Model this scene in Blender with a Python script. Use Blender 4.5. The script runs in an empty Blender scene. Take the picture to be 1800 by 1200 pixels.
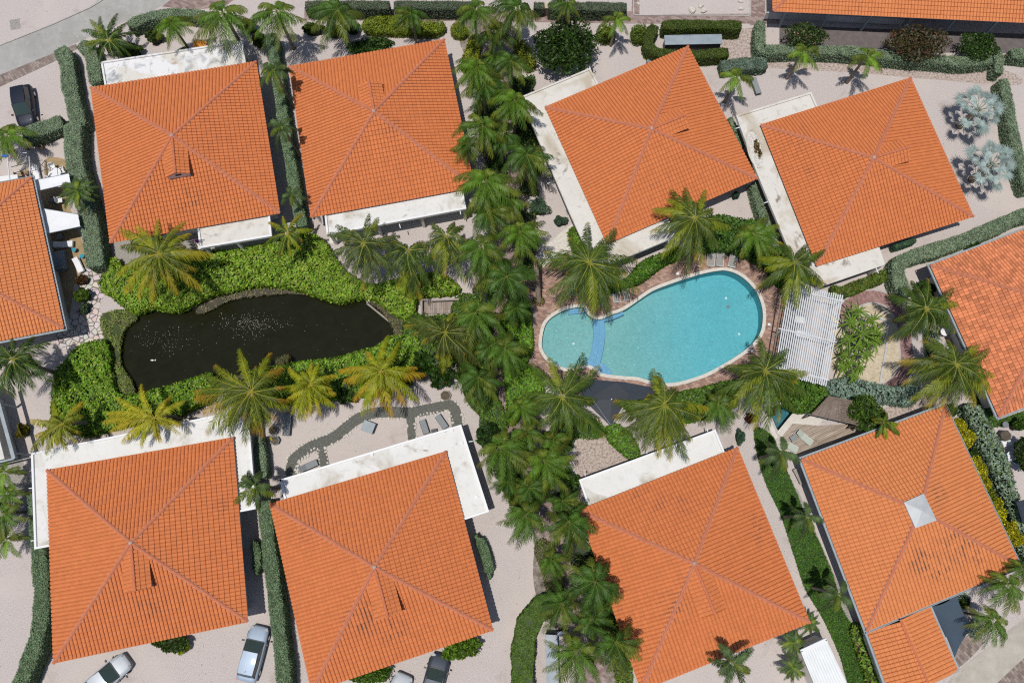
import bpy, math, random
import numpy as np
from mathutils import Vector, Matrix
from mathutils.geometry import tessellate_polygon

C = bpy.context.scene.collection
scene = bpy.context.scene
R = math.radians
rng = np.random.default_rng(7)
random.seed(7)

# ------------------------------------------------------------------ camera
FPX, TILT, CAMH = 1400.0, R(12.7), 70.0
cam_d = bpy.data.cameras.new('camera')
cam_d.sensor_width = 36.0
cam_d.lens = FPX / 1800 * 36.0
cam_d.clip_end = 3000
cam = bpy.data.objects.new('camera', cam_d)
cam.location = (0, 0, CAMH)
cam.rotation_euler = (TILT, 0, 0)
C.objects.link(cam)
scene.camera = cam

# ------------------------------------------------------------------ sky and sun
SUN = Vector((-0.145, -0.130, 1.0)).normalized()      # towards the sun
elev = math.asin(SUN.z)
world = bpy.data.worlds.new('World')
scene.world = world
world.use_nodes = True
nt = world.node_tree
bg = nt.nodes['Background']
sky = nt.nodes.new('ShaderNodeTexSky')
sky.sky_type = 'NISHITA'
sky.sun_disc = False
sky.sun_elevation = elev
sky.sun_rotation = math.atan2(SUN.x, SUN.y)
nt.links.new(sky.outputs[0], bg.inputs['Color'])
bg.inputs['Strength'].default_value = 0.082
sd = bpy.data.lights.new('sun', 'SUN')
sd.energy = 3.75
sd.angle = R(0.5)
sd.color = (1.0, 0.955, 0.89)
so = bpy.data.objects.new('sun', sd)
so.rotation_euler = (-SUN).to_track_quat('-Z', 'Y').to_euler()
so.location = (0, 0, 60)
C.objects.link(so)
scene.view_settings.view_transform = 'Standard'
scene.view_settings.look = 'None'
scene.view_settings.exposure = 0.0
scene.view_settings.gamma = 1.0
scene.cycles.filter_width = 1.2
scene.cycles.use_denoising = False
scene.cycles.max_bounces = 6
scene.cycles.diffuse_bounces = 3
scene.cycles.glossy_bounces = 2
scene.cycles.caustics_reflective = False
scene.cycles.caustics_refractive = False
scene.cycles.sample_clamp_indirect = 3.0

def P(px, py, z=0.0):
    """the point of height z that stands at photo pixel (px, py)"""
    u = (px - 900) / FPX
    v = -(py - 600) / FPX
    s, c = math.sin(TILT), math.cos(TILT)
    d = Vector((u, s + v * c, -c + v * s))
    k = (CAMH - z) / -d.z
    return Vector((d.x * k, d.y * k, z))

def PP(pts, z=0.0):
    return [P(a, b, z) for a, b in pts]

# ------------------------------------------------------------------ mesh collector
class G:
    def __init__(s):
        s.v, s.q, s.t, s.c, s.uv, s.n = [], [], [], [], [], 0
    def add(s, v, quads=None, tris=None, col=None, uv=None):
        v = np.asarray(v, float).reshape(-1, 3)
        if quads is not None and len(quads):
            s.q.append(np.asarray(quads, int).reshape(-1, 4) + s.n)
        if tris is not None and len(tris):
            s.t.append(np.asarray(tris, int).reshape(-1, 3) + s.n)
        s.v.append(v)
        if col is not None:
            col = np.asarray(col, float)
            if col.ndim == 1:
                col = np.tile(col, (len(v), 1))
            s.c.append(col)
        else:
            s.c.append(np.ones((len(v), 3)) * .5)
        s.uv.append(np.zeros((len(v), 2)) if uv is None else np.asarray(uv, float))
        s.n += len(v)
        return s
    def box(s, c, size, rz=0.0, col=None, m=None):
        x, y, z = [k / 2 for k in size]
        v = np.array([(a * x, b * y, d * z) for d in (-1, 1) for b in (-1, 1) for a in (-1, 1)], float)
        if m is not None:
            v = v @ np.array(m.to_3x3()).T
        cs, sn = math.cos(rz), math.sin(rz)
        v = np.stack([v[:, 0] * cs - v[:, 1] * sn, v[:, 0] * sn + v[:, 1] * cs, v[:, 2]], 1) + np.array(c)
        s.add(v, [(0, 2, 3, 1), (4, 5, 7, 6), (0, 1, 5, 4), (2, 6, 7, 3), (0, 4, 6, 2), (1, 3, 7, 5)], col=col)
        return s
    def bar(s, p0, p1, w, h, col=None):
        """a straight beam from p0 to p1, w wide, h high"""
        p0, p1 = Vector(p0), Vector(p1)
        d = p1 - p0
        q = d.to_track_quat('X', 'Z').to_matrix()
        return s.box((p0 + p1) / 2, (d.length, w, h), m=q, col=col)
    def tube(s, pts, rad, n=8, col=None, cap=True):
        pts = [Vector(p) for p in pts]
        if not hasattr(rad, '__len__'):
            rad = [rad] * len(pts)
        v = []
        for i, p in enumerate(pts):
            d = (pts[min(i + 1, len(pts) - 1)] - pts[max(i - 1, 0)]).normalized()
            a = d.cross(Vector((0.31, 0.95, 0.02))).normalized()
            b = d.cross(a)
            for k in range(n):
                t = 2 * math.pi * k / n
                v.append(p + (a * math.cos(t) + b * math.sin(t)) * rad[i])
        q = [(i * n + k, (i + 1) * n + k, (i + 1) * n + (k + 1) % n, i * n + (k + 1) % n) for i in range(len(pts) - 1) for k in range(n)]
        tr = []
        if cap:
            v += [pts[0], pts[-1]]
            e = len(v)
            for k in range(n):
                tr.append((e - 2, k, (k + 1) % n))
                tr.append((e - 1, (len(pts) - 1) * n + (k + 1) % n, (len(pts) - 1) * n + k))
        return s.add(np.array([tuple(p) for p in v]), q, tr, col)
    def prism(s, poly, z0, z1, col=None):
        poly = [Vector((p[0], p[1], 0)) for p in poly]
        n = len(poly)
        tri = tessellate_polygon([poly])
        v = [(p.x, p.y, z0) for p in poly] + [(p.x, p.y, z1) for p in poly]
        area = sum(poly[i].x * poly[(i + 1) % n].y - poly[(i + 1) % n].x * poly[i].y for i in range(n))
        q = [(i, (i + 1) % n, n + (i + 1) % n, n + i) for i in range(n)]
        if area < 0:
            q = [k[::-1] for k in q]
        tt = []
        for a, b, c in tri:
            ar = (poly[b] - poly[a]).cross(poly[c] - poly[a]).z
            if ar < 0: b, c = c, b
            tt.append((a + n, b + n, c + n)); tt.append((a, c, b))
        return s.add(v, q, tt, col)
    def sheet(s, poly, z, holes=(), col=None, uvs=None):
        rings = [[Vector((p[0], p[1], 0)) for p in r] for r in [poly] + list(holes)]
        fl = [p for r in rings for p in r]
        tt = []
        for a, b, c in tessellate_polygon(rings):
            if (fl[b] - fl[a]).cross(fl[c] - fl[a]).z < 0: b, c = c, b
            tt.append((a, b, c))
        return s.add([(p.x, p.y, z) for p in fl], None, tt, col)
    def build(s, name, mat, parent=None, smooth=False, origin=None):
        v = np.concatenate(s.v)
        o = Vector((0, 0, 0))
        if origin is not None:
            o = Vector(origin)
        elif parent is not None:
            p = parent
            while p is not None:
                o = o + p.location; p = p.parent
        v = v - np.array(tuple(o))
        q = np.concatenate(s.q) if s.q else np.zeros((0, 4), int)
        t = np.concatenate(s.t) if s.t else np.zeros((0, 3), int)
        me = bpy.data.meshes.new(name)
        me.vertices.add(len(v)); me.vertices.foreach_set('co', v.astype(np.float32).ravel())
        loops = np.concatenate([q.ravel(), t.ravel()]).astype(np.int32)
        me.loops.add(len(loops)); me.loops.foreach_set('vertex_index', loops)
        tot = np.concatenate([np.full(len(q), 4), np.full(len(t), 3)]).astype(np.int32)
        st = np.concatenate([[0], np.cumsum(tot)[:-1]]).astype(np.int32)
        me.polygons.add(len(tot)); me.polygons.foreach_set('loop_start', st)
        me.polygons.foreach_set('loop_total', tot)
        me.polygons.foreach_set('use_smooth', np.full(len(tot), bool(smooth)))
        me.update(calc_edges=True)
        col = np.concatenate(s.c)
        ca = me.color_attributes.new('Col', 'FLOAT_COLOR', 'POINT')
        ca.data.foreach_set('color', np.concatenate([col, np.ones((len(col), 1))], 1).astype(np.float32).ravel())
        uvl = me.uv_layers.new(name='UVMap')
        uv = np.concatenate(s.uv)[loops]
        uvl.data.foreach_set('uv', uv.astype(np.float32).ravel())
        me.validate()
        ob = bpy.data.objects.new(name, me)
        if mat is not None: me.materials.append(mat)
        C.objects.link(ob)
        if parent is not None: ob.parent = parent
        if origin is not None and parent is None: ob.location = o
        return ob

def tag(o, label=None, cat=None, group=None, kind=None):
    if label: o['label'] = label
    if cat: o['category'] = cat
    if group: o['group'] = group
    if kind: o['kind'] = kind
    return o

def thing(name, loc, label, cat, group=None, rz=0.0):
    o = bpy.data.objects.new(name, None)
    o.location = loc; o.rotation_euler = (0, 0, rz); o.empty_display_size = .3
    C.objects.link(o)
    return tag(o, label, cat, group)

def copy_tree(o, loc=None, rz=None, sc=None, label=None, group=None, parent=None):
    c = o.copy(); C.objects.link(c)
    if parent is not None: c.parent = parent
    if loc is not None: c.location = loc
    if rz is not None: c.rotation_euler = (0, 0, rz)
    if sc is not None: c.scale = (sc, sc, sc) if not hasattr(sc, '__len__') else sc
    if label: c['label'] = label
    if group: c['group'] = group
    for ch in list(o.children):
        copy_tree(ch, parent=c)
    return c
KIDS = {}

# ------------------------------------------------------------------ materials
def mat(name, base=(.5, .5, .5), rough=.8, spec=.3, metal=0.0):
    m = bpy.data.materials.new(name); m.use_nodes = True
    b = m.node_tree.nodes['Principled BSDF']
    b.inputs['Base Color'].default_value = (*base, 1)
    b.inputs['Roughness'].default_value = rough
    b.inputs['Specular IOR Level'].default_value = spec
    b.inputs['Metallic'].default_value = metal
    return m, m.node_tree, b

def node(nt, kind, **kw):
    n = nt.nodes.new('ShaderNode' + kind)
    for k, v in kw.items():
        if k in n.inputs: n.inputs[k].default_value = v
        else: setattr(n, k, v)
    return n

def ramp(nt, fac, stops):
    r = nt.nodes.new('ShaderNodeValToRGB')
    el = r.color_ramp.elements
    while len(el) < len(stops): el.new(.5)
    for e, (p, c) in zip(el, stops):
        e.position = p; e.color = (*c, 1) if len(c) == 3 else c
    nt.links.new(fac, r.inputs[0])
    return r.outputs[0]

def mix(nt, fac, a, b, mode='MIX'):
    m = nt.nodes.new('ShaderNodeMix'); m.data_type = 'RGBA'; m.blend_type = mode
    for s, x in ((0, fac), (6, a), (7, b)):
        if hasattr(x, 'links') or hasattr(x, 'is_output'):
            nt.links.new(x, m.inputs[s])
        else:
            m.inputs[s].default_value = x if s == 0 else (*x, 1)
    return m.outputs[2]

def noisy(name, stops, scale=3.0, detail=6, rough=.85, spec=.25, bump=0.0, bscale=None, speck=None, blotch=None, metal=0.0):
    """surface whose colour follows layered noise; speck = (scale, colour, amount), blotch = (scale, colour, lo, hi)"""
    m, nt, b = mat(name, rough=rough, spec=spec, metal=metal)
    tc = node(nt, 'TexCoord')
    geo = node(nt, 'NewGeometry')
    pos = geo.outputs['Position']
    n = node(nt, 'TexNoise', Scale=scale, Detail=detail, Roughness=.65)
    nt.links.new(pos, n.inputs['Vector'])
    col = ramp(nt, n.outputs[0], stops)
    if speck:
        w = node(nt, 'TexNoise', Scale=speck[0], Detail=2.0, Roughness=.8)
        nt.links.new(pos, w.inputs['Vector'])
        f = ramp(nt, w.outputs[0], [(.5, (0, 0, 0)), (.5 + .18, (speck[2],) * 3)])
        col = mix(nt, f, col, speck[1])
    if blotch:
        for bl in (blotch if isinstance(blotch, list) else [blotch]):
            w = node(nt, 'TexNoise', Scale=bl[0], Detail=5.0, Roughness=.6, Distortion=.6)
            nt.links.new(pos, w.inputs['Vector'])
            f = ramp(nt, w.outputs[0], [(bl[2], (0, 0, 0)), (bl[3], (1, 1, 1))])
            col = mix(nt, f, col, bl[1])
    nt.links.new(col, b.inputs['Base Color'])
    if bump:
        w = node(nt, 'TexNoise', Scale=bscale or 12.0, Detail=4.0)
        nt.links.new(pos, w.inputs['Vector'])
        bp = node(nt, 'Bump', Strength=bump, Distance=.05)
        nt.links.new(w.outputs[0], bp.inputs['Height'])
        nt.links.new(bp.outputs[0], b.inputs['Normal'])
    return m

M = {}
g1, g2, g3 = (.36, .315, .298), (.47, .422, .402), (.54, .50, .485)
M['gravel'] = noisy('pale_pink_gravel', [(.3, g1), (.5, g2), (.7, g3)], scale=11, bump=.5, bscale=9,
                    speck=(17, (.20, .16, .145), .7), blotch=[(.10, (.49, .435, .40), .5, .72), (.45, (.335, .28, .255), .58, .82), (1.7, (.30, .245, .22), .68, .80)], spec=.1)
M['pebble'] = noisy('grey_pebbles', [(.3, (.16, .15, .14)), (.6, (.33, .31, .28))], scale=9, bump=.4)
M['brown_gravel'] = noisy('brown_gravel', [(.3, (.25, .19, .16)), (.6, (.47, .40, .36))], scale=4.5, speck=(6, (.12, .08, .06), .8), bump=.4)
M['sand'] = noisy('pale_sand', [(.35, (.42, .35, .25)), (.65, (.55, .47, .36))], scale=2, speck=(5, (.25, .22, .1), .6), bump=.3)
M['road'] = noisy('worn_concrete_road', [(.3, (.29, .285, .27)), (.7, (.38, .37, .35))], scale=1.2, speck=(9, (.2, .2, .18), .4),
                  blotch=[(.25, (.26, .25, .235), .5, .75), (.9, (.43, .41, .38), .62, .75)])
M['road_warm'] = noisy('stained_concrete', [(.3, (.34, .31, .26)), (.7, (.45, .42, .37))], scale=1.0, blotch=[(.5, (.27, .25, .22), .55, .75)], speck=(8, (.22, .2, .17), .4))
M['kerb'] = noisy('concrete_kerb', [(.3, (.33, .31, .29)), (.7, (.45, .43, .40))], scale=2)
M['charcoal'] = noisy('charcoal_gravel', [(.3, (.06, .063, .055)), (.6, (.11, .115, .10))], scale=6, speck=(8, (.22, .21, .19), .5), bump=.5)
M['earth'] = noisy('dry_earth_patio', [(.3, (.23, .17, .09)), (.7, (.36, .27, .15))], scale=1.2, blotch=(.8, (.38, .22, .15), .55, .7))
M['white_roof'] = noisy('cream_roof_coating', [(.3, (.54, .52, .475)), (.7, (.60, .58, .54))], scale=.5, rough=.7,
                        blotch=[(.22, (.42, .37, .29), .53, .66), (.55, (.22, .19, .16), .63, .70), (1.6, (.46, .43, .37), .55, .7)])
M['white_roof_b'] = noisy('clean_white_roof', [(.3, (.60, .595, .57)), (.7, (.64, .635, .615))], scale=.5, rough=.7,
                          blotch=[(.30, (.42, .39, .33), .56, .66), (.6, (.18, .165, .14), .645, .70), (1.8, (.55, .54, .51), .52, .7)])
M['stained_roof'] = noisy('weather_stained_roof', [(.3, (.52, .50, .45)), (.7, (.62, .60, .55))], scale=.6, rough=.8,
                          blotch=[(.30, (.64, .64, .64), .46, .54), (.75, (.27, .28, .29), .52, .68), (.45, (.36, .28, .20), .60, .70), (2.5, (.14, .145, .15), .63, .72)])
M['wall'] = noisy('cream_render', [(.3, (.60, .57, .51)), (.7, (.68, .65, .60))], scale=1.0)
M['slat_white'] = noisy('weathered_white_slats', [(.3, (.47, .49, .51)), (.7, (.57, .59, .61))], scale=1.5)
M['white'] = mat('white_paint', (.66, .67, .68), .5)[0]
M['white_fabric'] = noisy('white_canvas', [(.3, (.64, .65, .67)), (.7, (.71, .72, .73))], scale=1.2)
M['grey_sling'] = noisy('grey_sling_fabric', [(.3, (.23, .22, .20)), (.7, (.29, .28, .26))], scale=14)
M['slate_sling'] = noisy('slate_grey_cushion', [(.3, (.17, .19, .20)), (.7, (.24, .26, .27))], scale=10)
M['dark'] = mat('dark_metal', (.04, .04, .045), .5)[0]
M['glass'] = mat('dark_window_glass', (.03, .045, .05), .08, .6)[0]
M['steel'] = noisy('pale_blue_metal_roof', [(.3, (.20, .24, .27)), (.7, (.28, .32, .35))], scale=1.0, rough=.45, blotch=(.6, (.37, .41, .43), .55, .8))
M['gutter'] = noisy('grey_blue_gutter', [(.3, (.22, .26, .29)), (.7, (.32, .36, .38))], scale=2.0, rough=.5)
M['zinc'] = noisy('zinc_cowl', [(.3, (.36, .38, .39)), (.7, (.46, .48, .49))], scale=1.5, rough=.45)
M['sail'] = noisy('navy_shade_cloth', [(.3, (.028, .035, .048)), (.7, (.04, .05, .066))], scale=5, rough=.9)
M['sail_c'] = noisy('charcoal_canopy_mesh', [(.3, (.05, .056, .066)), (.7, (.066, .073, .085))], scale=6, rough=.9)
M['sail_b'] = noisy('slate_blue_shade_cloth', [(.3, (.045, .065, .09)), (.7, (.055, .08, .11))], scale=5, rough=.9)
M['mortar'] = noisy('lime_mortar', [(.35, (.40, .17, .11)), (.6, (.44, .32, .28)), (.75, (.5, .45, .43))], scale=5)
M['ridge'] = noisy('ridge_tile', [(.3, (.40, .12, .06)), (.7, (.50, .17, .085))], scale=3)
M['bark'] = noisy('grey_palm_bark', [(.3, (.16, .125, .09)), (.7, (.30, .25, .19))], scale=5, bump=.6)
M['shaft'] = noisy('green_crownshaft', [(.3, (.10, .16, .04)), (.7, (.16, .24, .07))], scale=4, rough=.4)
M['wood'] = None
M['stone'] = noisy('pale_coral_stone', [(.3, (.45, .42, .37)), (.7, (.62, .59, .54))], scale=5, bump=.4)
M['soil'] = noisy('dark_planting_soil', [(.3, (.055, .045, .03)), (.7, (.12, .10, .07))], scale=3, bump=.4)
M['bed'] = noisy('leaf_litter_bed', [(.3, (.05, .06, .02)), (.7, (.11, .11, .045))], scale=2.5, bump=.4)
M['walk_bed'] = noisy('dark_gravel_and_litter', [(.3, (.12, .10, .08)), (.5, (.22, .185, .16)), (.7, (.36, .32, .29))], scale=2.2, speck=(9, (.06, .06, .03), .9), bump=.4)  # darker brown gravel and soil mix with litter specks
M['pebble_w'] = noisy('white_pebbles', [(.3, (.4, .37, .33)), (.6, (.62, .6, .56))], scale=7, speck=(12, (.15, .12, .1), .7))
M['teal'] = mat('teal_plastic', (.02, .25, .34), .4)[0]
M['blue'] = mat('blue_plastic', (.03, .12, .35), .4)[0]
M['yellow'] = mat('yellow_plastic', (.6, .5, .05), .4)[0]
M['orange'] = noisy('orange_umbrella_cloth', [(.3, (.55, .20, .03)), (.7, (.66, .28, .05))], scale=3)
M['purple'] = mat('purple_fabric', (.18, .02, .22), .8)[0]
M['chrome'] = mat('bright_metal', (.6, .62, .65), .3, .5, 1.0)[0]
M['red'] = mat('red_lamp', (.45, .02, .02), .25)[0]
M['clear'] = mat('lamp_lens', (.16, .18, .2), .4, .3)[0]
M['rubber'] = mat('black_rubber', (.02, .02, .02), .8)[0]
M['terracotta'] = noisy('terracotta_pot', [(.3, (.42, .22, .12)), (.7, (.55, .34, .2))], scale=4)

# leaf material: pigment stored per leaf, half the light passing through
def leafmat(name, rough, spec, trans):
    m, nt, b = mat(name, rough=rough, spec=spec)
    at = node(nt, 'Attribute', attribute_name='Col')
    geo = node(nt, 'NewGeometry')
    n = node(nt, 'TexNoise', Scale=1.6, Detail=3.0)
    nt.links.new(geo.outputs['Position'], n.inputs['Vector'])
    f = ramp(nt, n.outputs[0], [(.3, (.78, .80, .75)), (.7, (1.18, 1.15, 1.1))])
    col = mix(nt, 1.0, at.outputs['Color'], f, 'MULTIPLY')
    nt.links.new(col, b.inputs['Base Color'])
    tr = node(nt, 'BsdfTranslucent')
    c2 = mix(nt, 1.0, col, (1.1, 1.25, .5), 'MULTIPLY')
    nt.links.new(c2, tr.inputs['Color'])
    ms = node(nt, 'MixShader'); ms.inputs[0].default_value = trans
    nt.links.new(b.outputs[0], ms.inputs[1]); nt.links.new(tr.outputs[0], ms.inputs[2])
    nt.links.new(ms.outputs[0], nt.nodes['Material Output'].inputs[0])
    return m
M['leaf'] = leafmat('leaf', .5, .25, .24)
M['frond'] = leafmat('palm_leaflet', .45, .2, .26)
M['matte_leaf'] = leafmat('downy_leaf', .8, .15, .12)

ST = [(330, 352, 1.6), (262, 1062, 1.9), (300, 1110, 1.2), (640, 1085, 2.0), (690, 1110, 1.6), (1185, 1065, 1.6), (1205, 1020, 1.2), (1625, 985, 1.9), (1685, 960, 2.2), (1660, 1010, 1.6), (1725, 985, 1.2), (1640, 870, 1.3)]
def tilemat(name, base, var, dirt, grime=0.0, stains=()):
    """clay pantiles: every tile (one cell of the UV grid) has its own shade"""
    m, nt, b = mat(name, rough=.75, spec=.2)
    uv = node(nt, 'UVMap')
    fl = node(nt, 'VectorMath', operation='FLOOR')
    nt.links.new(uv.outputs[0], fl.inputs[0])
    wn = node(nt, 'TexWhiteNoise', noise_dimensions='2D')
    nt.links.new(fl.outputs[0], wn.inputs['Vector'])
    lo = tuple(x * (1 - var) for x in base); hi = tuple(min(1, x * (1 + var)) for x in base)
    col = ramp(nt, wn.outputs[0], [(0, lo), (1, hi)])
    geo = node(nt, 'NewGeometry')
    n = node(nt, 'TexNoise', Scale=.35, Detail=6.0, Roughness=.7)
    nt.links.new(geo.outputs['Position'], n.inputs['Vector'])
    f = ramp(nt, n.outputs[0], [(.4, (0, 0, 0)), (.75, (.4, .4, .4))])
    col = mix(nt, f, col, dirt)
    n2 = node(nt, 'TexNoise', Scale=14.0, Detail=3.0)
    nt.links.new(geo.outputs['Position'], n2.inputs['Vector'])
    f2 = ramp(nt, n2.outputs[0], [(.3, (.88, .86, .84)), (.7, (1.1, 1.1, 1.1))])
    col = mix(nt, 1.0, col, f2, 'MULTIPLY')
    # lichen: dark tiles in drifts
    n3 = node(nt, 'TexNoise', Scale=.16, Detail=3.0, Roughness=.6)
    nt.links.new(geo.outputs['Position'], n3.inputs['Vector'])
    wn2 = node(nt, 'TexWhiteNoise', noise_dimensions='3D')
    ad = node(nt, 'VectorMath', operation='ADD'); ad.inputs[1].default_value = (3.3, 8.1, 5.5)
    nt.links.new(fl.outputs[0], ad.inputs[0]); nt.links.new(ad.outputs[0], wn2.inputs['Vector'])
    mu = node(nt, 'Math', operation='MULTIPLY')
    drift = ramp(nt, n3.outputs[0], [(.62, (0, 0, 0)), (.72, (.6, .6, .6))])
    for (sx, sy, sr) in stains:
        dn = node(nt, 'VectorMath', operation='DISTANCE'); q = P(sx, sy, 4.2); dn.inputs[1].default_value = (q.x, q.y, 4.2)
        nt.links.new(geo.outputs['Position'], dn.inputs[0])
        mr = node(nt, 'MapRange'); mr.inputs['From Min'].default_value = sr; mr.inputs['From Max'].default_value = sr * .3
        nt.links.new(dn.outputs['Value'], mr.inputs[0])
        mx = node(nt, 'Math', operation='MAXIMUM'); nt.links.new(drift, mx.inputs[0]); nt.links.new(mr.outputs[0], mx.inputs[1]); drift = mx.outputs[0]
    nt.links.new(drift, mu.inputs[0])
    nt.links.new(ramp(nt, wn2.outputs[0], [(.35, (0, 0, 0)), (.9, (grime * 1.6,) * 3)]), mu.inputs[1])
    chn = node(nt, 'Attribute', attribute_name='Col')
    mu2 = node(nt, 'Math', operation='MULTIPLY'); nt.links.new(mu.outputs[0], mu2.inputs[0]); nt.links.new(chn.outputs['Fac'], mu2.inputs[1])
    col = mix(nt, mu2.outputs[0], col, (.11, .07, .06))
    nt.links.new(col, b.inputs['Base Color'])
    return m
M['tile'] = tilemat('orange_pantiles', (.53, .170, .060), .06, (.485, .145, .058), .6, ST)
M['tile_b'] = tilemat('bright_orange_pantiles', (.57, .205, .076), .055, (.52, .175, .068), .6, ST)
M['tile_mix'] = tilemat('mixed_tone_tiles', (.57, .205, .092), .26, (.36, .125, .07), .25)

def brickmat(name, cols, sx, sy, mortar, angle=0.0, herring=False):
    m, nt, b = mat(name, rough=.85, spec=.2)
    geo = node(nt, 'NewGeometry')
    mp = node(nt, 'Mapping'); mp.inputs['Rotation'].default_value = (0, 0, angle)
    nt.links.new(geo.outputs['Position'], mp.inputs['Vector'])
    br = node(nt, 'TexBrick')
    br.inputs['Scale'].default_value = 1.0
    br.inputs['Brick Width'].default_value = sx; br.inputs['Row Height'].default_value = sy
    br.inputs['Mortar Size'].default_value = .012
    br.inputs['Color1'].default_value = (0, 0, 0, 1); br.inputs['Color2'].default_value = (1, 1, 1, 1)
    br.inputs['Mortar'].default_value = (.5, .5, .5, 1)
    nt.links.new(mp.outputs[0], br.inputs['Vector'])
    n = node(nt, 'TexNoise', Scale=3.2, Detail=5.0, Roughness=.75)
    nt.links.new(geo.outputs['Position'], n.inputs['Vector'])
    md = mix(nt, .45, br.outputs['Color'], n.outputs[0])
    col = ramp(nt, md, [(p, c) for p, c in cols])
    col = mix(nt, br.outputs['Fac'], col, mortar)
    nt.links.new(col, b.inputs['Base Color'])
    return m
M['brick_path'] = brickmat('pink_grey_pavers', [(.2, (.17, .115, .105)), (.5, (.25, .18, .165)), (.8, (.33, .26, .24))], .42, .21, (.2, .16, .15), .4)
M['brick_brown'] = brickmat('brown_herringbone_pavers', [(.2, (.14, .11, .10)), (.5, (.22, .17, .15)), (.8, (.30, .25, .22))], .45, .22, (.12, .1, .09), .9)
M['brick_red'] = brickmat('dark_red_brick_path', [(.2, (.20, .10, .095)), (.5, (.27, .15, .14)), (.8, (.34, .21, .195))], .3, .16, (.22, .17, .16), 1.2)
M['deck'] = brickmat('terracotta_pool_pavers', [(.2, (.17, .12, .11)), (.42, (.26, .155, .12)), (.6, (.34, .205, .15)), (.85, (.42, .31, .26))], .34, .17, (.24, .17, .14), .25)

def flagstones(name):
    m, nt, b = mat(name, rough=.85, spec=.2)
    geo = node(nt, 'NewGeometry')
    v = node(nt, 'TexVoronoi', feature='DISTANCE_TO_EDGE', Scale=1.9)
    v2 = node(nt, 'TexVoronoi', Scale=1.9)
    for k in (v, v2): nt.links.new(geo.outputs['Position'], k.inputs['Vector'])
    c1 = mix(nt, .35, (.50, .45, .42), v2.outputs['Color'])
    c1 = mix(nt, .75, c1, (.52, .46, .44))
    f = ramp(nt, v.outputs['Distance'], [(.03, (1, 1, 1)), (.08, (0, 0, 0))])
    col = mix(nt, f, c1, (.12, .10, .09))
    nt.links.new(col, b.inputs['Base Color'])
    return m
M['flag'] = flagstones('irregular_pale_flagstones')

def woodmat(name, c0, c1, angle, pitch=.14):
    m, nt, b = mat(name, rough=.8, spec=.15)
    geo = node(nt, 'NewGeometry')
    mp = node(nt, 'Mapping'); mp.inputs['Rotation'].default_value = (0, 0, -angle)
    nt.links.new(geo.outputs['Position'], mp.inputs['Vector'])
    br = node(nt, 'TexBrick')
    br.inputs['Scale'].default_value = 1.0
    br.inputs['Brick Width'].default_value = 3.4; br.inputs['Row Height'].default_value = pitch
    br.inputs['Mortar Size'].default_value = .012; br.inputs['Color1'].default_value = (*c0, 1)
    br.inputs['Color2'].default_value = (*c1, 1); br.inputs['Mortar'].default_value = (*[x * .35 for x in c0], 1)
    nt.links.new(mp.outputs[0], br.inputs['Vector'])
    mp2 = node(nt, 'Mapping'); mp2.inputs['Scale'].default_value = (.6, 8, 1)
    nt.links.new(mp.outputs[0], mp2.inputs['Vector'])
    n = node(nt, 'TexNoise', Scale=1.2, Detail=5.0)
    nt.links.new(mp2.outputs[0], n.inputs['Vector'])
    f = ramp(nt, n.outputs[0], [(.3, (.7, .66, .62)), (.7, (1.25, 1.22, 1.2))])
    nt.links.new(mix(nt, 1.0, br.outputs['Color'], f, 'MULTIPLY'), b.inputs['Base Color'])
    return m
M['decking'] = woodmat('weathered_timber_decking', (.27, .22, .175), (.40, .35, .30), R(24))
M['dock'] = woodmat('grey_jetty_boards', (.25, .21, .18), (.34, .30, .27), R(90), .2)
M['brown_wood'] = noisy('brown_timber', [(.3, (.13, .095, .07)), (.7, (.21, .165, .13))], scale=4)
M['grey_wood'] = noisy('grey_timber', [(.3, (.24, .21, .18)), (.7, (.34, .31, .28))], scale=4)

# water: tinted clear sheet with a rippled glossy skin
def watermat(name, tint, wscale, bump, alpha=None, body=None, rough=.22):
    m = bpy.data.materials.new(name); m.use_nodes = True
    nt = m.node_tree; nt.nodes.remove(nt.nodes['Principled BSDF'])
    geo = node(nt, 'NewGeometry')
    n = node(nt, 'TexNoise', Scale=wscale, Detail=4.0, Roughness=.6, Distortion=.8)
    nt.links.new(geo.outputs['Position'], n.inputs['Vector'])
    bp = node(nt, 'Bump', Strength=bump, Distance=.08); nt.links.new(n.outputs[0], bp.inputs['Height'])
    fr = node(nt, 'Fresnel', IOR=1.33); nt.links.new(bp.outputs[0], fr.inputs['Normal'])
    gl = node(nt, 'BsdfGlossy', Roughness=rough); nt.links.new(bp.outputs[0], gl.inputs['Normal'])
    if body is None:
        un = node(nt, 'BsdfTransparent'); un.inputs[0].default_value = (*tint, 1)
    else:
        un = node(nt, 'BsdfDiffuse')
        nt.links.new(ramp(nt, n.outputs[0], [(.3, body[0]), (.7, body[1])]), un.inputs[0])
    ms = node(nt, 'MixShader')
    nt.links.new(fr.outputs[0], ms.inputs[0]); nt.links.new(un.outputs[0], ms.inputs[1]); nt.links.new(gl.outputs[0], ms.inputs[2])
    nt.links.new(ms.outputs[0], nt.nodes['Material Output'].inputs[0])
    return m
M['pool_water'] = watermat('clear_pool_water', (.82, .97, .99), 2.6, .4)
M['pond_water'] = watermat('murky_pond_water', None, .9, .35, body=((.009, .010, .004), (.013, .0138, .0055)), rough=.06)

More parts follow.
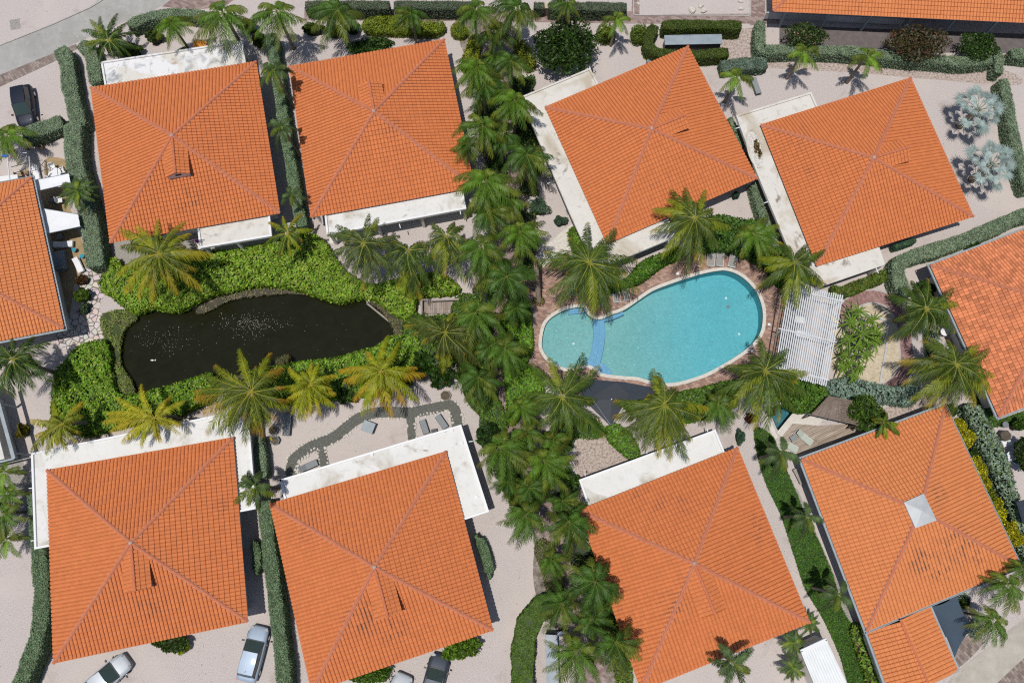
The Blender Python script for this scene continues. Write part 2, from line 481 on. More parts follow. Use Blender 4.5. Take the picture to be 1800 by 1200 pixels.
def plaster(name, a, b_, caust, far=None):
    """pool floor: mosaic with water caustics painted as mottling; far = deep-water tint painted in"""
    m, nt, b = mat(name, rough=.7, spec=.2)
    geo = node(nt, 'NewGeometry')
    n = node(nt, 'TexNoise', Scale=.22, Detail=3.0); nt.links.new(geo.outputs['Position'], n.inputs['Vector'])
    col = ramp(nt, n.outputs[0], [(.3, a), (.7, b_)])
    if far:
        sx = node(nt, 'SeparateXYZ'); nt.links.new(geo.outputs['Position'], sx.inputs[0])
        mr = node(nt, 'MapRange'); mr.inputs['From Min'].default_value = P(1075, 600).x; mr.inputs['From Max'].default_value = P(1250, 600).x
        mr.interpolation_type = 'SMOOTHSTEP'; nt.links.new(sx.outputs[0], mr.inputs[0])
        col = mix(nt, mr.outputs[0], col, ramp(nt, n.outputs[0], [(.3, far[0]), (.7, far[1])]))  # depth tint of the water, put into the floor colour
    for sc, k in ((2.6, caust), (6.0, caust * 1.3), (13.0, caust)):  # rippled caustic light, painted as lighter and darker mottling
        n2 = node(nt, 'TexNoise', Scale=sc, Detail=4.0, Roughness=.7, Distortion=1.2)
        nt.links.new(geo.outputs['Position'], n2.inputs['Vector'])
        f = ramp(nt, n2.outputs[0], [(.32, (1 - k,) * 3), (.68, (1 + k,) * 3)])
        col = mix(nt, 1.0, col, f, 'MULTIPLY')
    nt.links.new(col, b.inputs['Base Color'])
    return m
M['pool_floor'] = plaster('turquoise_mosaic', (.20, .375, .37), (.24, .40, .39), .10, ((.115, .375, .43), (.14, .40, .45)))
M['pool_floor_b'] = M['pool_floor']
M['pool_blue'] = plaster('blue_step_mosaic', (.17, .32, .49), (.19, .35, .52), .06)
# ------------------------------------------------------------------ ground, roads, paths, water
def smooth(pts, k=6, closed=True):
    """Catmull-Rom through the points"""
    p = [np.array(q, float) for q in pts]; n = len(p); out = []
    rngi = range(n) if closed else range(n - 1)
    for i in rngi:
        a, b, c, d = (p[(i - 1) % n], p[i], p[(i + 1) % n], p[(i + 2) % n]) if closed else (p[max(i - 1, 0)], p[i], p[i + 1], p[min(i + 2, n - 1)])
        for t in np.linspace(0, 1, k, endpoint=False):
            out.append(.5 * ((2 * b) + (-a + c) * t + (2 * a - 5 * b + 4 * c - d) * t * t + (-a + 3 * b - 3 * c + d) * t ** 3))
    if not closed: out.append(p[-1])
    return [tuple(q) for q in out]

def strip(pts, w, closed=False):
    """polygon of a band of width w (or widths) along a path"""
    p = [Vector((q[0], q[1])) for q in pts]; L, Rr = [], []
    for i, q in enumerate(p):
        d = (p[min(i + 1, len(p) - 1)] - p[max(i - 1, 0)]).normalized()
        nrm = Vector((-d.y, d.x))
        ww = (w[i] if hasattr(w, '__len__') else w) / 2
        L.append(q + nrm * ww); Rr.append(q - nrm * ww)
    return L + Rr[::-1]

def offset(poly, d):
    p = [Vector((q[0], q[1])) for q in poly]; n = len(p); out = []
    area = sum(p[i].x * p[(i + 1) % n].y - p[(i + 1) % n].x * p[i].y for i in range(n))
    sg = 1 if area > 0 else -1
    for i in range(n):
        a = (p[i] - p[i - 1]).normalized(); b = (p[(i + 1) % n] - p[i]).normalized()
        na = Vector((a.y, -a.x)) * sg; nb = Vector((b.y, -b.x)) * sg
        m = (na + nb)
        m = m / max(.35, m.length_squared / 2)
        out.append(p[i] + m * d)
    return out

def struct(name, g, m, smooth_=False):
    return tag(g.build(name, m, smooth=smooth_), kind='structure')

POOL = [(947, 605), (951, 577), (960, 560), (979, 546), (1003, 537), (1027, 536), (1036, 548), (1044, 555), (1053, 556.5), (1064, 553), (1074, 548), (1087, 544), (1102, 536), (1125, 520), (1147, 506),
        (1178, 494), (1208, 484), (1245, 474), (1278, 471), (1307, 483), (1331, 507), (1343, 533), (1346, 560), (1340, 589), (1318, 615), (1280, 641), (1240, 662), (1200, 675), (1171, 678.5), (1144, 675),
        (1120, 668), (1093, 666), (1067, 663), (1052, 659), (1047, 652), (1030, 646), (1014, 650), (996, 652), (980, 647), (962, 635), (951, 620)]
POND = [(213, 600), (228, 575), (245, 557), (275, 545), (320, 548), (360, 540), (400, 515), (440, 512), (480, 518), (530, 520), (590, 530), (640, 526), (668, 540), (690, 566), (694, 590), (680, 615),
        (640, 625), (590, 630), (540, 640), (500, 632), (450, 645), (400, 660), (340, 670), (290, 680), (245, 688), (225, 670), (216, 640)]
POOL2 = [(1352, 718), (1372, 712), (1402, 722), (1371, 760), (1366, 752), (1358, 733)]
poolw = [tuple(p)[:2] for p in PP(smooth(POOL, 4))]
pondw = [tuple(p)[:2] for p in PP(smooth(POND, 4))]
pool2w = [tuple(p)[:2] for p in PP(POOL2)]
cop_in = offset(poolw, -.02)
pool_in = offset(poolw, -.27)          # inner edge of the coping

g = G(); g.sheet([(-700, -600), (700, -600), (700, 700), (-700, 700)], 0, [offset(poolw, -.1), offset(pondw, 1.0), offset(pool2w, .05)])
struct('ground', g, M['gravel'])

def layer(name, pts, lvl, m, hole=(), k=4, closed=True, sm=True, world=False):
    q = pts if world else PP(smooth(pts, k) if sm else pts)
    g = G(); g.sheet(q, .004 * lvl, hole)
    return struct(name, g, m)

# pool basin, water, steps and coping
g = G()
big = pool_in
n = len(big)
zb = -1.35
v = [(p[0], p[1], .0) for p in big] + [(p[0], p[1], zb) for p in big]
g.add(v, [(i, n + i, n + (i + 1) % n, (i + 1) % n) for i in range(n)])
g.sheet(big, zb)
struct('pool_basin', g, M['pool_floor'])
small = PP([(940, 600), (945, 565), (975, 535), (1010, 528), (1041, 552), (1041, 600), (1037, 625), (1030, 660), (990, 665), (945, 640)])
# shallow end: a raised floor clipped to the pool outline
def clip(poly, inside):
    """Sutherland-Hodgman: poly cut by a convex polygon"""
    out = [Vector((p[0], p[1])) for p in poly]; c = [Vector((p[0], p[1])) for p in inside]
    ar = sum(c[i].x * c[(i + 1) % len(c)].y - c[(i + 1) % len(c)].x * c[i].y for i in range(len(c)))
    if ar < 0: c = c[::-1]
    for i in range(len(c)):
        a, b = c[i], c[(i + 1) % len(c)]; e = b - a; src, out = out, []
        for j in range(len(src)):
            p, q = src[j], src[(j + 1) % len(src)]
            dp = e.x * (p.y - a.y) - e.y * (p.x - a.x); dq = e.x * (q.y - a.y) - e.y * (q.x - a.x)
            if dp >= 0: out.append(p)
            if (dp >= 0) != (dq >= 0): out.append(p + (q - p) * (dp / (dp - dq)))
    return out
lim = PP([(930, 500), (1046, 500), (1046, 600), (1036, 670), (930, 670)])
g = G(); g.prism(clip(offset(poolw, -.272), lim), zb + .01, -.55); struct('wading_pool_floor', g, M['pool_floor_b'])
mid = PP([(1060, 500), (1180, 500), (1150, 700), (1060, 700)])
# beach slope from the steps into the deep part
gs = G(); a = [P(1060, 548), P(1060, 668)]; b = [P(1200, 480), P(1200, 690)]
bandp = clip(offset(poolw, -.273), PP([(1055, 500), (1215, 470), (1215, 700), (1055, 700)]))
def slope_z(p):
    x0, x1 = P(1062, 600).x, P(1210, 600).x
    return -.95 + (-.395) * min(1, max(0, (p[0] - x0) / (x1 - x0)))
rings = [[Vector((p[0], p[1], 0)) for p in bandp]]
tt = tessellate_polygon(rings)
gs.add([(p[0], p[1], slope_z(p)) for p in bandp], None, [(t if (bandp[t[1]] - bandp[t[0]]).cross(bandp[t[2]] - bandp[t[0]]) > 0 else t[::-1]) for t in tt])
struct('pool_slope', gs, M['pool_floor_b'])
def curve_prism(name, pts, z0, z1, m, k=4):
    g = G(); g.prism(PP(smooth(pts, k)), z0, z1); return struct(name, g, m)
def inpool(pts):
    return pts
gb = G()
wallpts = [(1052.5, 555.5), (1053, 570), (1054, 585), (1052, 605), (1048, 625), (1042, 645)]
gb.prism([(q.x, q.y) for q in strip([P(*q) for q in smooth(wallpts, 4, False)], 1.05)], zb, -.34)
gb.prism([(q.x, q.y) for q in strip([P(*q) for q in smooth([(1048, 558), (1049, 580), (1048, 605), (1043, 628), (1036, 645)], 4, False)], .5)], zb, -.2)
gb.prism([(q.x, q.y) for q in strip([P(*q) for q in smooth([(1058, 557), (1067, 556), (1080, 552), (1096, 545)], 4, False)], .62)], zb, -.43)
gb.prism([(q.x, q.y) for q in strip([P(*q) for q in smooth([(999, 545.5), (1014, 544), (1028, 544)], 4, False)], .6)], zb, -.36)
gb.prism(PP(smooth([(1050, 634), (1060, 636), (1069, 642), (1075, 652), (1076, 660), (1056, 657), (1049, 650)], 3)), zb, -.55)
struct('pool_steps', gb, M['pool_blue'])
g = G(); g.sheet(offset(poolw, -.274), -.14); struct('pool_water', g, M['pool_water'])
g = G()
o_, i_ = cop_in, pool_in
n = len(o_)
o2 = offset(poolw, .03)
g.add([(p[0], p[1], .045) for p in o2] + [(p[0], p[1], .045) for p in i_] + [(p[0], p[1], -.12) for p in o2] + [(p[0], p[1], -.2) for p in i_],
      [(k, (k + 1) % n, n + (k + 1) % n, n + k) for k in range(n)] + [(2 * n + k, 2 * n + (k + 1) % n, (k + 1) % n, k) for k in range(n)]
      + [(n + k, n + (k + 1) % n, 3 * n + (k + 1) % n, 3 * n + k) for k in range(n)])
struct('pool_coping', g, M['kerb_w'] if 'kerb_w' in M else M['stone_w'] if 'stone_w' in M else M['stone'])
# pond
bank = offset(pondw, 1.02)
g = G(); n = len(pondw); inn = offset(pondw, -1.2)
g.add([(p[0], p[1], 0) for p in bank] + [(p[0], p[1], -.6) for p in inn], [(k, (k + 1) % n, n + (k + 1) % n, n + k) for k in range(n)])
g.sheet(inn, -.6); struct('pond_bed', g, M['soil'])
g = G(); g.sheet(offset(pondw, .78), -.22); struct('pond_water', g, M['pond_water'])
# small private pool
g = G(); q = pool2w; n = len(q)
g.add([(p[0], p[1], 0) for p in q] + [(p[0], p[1], -1.3) for p in q], [(k, (k + 1) % n, n + (k + 1) % n, n + k) for k in range(n)]); g.sheet(q, -1.3)
struct('plunge_pool_basin', g, noisy('dark_teal_mosaic', [(.3, (.03, .12, .15)), (.7, (.05, .18, .21))], scale=1.5))
g = G(); g.sheet(q, -.12); struct('plunge_pool_water', g, M['pool_water'])
g = G(); g.prism([(a.x, a.y) for a in strip(PP([(1402, 724), (1369, 764)]), .55)], 0, .05)
g.prism([(a.x, a.y) for a in strip(PP([(1349, 730), (1355, 750), (1364, 770)]), .4)], 0, .06)
struct('plunge_pool_coping', g, M['stone'])

HOLE = [offset(poolw, -.1)]
layer('road', [(-60, 104), (0, 80), (93, 43), (160, 13), (200, -30), (420, -60), (300, 2), (262, 22), (220, 38), (160, 64), (96, 93), (0, 132), (-60, 160)], 2, M['road'], sm=False)
g = G()
for a, b in (((-60, 104), (0, 80)), ((0, 80), (93, 43)), ((93, 43), (160, 13)), ((160, 13), (200, -12))):
    g.bar(P(*a, .03), P(*b, .03), .12, .13)
struct('kerb', g, M['kerb'])
layer('brick_verge', [(-60, 160), (0, 132), (96, 93), (133, 78), (140, 84), (101, 106), (0, 153), (-60, 182)], 3, M['brick_brown'], sm=False)
layer('brick_apron', [(285, 12), (300, 0), (320, -14), (430, -14), (395, 12), (340, 18)], 3, M['brick_path'], sm=False)
layer('upper_brick_path', [(535, 14), (700, 17), (840, 20), (1110, 20), (1112, -20), (1124, -20), (1124, 26), (1370, 24), (1370, 42), (1290, 42), (1110, 42), (840, 38), (535, 36)], 3, M['brick_path'], sm=False)
layer('brick_walk_east', [(1318, -20), (1345, -20), (1345, 45), (1318, 45)], 4, M['brick_path'], sm=False)
cp = smooth([(848, 30), (856, 60), (868, 90), (884, 120), (890, 160), (883, 200), (893, 240), (902, 280), (897, 330), (893, 390), (892, 440), (890, 490), (882, 540), (874, 590), (876, 640), (886, 690), (896, 740), (912, 790), (938, 850),
             (962, 900), (980, 950), (992, 1000), (1006, 1050), (1028, 1100), (1044, 1150), (1050, 1230)], 4, False)
layer('central_footpath', [tuple(p) for p in strip(PP(cp), 1.7)], 2, M['brick_path'], world=True)
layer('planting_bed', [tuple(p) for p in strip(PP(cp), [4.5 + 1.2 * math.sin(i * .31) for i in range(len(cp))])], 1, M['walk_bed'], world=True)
layer('pool_deck', [(905, 470), (925, 445), (985, 440), (1010, 455), (1060, 500), (1120, 492), (1190, 450), (1250, 425), (1310, 440), (1350, 480), (1395, 520), (1395, 600), (1365, 660), (1320, 690), (1240, 700), (1170, 712), (1090, 705),
        (1030, 700), (985, 690), (950, 665), (918, 650), (905, 620), (930, 560), (922, 520)], 5, M['deck'], hole=HOLE)
# weathered grey band of pavers near the footpath
layer('grey_paver_band', [(926, 520), (940, 520), (944, 560), (938, 600), (936, 650), (918, 648), (924, 600), (928, 560)], 6, M['brick_path'])
layer('flagstone_terrace', [(150, 470), (186, 472), (192, 500), (175, 540), (185, 570), (178, 600), (150, 615), (110, 612), (98, 590), (120, 560), (150, 530), (146, 495)], 3, M['flag'])
layer('earth_patio', [(70, 325), (110, 330), (150, 440), (158, 480), (130, 500), (122, 560), (100, 560), (80, 420)], 2, M['earth'], sm=False)
layer('dry_garden_soil', [(80, 280), (118, 283), (125, 320), (85, 325)], 2, M['earth'])
layer('shaded_side_path', [(1385, 850), (1402, 860), (1545, 1190), (1530, 1200), (1470, 1060)], 2, M['pebble'], sm=False)
layer('garden_path', [tuple(p) for p in strip([P(*q) for q in smooth([(512, 836), (513, 820), (520, 804), (547, 785), (589, 767), (627, 737), (667, 724), (717, 725), (760, 718), (789, 712), (800, 722), (804, 750)], 5, False)], .98)], 4, M['charcoal'], world=True)
layer('garden_path_spur', [tuple(p) for p in strip(PP([(721, 728), (723, 750), (725, 780)]), .75)], 5, M['charcoal'], world=True)
layer('garden_path_spur', [tuple(p) for p in strip(PP([(563, 778), (566, 795), (572, 820)]), .8)], 5, M['charcoal'], world=True)
layer('stony_bed', [(1015, 768), (1045, 765), (1085, 775), (1110, 800), (1075, 825), (1035, 840), (1012, 832)], 1, M['brown_gravel'])
layer('stony_bed', [(1225, 65), (1310, 50), (1330, 60), (1320, 110), (1230, 110)], 1, M['brown_gravel'])
layer('stony_bed', [(1330, 100), (1560, 108), (1650, 118), (1770, 125), (1790, 150), (1640, 140), (1500, 128), (1340, 118)], 1, M['brown_gravel'])
rb = smooth([(1478, 560), (1488, 542), (1505, 528), (1530, 521), (1556, 526), (1576, 542), (1586, 565), (1592, 600), (1594, 640), (1582, 665), (1560, 685)], 4, False)
layer('curved_brick_path', [tuple(p) for p in strip(PP(rb), 1.1)], 5, M['brick_red'], world=True)
layer('path_edging', [tuple(p) for p in strip(PP(rb), 1.45)], 4, M['kerb'], world=True)
layer('sandy_court', [(1462, 560), (1480, 540), (1530, 530), (1575, 555), (1588, 600), (1590, 650), (1560, 680), (1470, 668)], 3, M['sand'])
layer('gravel_bed', [(1500, 745), (1560, 715), (1640, 685), (1665, 705), (1560, 755), (1500, 772)], 2, M['brown_gravel'], sm=False)
g = G(); q = PP([(1505, 549), (1530, 556), (1552, 562), (1560, 575), (1556, 620), (1550, 650), (1545, 680)])
for a, b in zip(q[:-1], q[1:]): g.bar(a + Vector((0, 0, .05)), b + Vector((0, 0, .05)), .16, .12)
struct('garden_edging', g, M['zinc'])
layer('lower_road', [(1660, 1230), (1660, 1205), (1690, 1172), (1745, 1130), (1800, 1085), (1850, 1045), (1850, 1110), (1790, 1165), (1740, 1210)], 2, M['road_warm'], sm=False)
layer('lower_brick_verge', [(1790, 1165), (1850, 1110), (1850, 1230), (1720, 1230)], 3, M['brick_brown'], sm=False)
layer('herringbone_forecourt', [(1672, 1160), (1690, 1125), (1712, 1112), (1728, 1130), (1683, 1174)], 4, M['brick_brown'])
layer('timber_deck', [(1392, 744), (1440, 748), (1525, 742), (1535, 765), (1409, 803), (1380, 785), (1372, 770)], 4, M['decking'], sm=False)
layer('pale_paving', [(1402, 724), (1432, 722), (1445, 738), (1440, 749), (1390, 747), (1371, 764)], 3, M['stone'], sm=False)
layer('dark_plot_soil', [(0, 770), (22, 760), (55, 850), (62, 905), (0, 935), (-40, 950), (-40, 770)], 1, M['pebble'], sm=False)
layer('neighbour_terrace', [(1370, 45), (1800, 60), (1860, 60), (1860, 95), (1560, 92), (1370, 80)], 2, noisy('dark_terrace_tiles', [(.3, (.10, .085, .085)), (.7, (.15, .13, .125))], scale=2), sm=False)
layer('raised_paving', [(990, 405), (1008, 392), (1014, 405), (1002, 440), (955, 470), (940, 450)], 6, M['stone'], sm=False)
layer('shrub_bed', [(205, 395), (330, 420), (345, 440), (200, 470)], 1, M['pebble'])
# drive slab and utility square
g = G(); g.prism(PP([(17, 36), (34, 33), (36, 50), (19, 53)]), 0, .02); struct('concrete_inspection_square', g, M['pebble'])
# lawns
def lawn_layer(name, pts): return layer(name, pts, 3, M['bed'])

# ------------------------------------------------------------------ roofs and houses
def tiled(e0, e1, t0, t1, g, pitch=.31, course=.40, amp=.075, lip=.04, seed=0, flat=False):
    """pantiled plane over the quad e0 e1 t1 t0 (t0 = t1 for a hip): ribs run up the slope, courses step down it"""
    e0, e1, t0, t1 = map(Vector, (e0, e1, t0, t1))
    X = (e1 - e0).normalized(); N = X.cross((t0 + t1) / 2 - e0).normalized()
    if N.z < 0: N = -N
    Y = N.cross(X)
    if Y.z < 0: Y = -Y
    W = (e1 - e0).length
    a0, b0 = (t0 - e0).dot(X), (t0 - e0).dot(Y); a1, b1 = (t1 - e0).dot(X), (t1 - e0).dot(Y)
    H = max(b0, b1)
    rows = max(1, int(round(H / course))); ch = H / rows
    # profile across one tile: a joint slot, then the barrel
    pz = np.array([0, .09, .10, .2, .34, .5, .66, .8, .93])
    ph_h = np.where(pz < .095, -.05 if not flat else -.02, (amp * np.sin(np.pi * np.clip((pz - .11) / .88, .04, .98)) ** .6) if not flat else .0)
    nt_ = int(math.ceil(W / pitch))
    u = np.concatenate([(k + pz) * pitch for k in range(nt_)] + [[nt_ * pitch]])
    cell = np.concatenate([np.full(len(pz), k + .5) for k in range(nt_)] + [[nt_ - .5]])
    prof = np.concatenate([np.tile(ph_h, nt_), [0]])
    chan = np.concatenate([np.tile((pz < .3) | (pz > .9), nt_), [1]]).astype(float)
    verts, uvs, lv = [], [], []
    for r in range(rows):
        for vv, hh in ((r * ch, lip), ((r + 1) * ch - .032, .004), ((r + 1) * ch - .03, -.02), ((r + 1) * ch - 1e-4, -.02)):
            lv.append((vv, hh, r))
    for vv, hh, r in lv:
        ul = a0 * vv / b0 if b0 > 0 else 0
        ur = W + (a1 - W) * vv / b1 if b1 > 0 else W
        uu = np.clip(u, min(ul, ur), max(ul, ur))
        h = (prof if hh >= 0 else prof * .8) + hh
        pos = np.array(e0)[None] + uu[:, None] * np.array(X)[None] + vv * np.array(Y)[None] + h[:, None] * np.array(N)[None]
        verts.append(pos)
        uvs.append(np.stack([cell, np.full(len(u), r + .5) + seed * 100], 1))
    verts = np.array(verts); m = verts.shape[1]
    # split columns so a tile keeps one UV cell
    L = len(lv)
    idx = np.arange(L * m).reshape(L, m)
    q = np.stack([idx[:-1, :-1], idx[:-1, 1:], idx[1:, 1:], idx[1:, :-1]], -1).reshape(-1, 4)
    fv = verts.reshape(-1, 3)
    # drop the squeezed quads beyond the hips
    w = np.linalg.norm(fv[q[:, 1]] - fv[q[:, 0]], axis=1) + np.linalg.norm(fv[q[:, 2]] - fv[q[:, 3]], axis=1)
    q = q[(w > .004)]
    g.add(fv, q, col=np.repeat(np.tile(chan, L)[:, None], 3, 1), uv=np.concatenate(uvs))
    return g

def ridge_line(p0, p1, g, r=.12, step=.42):
    p0, p1 = Vector(p0), Vector(p1); d = p1 - p0; n = max(1, int(d.length / step)); d = d / n
    dn = d.normalized(); s = dn.cross(Vector((0, 0, 1))).normalized(); u = s.cross(dn)
    for i in range(n):
        a, b = p0 + d * i, p0 + d * (i + 1.12)
        v = []
        for p, rr in ((a, r * 1.12), (b, r * .88)):
            for k in range(7):
                t = math.pi * k / 6
                v.append(p + s * math.cos(t) * rr + u * (math.sin(t) * rr * .8 + .01))
        g.add(np.array([tuple(x) for x in v]), [(k, k + 1, 8 + k, 7 + k) for k in range(6)], [(0, 1, 2), (0, 2, 3), (0, 3, 4), (0, 4, 5), (0, 5, 6)])

def window(parent, c, n, w=1.6, h=1.3):
    """framed window with its pane set in the wall facing n"""
    ang = math.atan2(n.y, n.x)
    g = G(); R3 = Matrix.Rotation(ang, 3, 'Z')
    def b(off, size):
        g.box(c + R3 @ Vector(off), size, rz=ang)
    b((.03, -w / 2, 0), (.08, .07, h)); b((.03, w / 2, 0), (.08, .07, h)); b((.03, 0, h / 2 - .035), (.08, w - .07, .07)); b((.03, 0, -h / 2 + .035), (.08, w - .07, .07)); b((.03, 0, 0), (.07, .05, h - .14))
    f = g.build('window', M['white'], parent)
    gp = G(); gp.box(c + R3 @ Vector((.012, 0, 0)), (.02, w - .1, h - .1), rz=ang)
    gp.build('pane', M['glass'], f)

def house(corners, apex, label, dormer=None, m='tile', ze=3.0, flats=(), gutter=False, tops=None, dl=3.7, dw=1.05, cap=False, group='tiled pavilion houses', wall_in=.85, pitch=.31, flat=False, z_flat=2.74, cat='house', ridge_m='ridge'):
    """corners NW NE SE SW in world; apex one point or (west, east) ridge ends"""
    c = [Vector(q) for q in corners]
    ctr = sum(c, Vector()) / 4
    root = thing('tiled_house', (ctr.x, ctr.y, 0), label, cat, group)
    tp = (apex, apex) if isinstance(apex, Vector) else apex
    T = [tp[0], tp[1], tp[1], tp[0]]
    g = G()
    for i in range(4):
        a, b = c[(i + 1) % 4], c[i]       # counter-clockwise eaves
        ta, tb = T[(i + 1) % 4], T[i]
        tiled(a, b, ta, tb, g, seed=i + 1, pitch=pitch, flat=flat)
    roof = g.build('roof', M[m], root)
    g = G(); gm = G()
    for i in range(4):
        ridge_line(c[i] + Vector((0, 0, .06)), T[i] + Vector((0, 0, .07)), g)
        d = (T[i] - c[i]).normalized(); s = d.cross(Vector((0, 0, 1))).normalized()
        gm.bar(c[i] + d * .2 + Vector((0, 0, .055)), T[i] + Vector((0, 0, .055)), .285, .06)
    if (tp[0] - tp[1]).length > .1:
        ridge_line(tp[0] + Vector((0, 0, .05)), tp[1] + Vector((0, 0, .05)), g)
    g.build('ridge_tiles', M[ridge_m], roof); gm.build('mortar_bedding', M['mortar'], roof)
    if not cap:
        g = G()
        for q in set((tuple(tp[0]), tuple(tp[1]))):
            q = Vector(q) + Vector((0, 0, .1))
            g.tube([q, q + Vector((0, 0, .10)), q + Vector((0, 0, .16))], [.2, .15, .05], 8)
        g.build('apex_tile', M['mortar'], roof)
    # eaves board and walls
    ins = offset([(q.x, q.y) for q in c], -.12); wl = offset([(q.x, q.y) for q in c], -wall_in)
    g = G(); g.prism(ins, ze - .16, ze - .03); g.build('soffit', M['white'], root)
    g = G(); g.prism(wl, 0, ze - .165); g.build('wall', M['wall'], root)
    n = 4
    for i in range(4):
        a = Vector((*wl[i], 0)); b = Vector((*wl[(i + 1) % 4], 0)); d = b - a; L = d.length; nrm = Vector((d.y, -d.x, 0)).normalized()
        if nrm.dot((a + b) / 2 - ctr) < 0: nrm = -nrm
        for f in (.2, .5, .8):
            cc = a + d * f + Vector((0, 0, 1.55)) + nrm * .0
            if i == 2 and f == .5:
                ang = math.atan2(nrm.y, nrm.x)
                gd = G(); gd.box(a + d * f + nrm * .03 + Vector((0, 0, 1.08)), (.06, 1.0, 2.1), rz=ang)
                dd = gd.build('door', M['brown_wood'], root)
                gh = G(); gh.box(a + d * f + nrm * .09 + Vector((0, 0, 1.05)) + d.normalized() * .38, (.05, .12, .04), rz=ang); gh.build('handle', M['chrome'], dd)
            else:
                window(root, cc, nrm)
    if gutter:
        g = G(); o = offset([(q.x, q.y) for q in c], .17); o2 = offset([(q.x, q.y) for q in c], .03)
        for i in range(4):
            j = (i + 1) % 4
            for aa, bb, z0, h in ((o[i], o[j], ze - .10, .13), (o2[i], o2[j], ze - .13, .04)):
                z0 += .004 * (i % 2); g.bar((aa.x, aa.y, z0), (bb.x, bb.y, z0), .05 if h > .1 else .24, h)
        g.build('gutter', M['gutter'], root)
    if dormer is not None:
        i = dormer                                # 0 N, 1 E, 2 S, 3 W
        a, b = c[i], c[(i + 1) % 4]
        e = (b - a).normalized(); out = Vector((e.y, -e.x, 0))
        if out.dot((a + b) / 2 - ctr) < 0: out = -out
        ap = T[i]; run = ((a - ap).dot(out)); fall = (ap.z - ze) / run
        r0 = ap + out * .25 + Vector((0, 0, .02)); r1 = ap + out * dl + Vector((0, 0, .14))
        zw = -.5
        dr = bpy.data.objects.new('dormer', None); dr.location = (0, 0, 0); C.objects.link(dr); dr.parent = root
        g = G()
        for s in (-1, 1):
            lo0 = r0 + e * s * dw + Vector((0, 0, zw)); lo1 = r1 + e * s * dw + Vector((0, 0, zw))
            tiled(lo0, lo1, r0, r1, g, amp=.04)
        dg = g.build('dormer_roof', M[m], dr, origin=tuple(root.location)); 
        g = G(); ridge_line(r1 + Vector((0, 0, .03)), r0 + Vector((0, 0, .03)), g, r=.11); g.build('dormer_ridge', M[ridge_m], dr, origin=tuple(root.location))
        g = G()
        f = r1 - out * .16; zb_ = ap.z - fall * (dl - .16) - .02
        pts = [f + e * (-dw + .12) + Vector((0, 0, zw - .02)), f + e * (dw - .12) + Vector((0, 0, zw - .02)), f + Vector((0, 0, -.05))]
        lowl = Vector((pts[0].x, pts[0].y, zb_)); lowr = Vector((pts[1].x, pts[1].y, zb_))
        back = -out * (dl - .9)
        vv = [lowl, lowr, pts[1], pts[2], pts[0]]
        allv = [tuple(x) for x in vv] + [tuple(x - out * .12) for x in vv]
        g.add(allv, [(0, 1, 2, 4), (5, 9, 7, 6), (0, 5, 6, 1)], [(4, 2, 3), (9, 8, 7)])
        for s in (-1, 1):
            p0 = f + e * s * (dw - .18); p1 = p0 - out * 2.2
            q0 = [Vector((p0.x, p0.y, zb_)), Vector((p1.x, p1.y, zb_ + fall * 2.2)), Vector((p1.x, p1.y, r1.z + zw)), Vector((p0.x, p0.y, r1.z + zw))]
            g.add([tuple(x) for x in q0] + [tuple(x - e * s * .08) for x in q0], [(0, 1, 2, 3), (7, 6, 5, 4)])
        g.build('gable_wall', M['white'], dr, origin=tuple(root.location))
        g = G()
        cc = (pts[0] + pts[1]) / 2 + out * .02 + Vector((0, 0, -.04)); ang = math.atan2(out.y, out.x)
        for k in range(3): g.box(cc + Vector((0, 0, -.08 * k)), (.05, .5, .035), rz=ang)
        g.build('louvre', M['dark'], dr, origin=tuple(root.location))
        # the dormer parts are already in root space
    for spec in flats:
        flat_roof(root, spec, z_flat)
    return root

def flat_roof(root, spec, z):
    """concrete terrace roof: slab + kerb on the open edges + spouts + posts"""
    poly = PP(spec['p'], z); m = M[spec.get('m', 'white_roof')]
    g = G(); g.prism([(p.x, p.y) for p in poly], z - .2, z)
    sl = g.build('terrace_roof', m, root)
    g = G(); n = len(poly)
    ctr = sum(poly, Vector()) / n
    for i in spec.get('rim', ()):
        a, b = poly[i], poly[(i + 1) % n]
        d = (b - a).normalized(); s = Vector((-d.y, d.x, 0))
        s = s if s.dot(ctr - a) > 0 else -s
        zz = Vector((0, 0, .07 + .004 * (i % 3))); g.bar(a + s * .09 + zz, b + s * .09 + zz, .17, .15)
    g.build('roof_kerb', M['white'] if spec.get('kw', 1) else m, sl)
    for (px, py, ax, ay) in spec.get('spouts', ()):
        a = P(px, py, z - .02); b = P(ax, ay, z - .06)
        g = G(); g.tube([a, b], .045, 8); g.build('water_spout', M['white'], sl)
    for (px, py) in spec.get('posts', ()):
        a = P(px, py, z); g = G(); g.box((a.x, a.y, (z - .2) / 2), (.24, .24, z - .2)); g.build('column', M['wall'], root)
    if 'vents' in spec:
        for (px, py) in spec['vents']:
            a = P(px, py, z); g = G(); g.tube([a, a + Vector((0, 0, .12))], [.13, .13], 10); g.tube([a + Vector((0, 0, .12)), a + Vector((0, 0, .15))], [.07, .05], 8)
            g.build('roof_vent', M['white'], sl)
    if 'floor' in spec:
        g = G(); g.prism([(p.x, p.y) for p in PP(spec['floor'], .06)], 0, .06); g.build('terrace_floor', M['wall'], root)

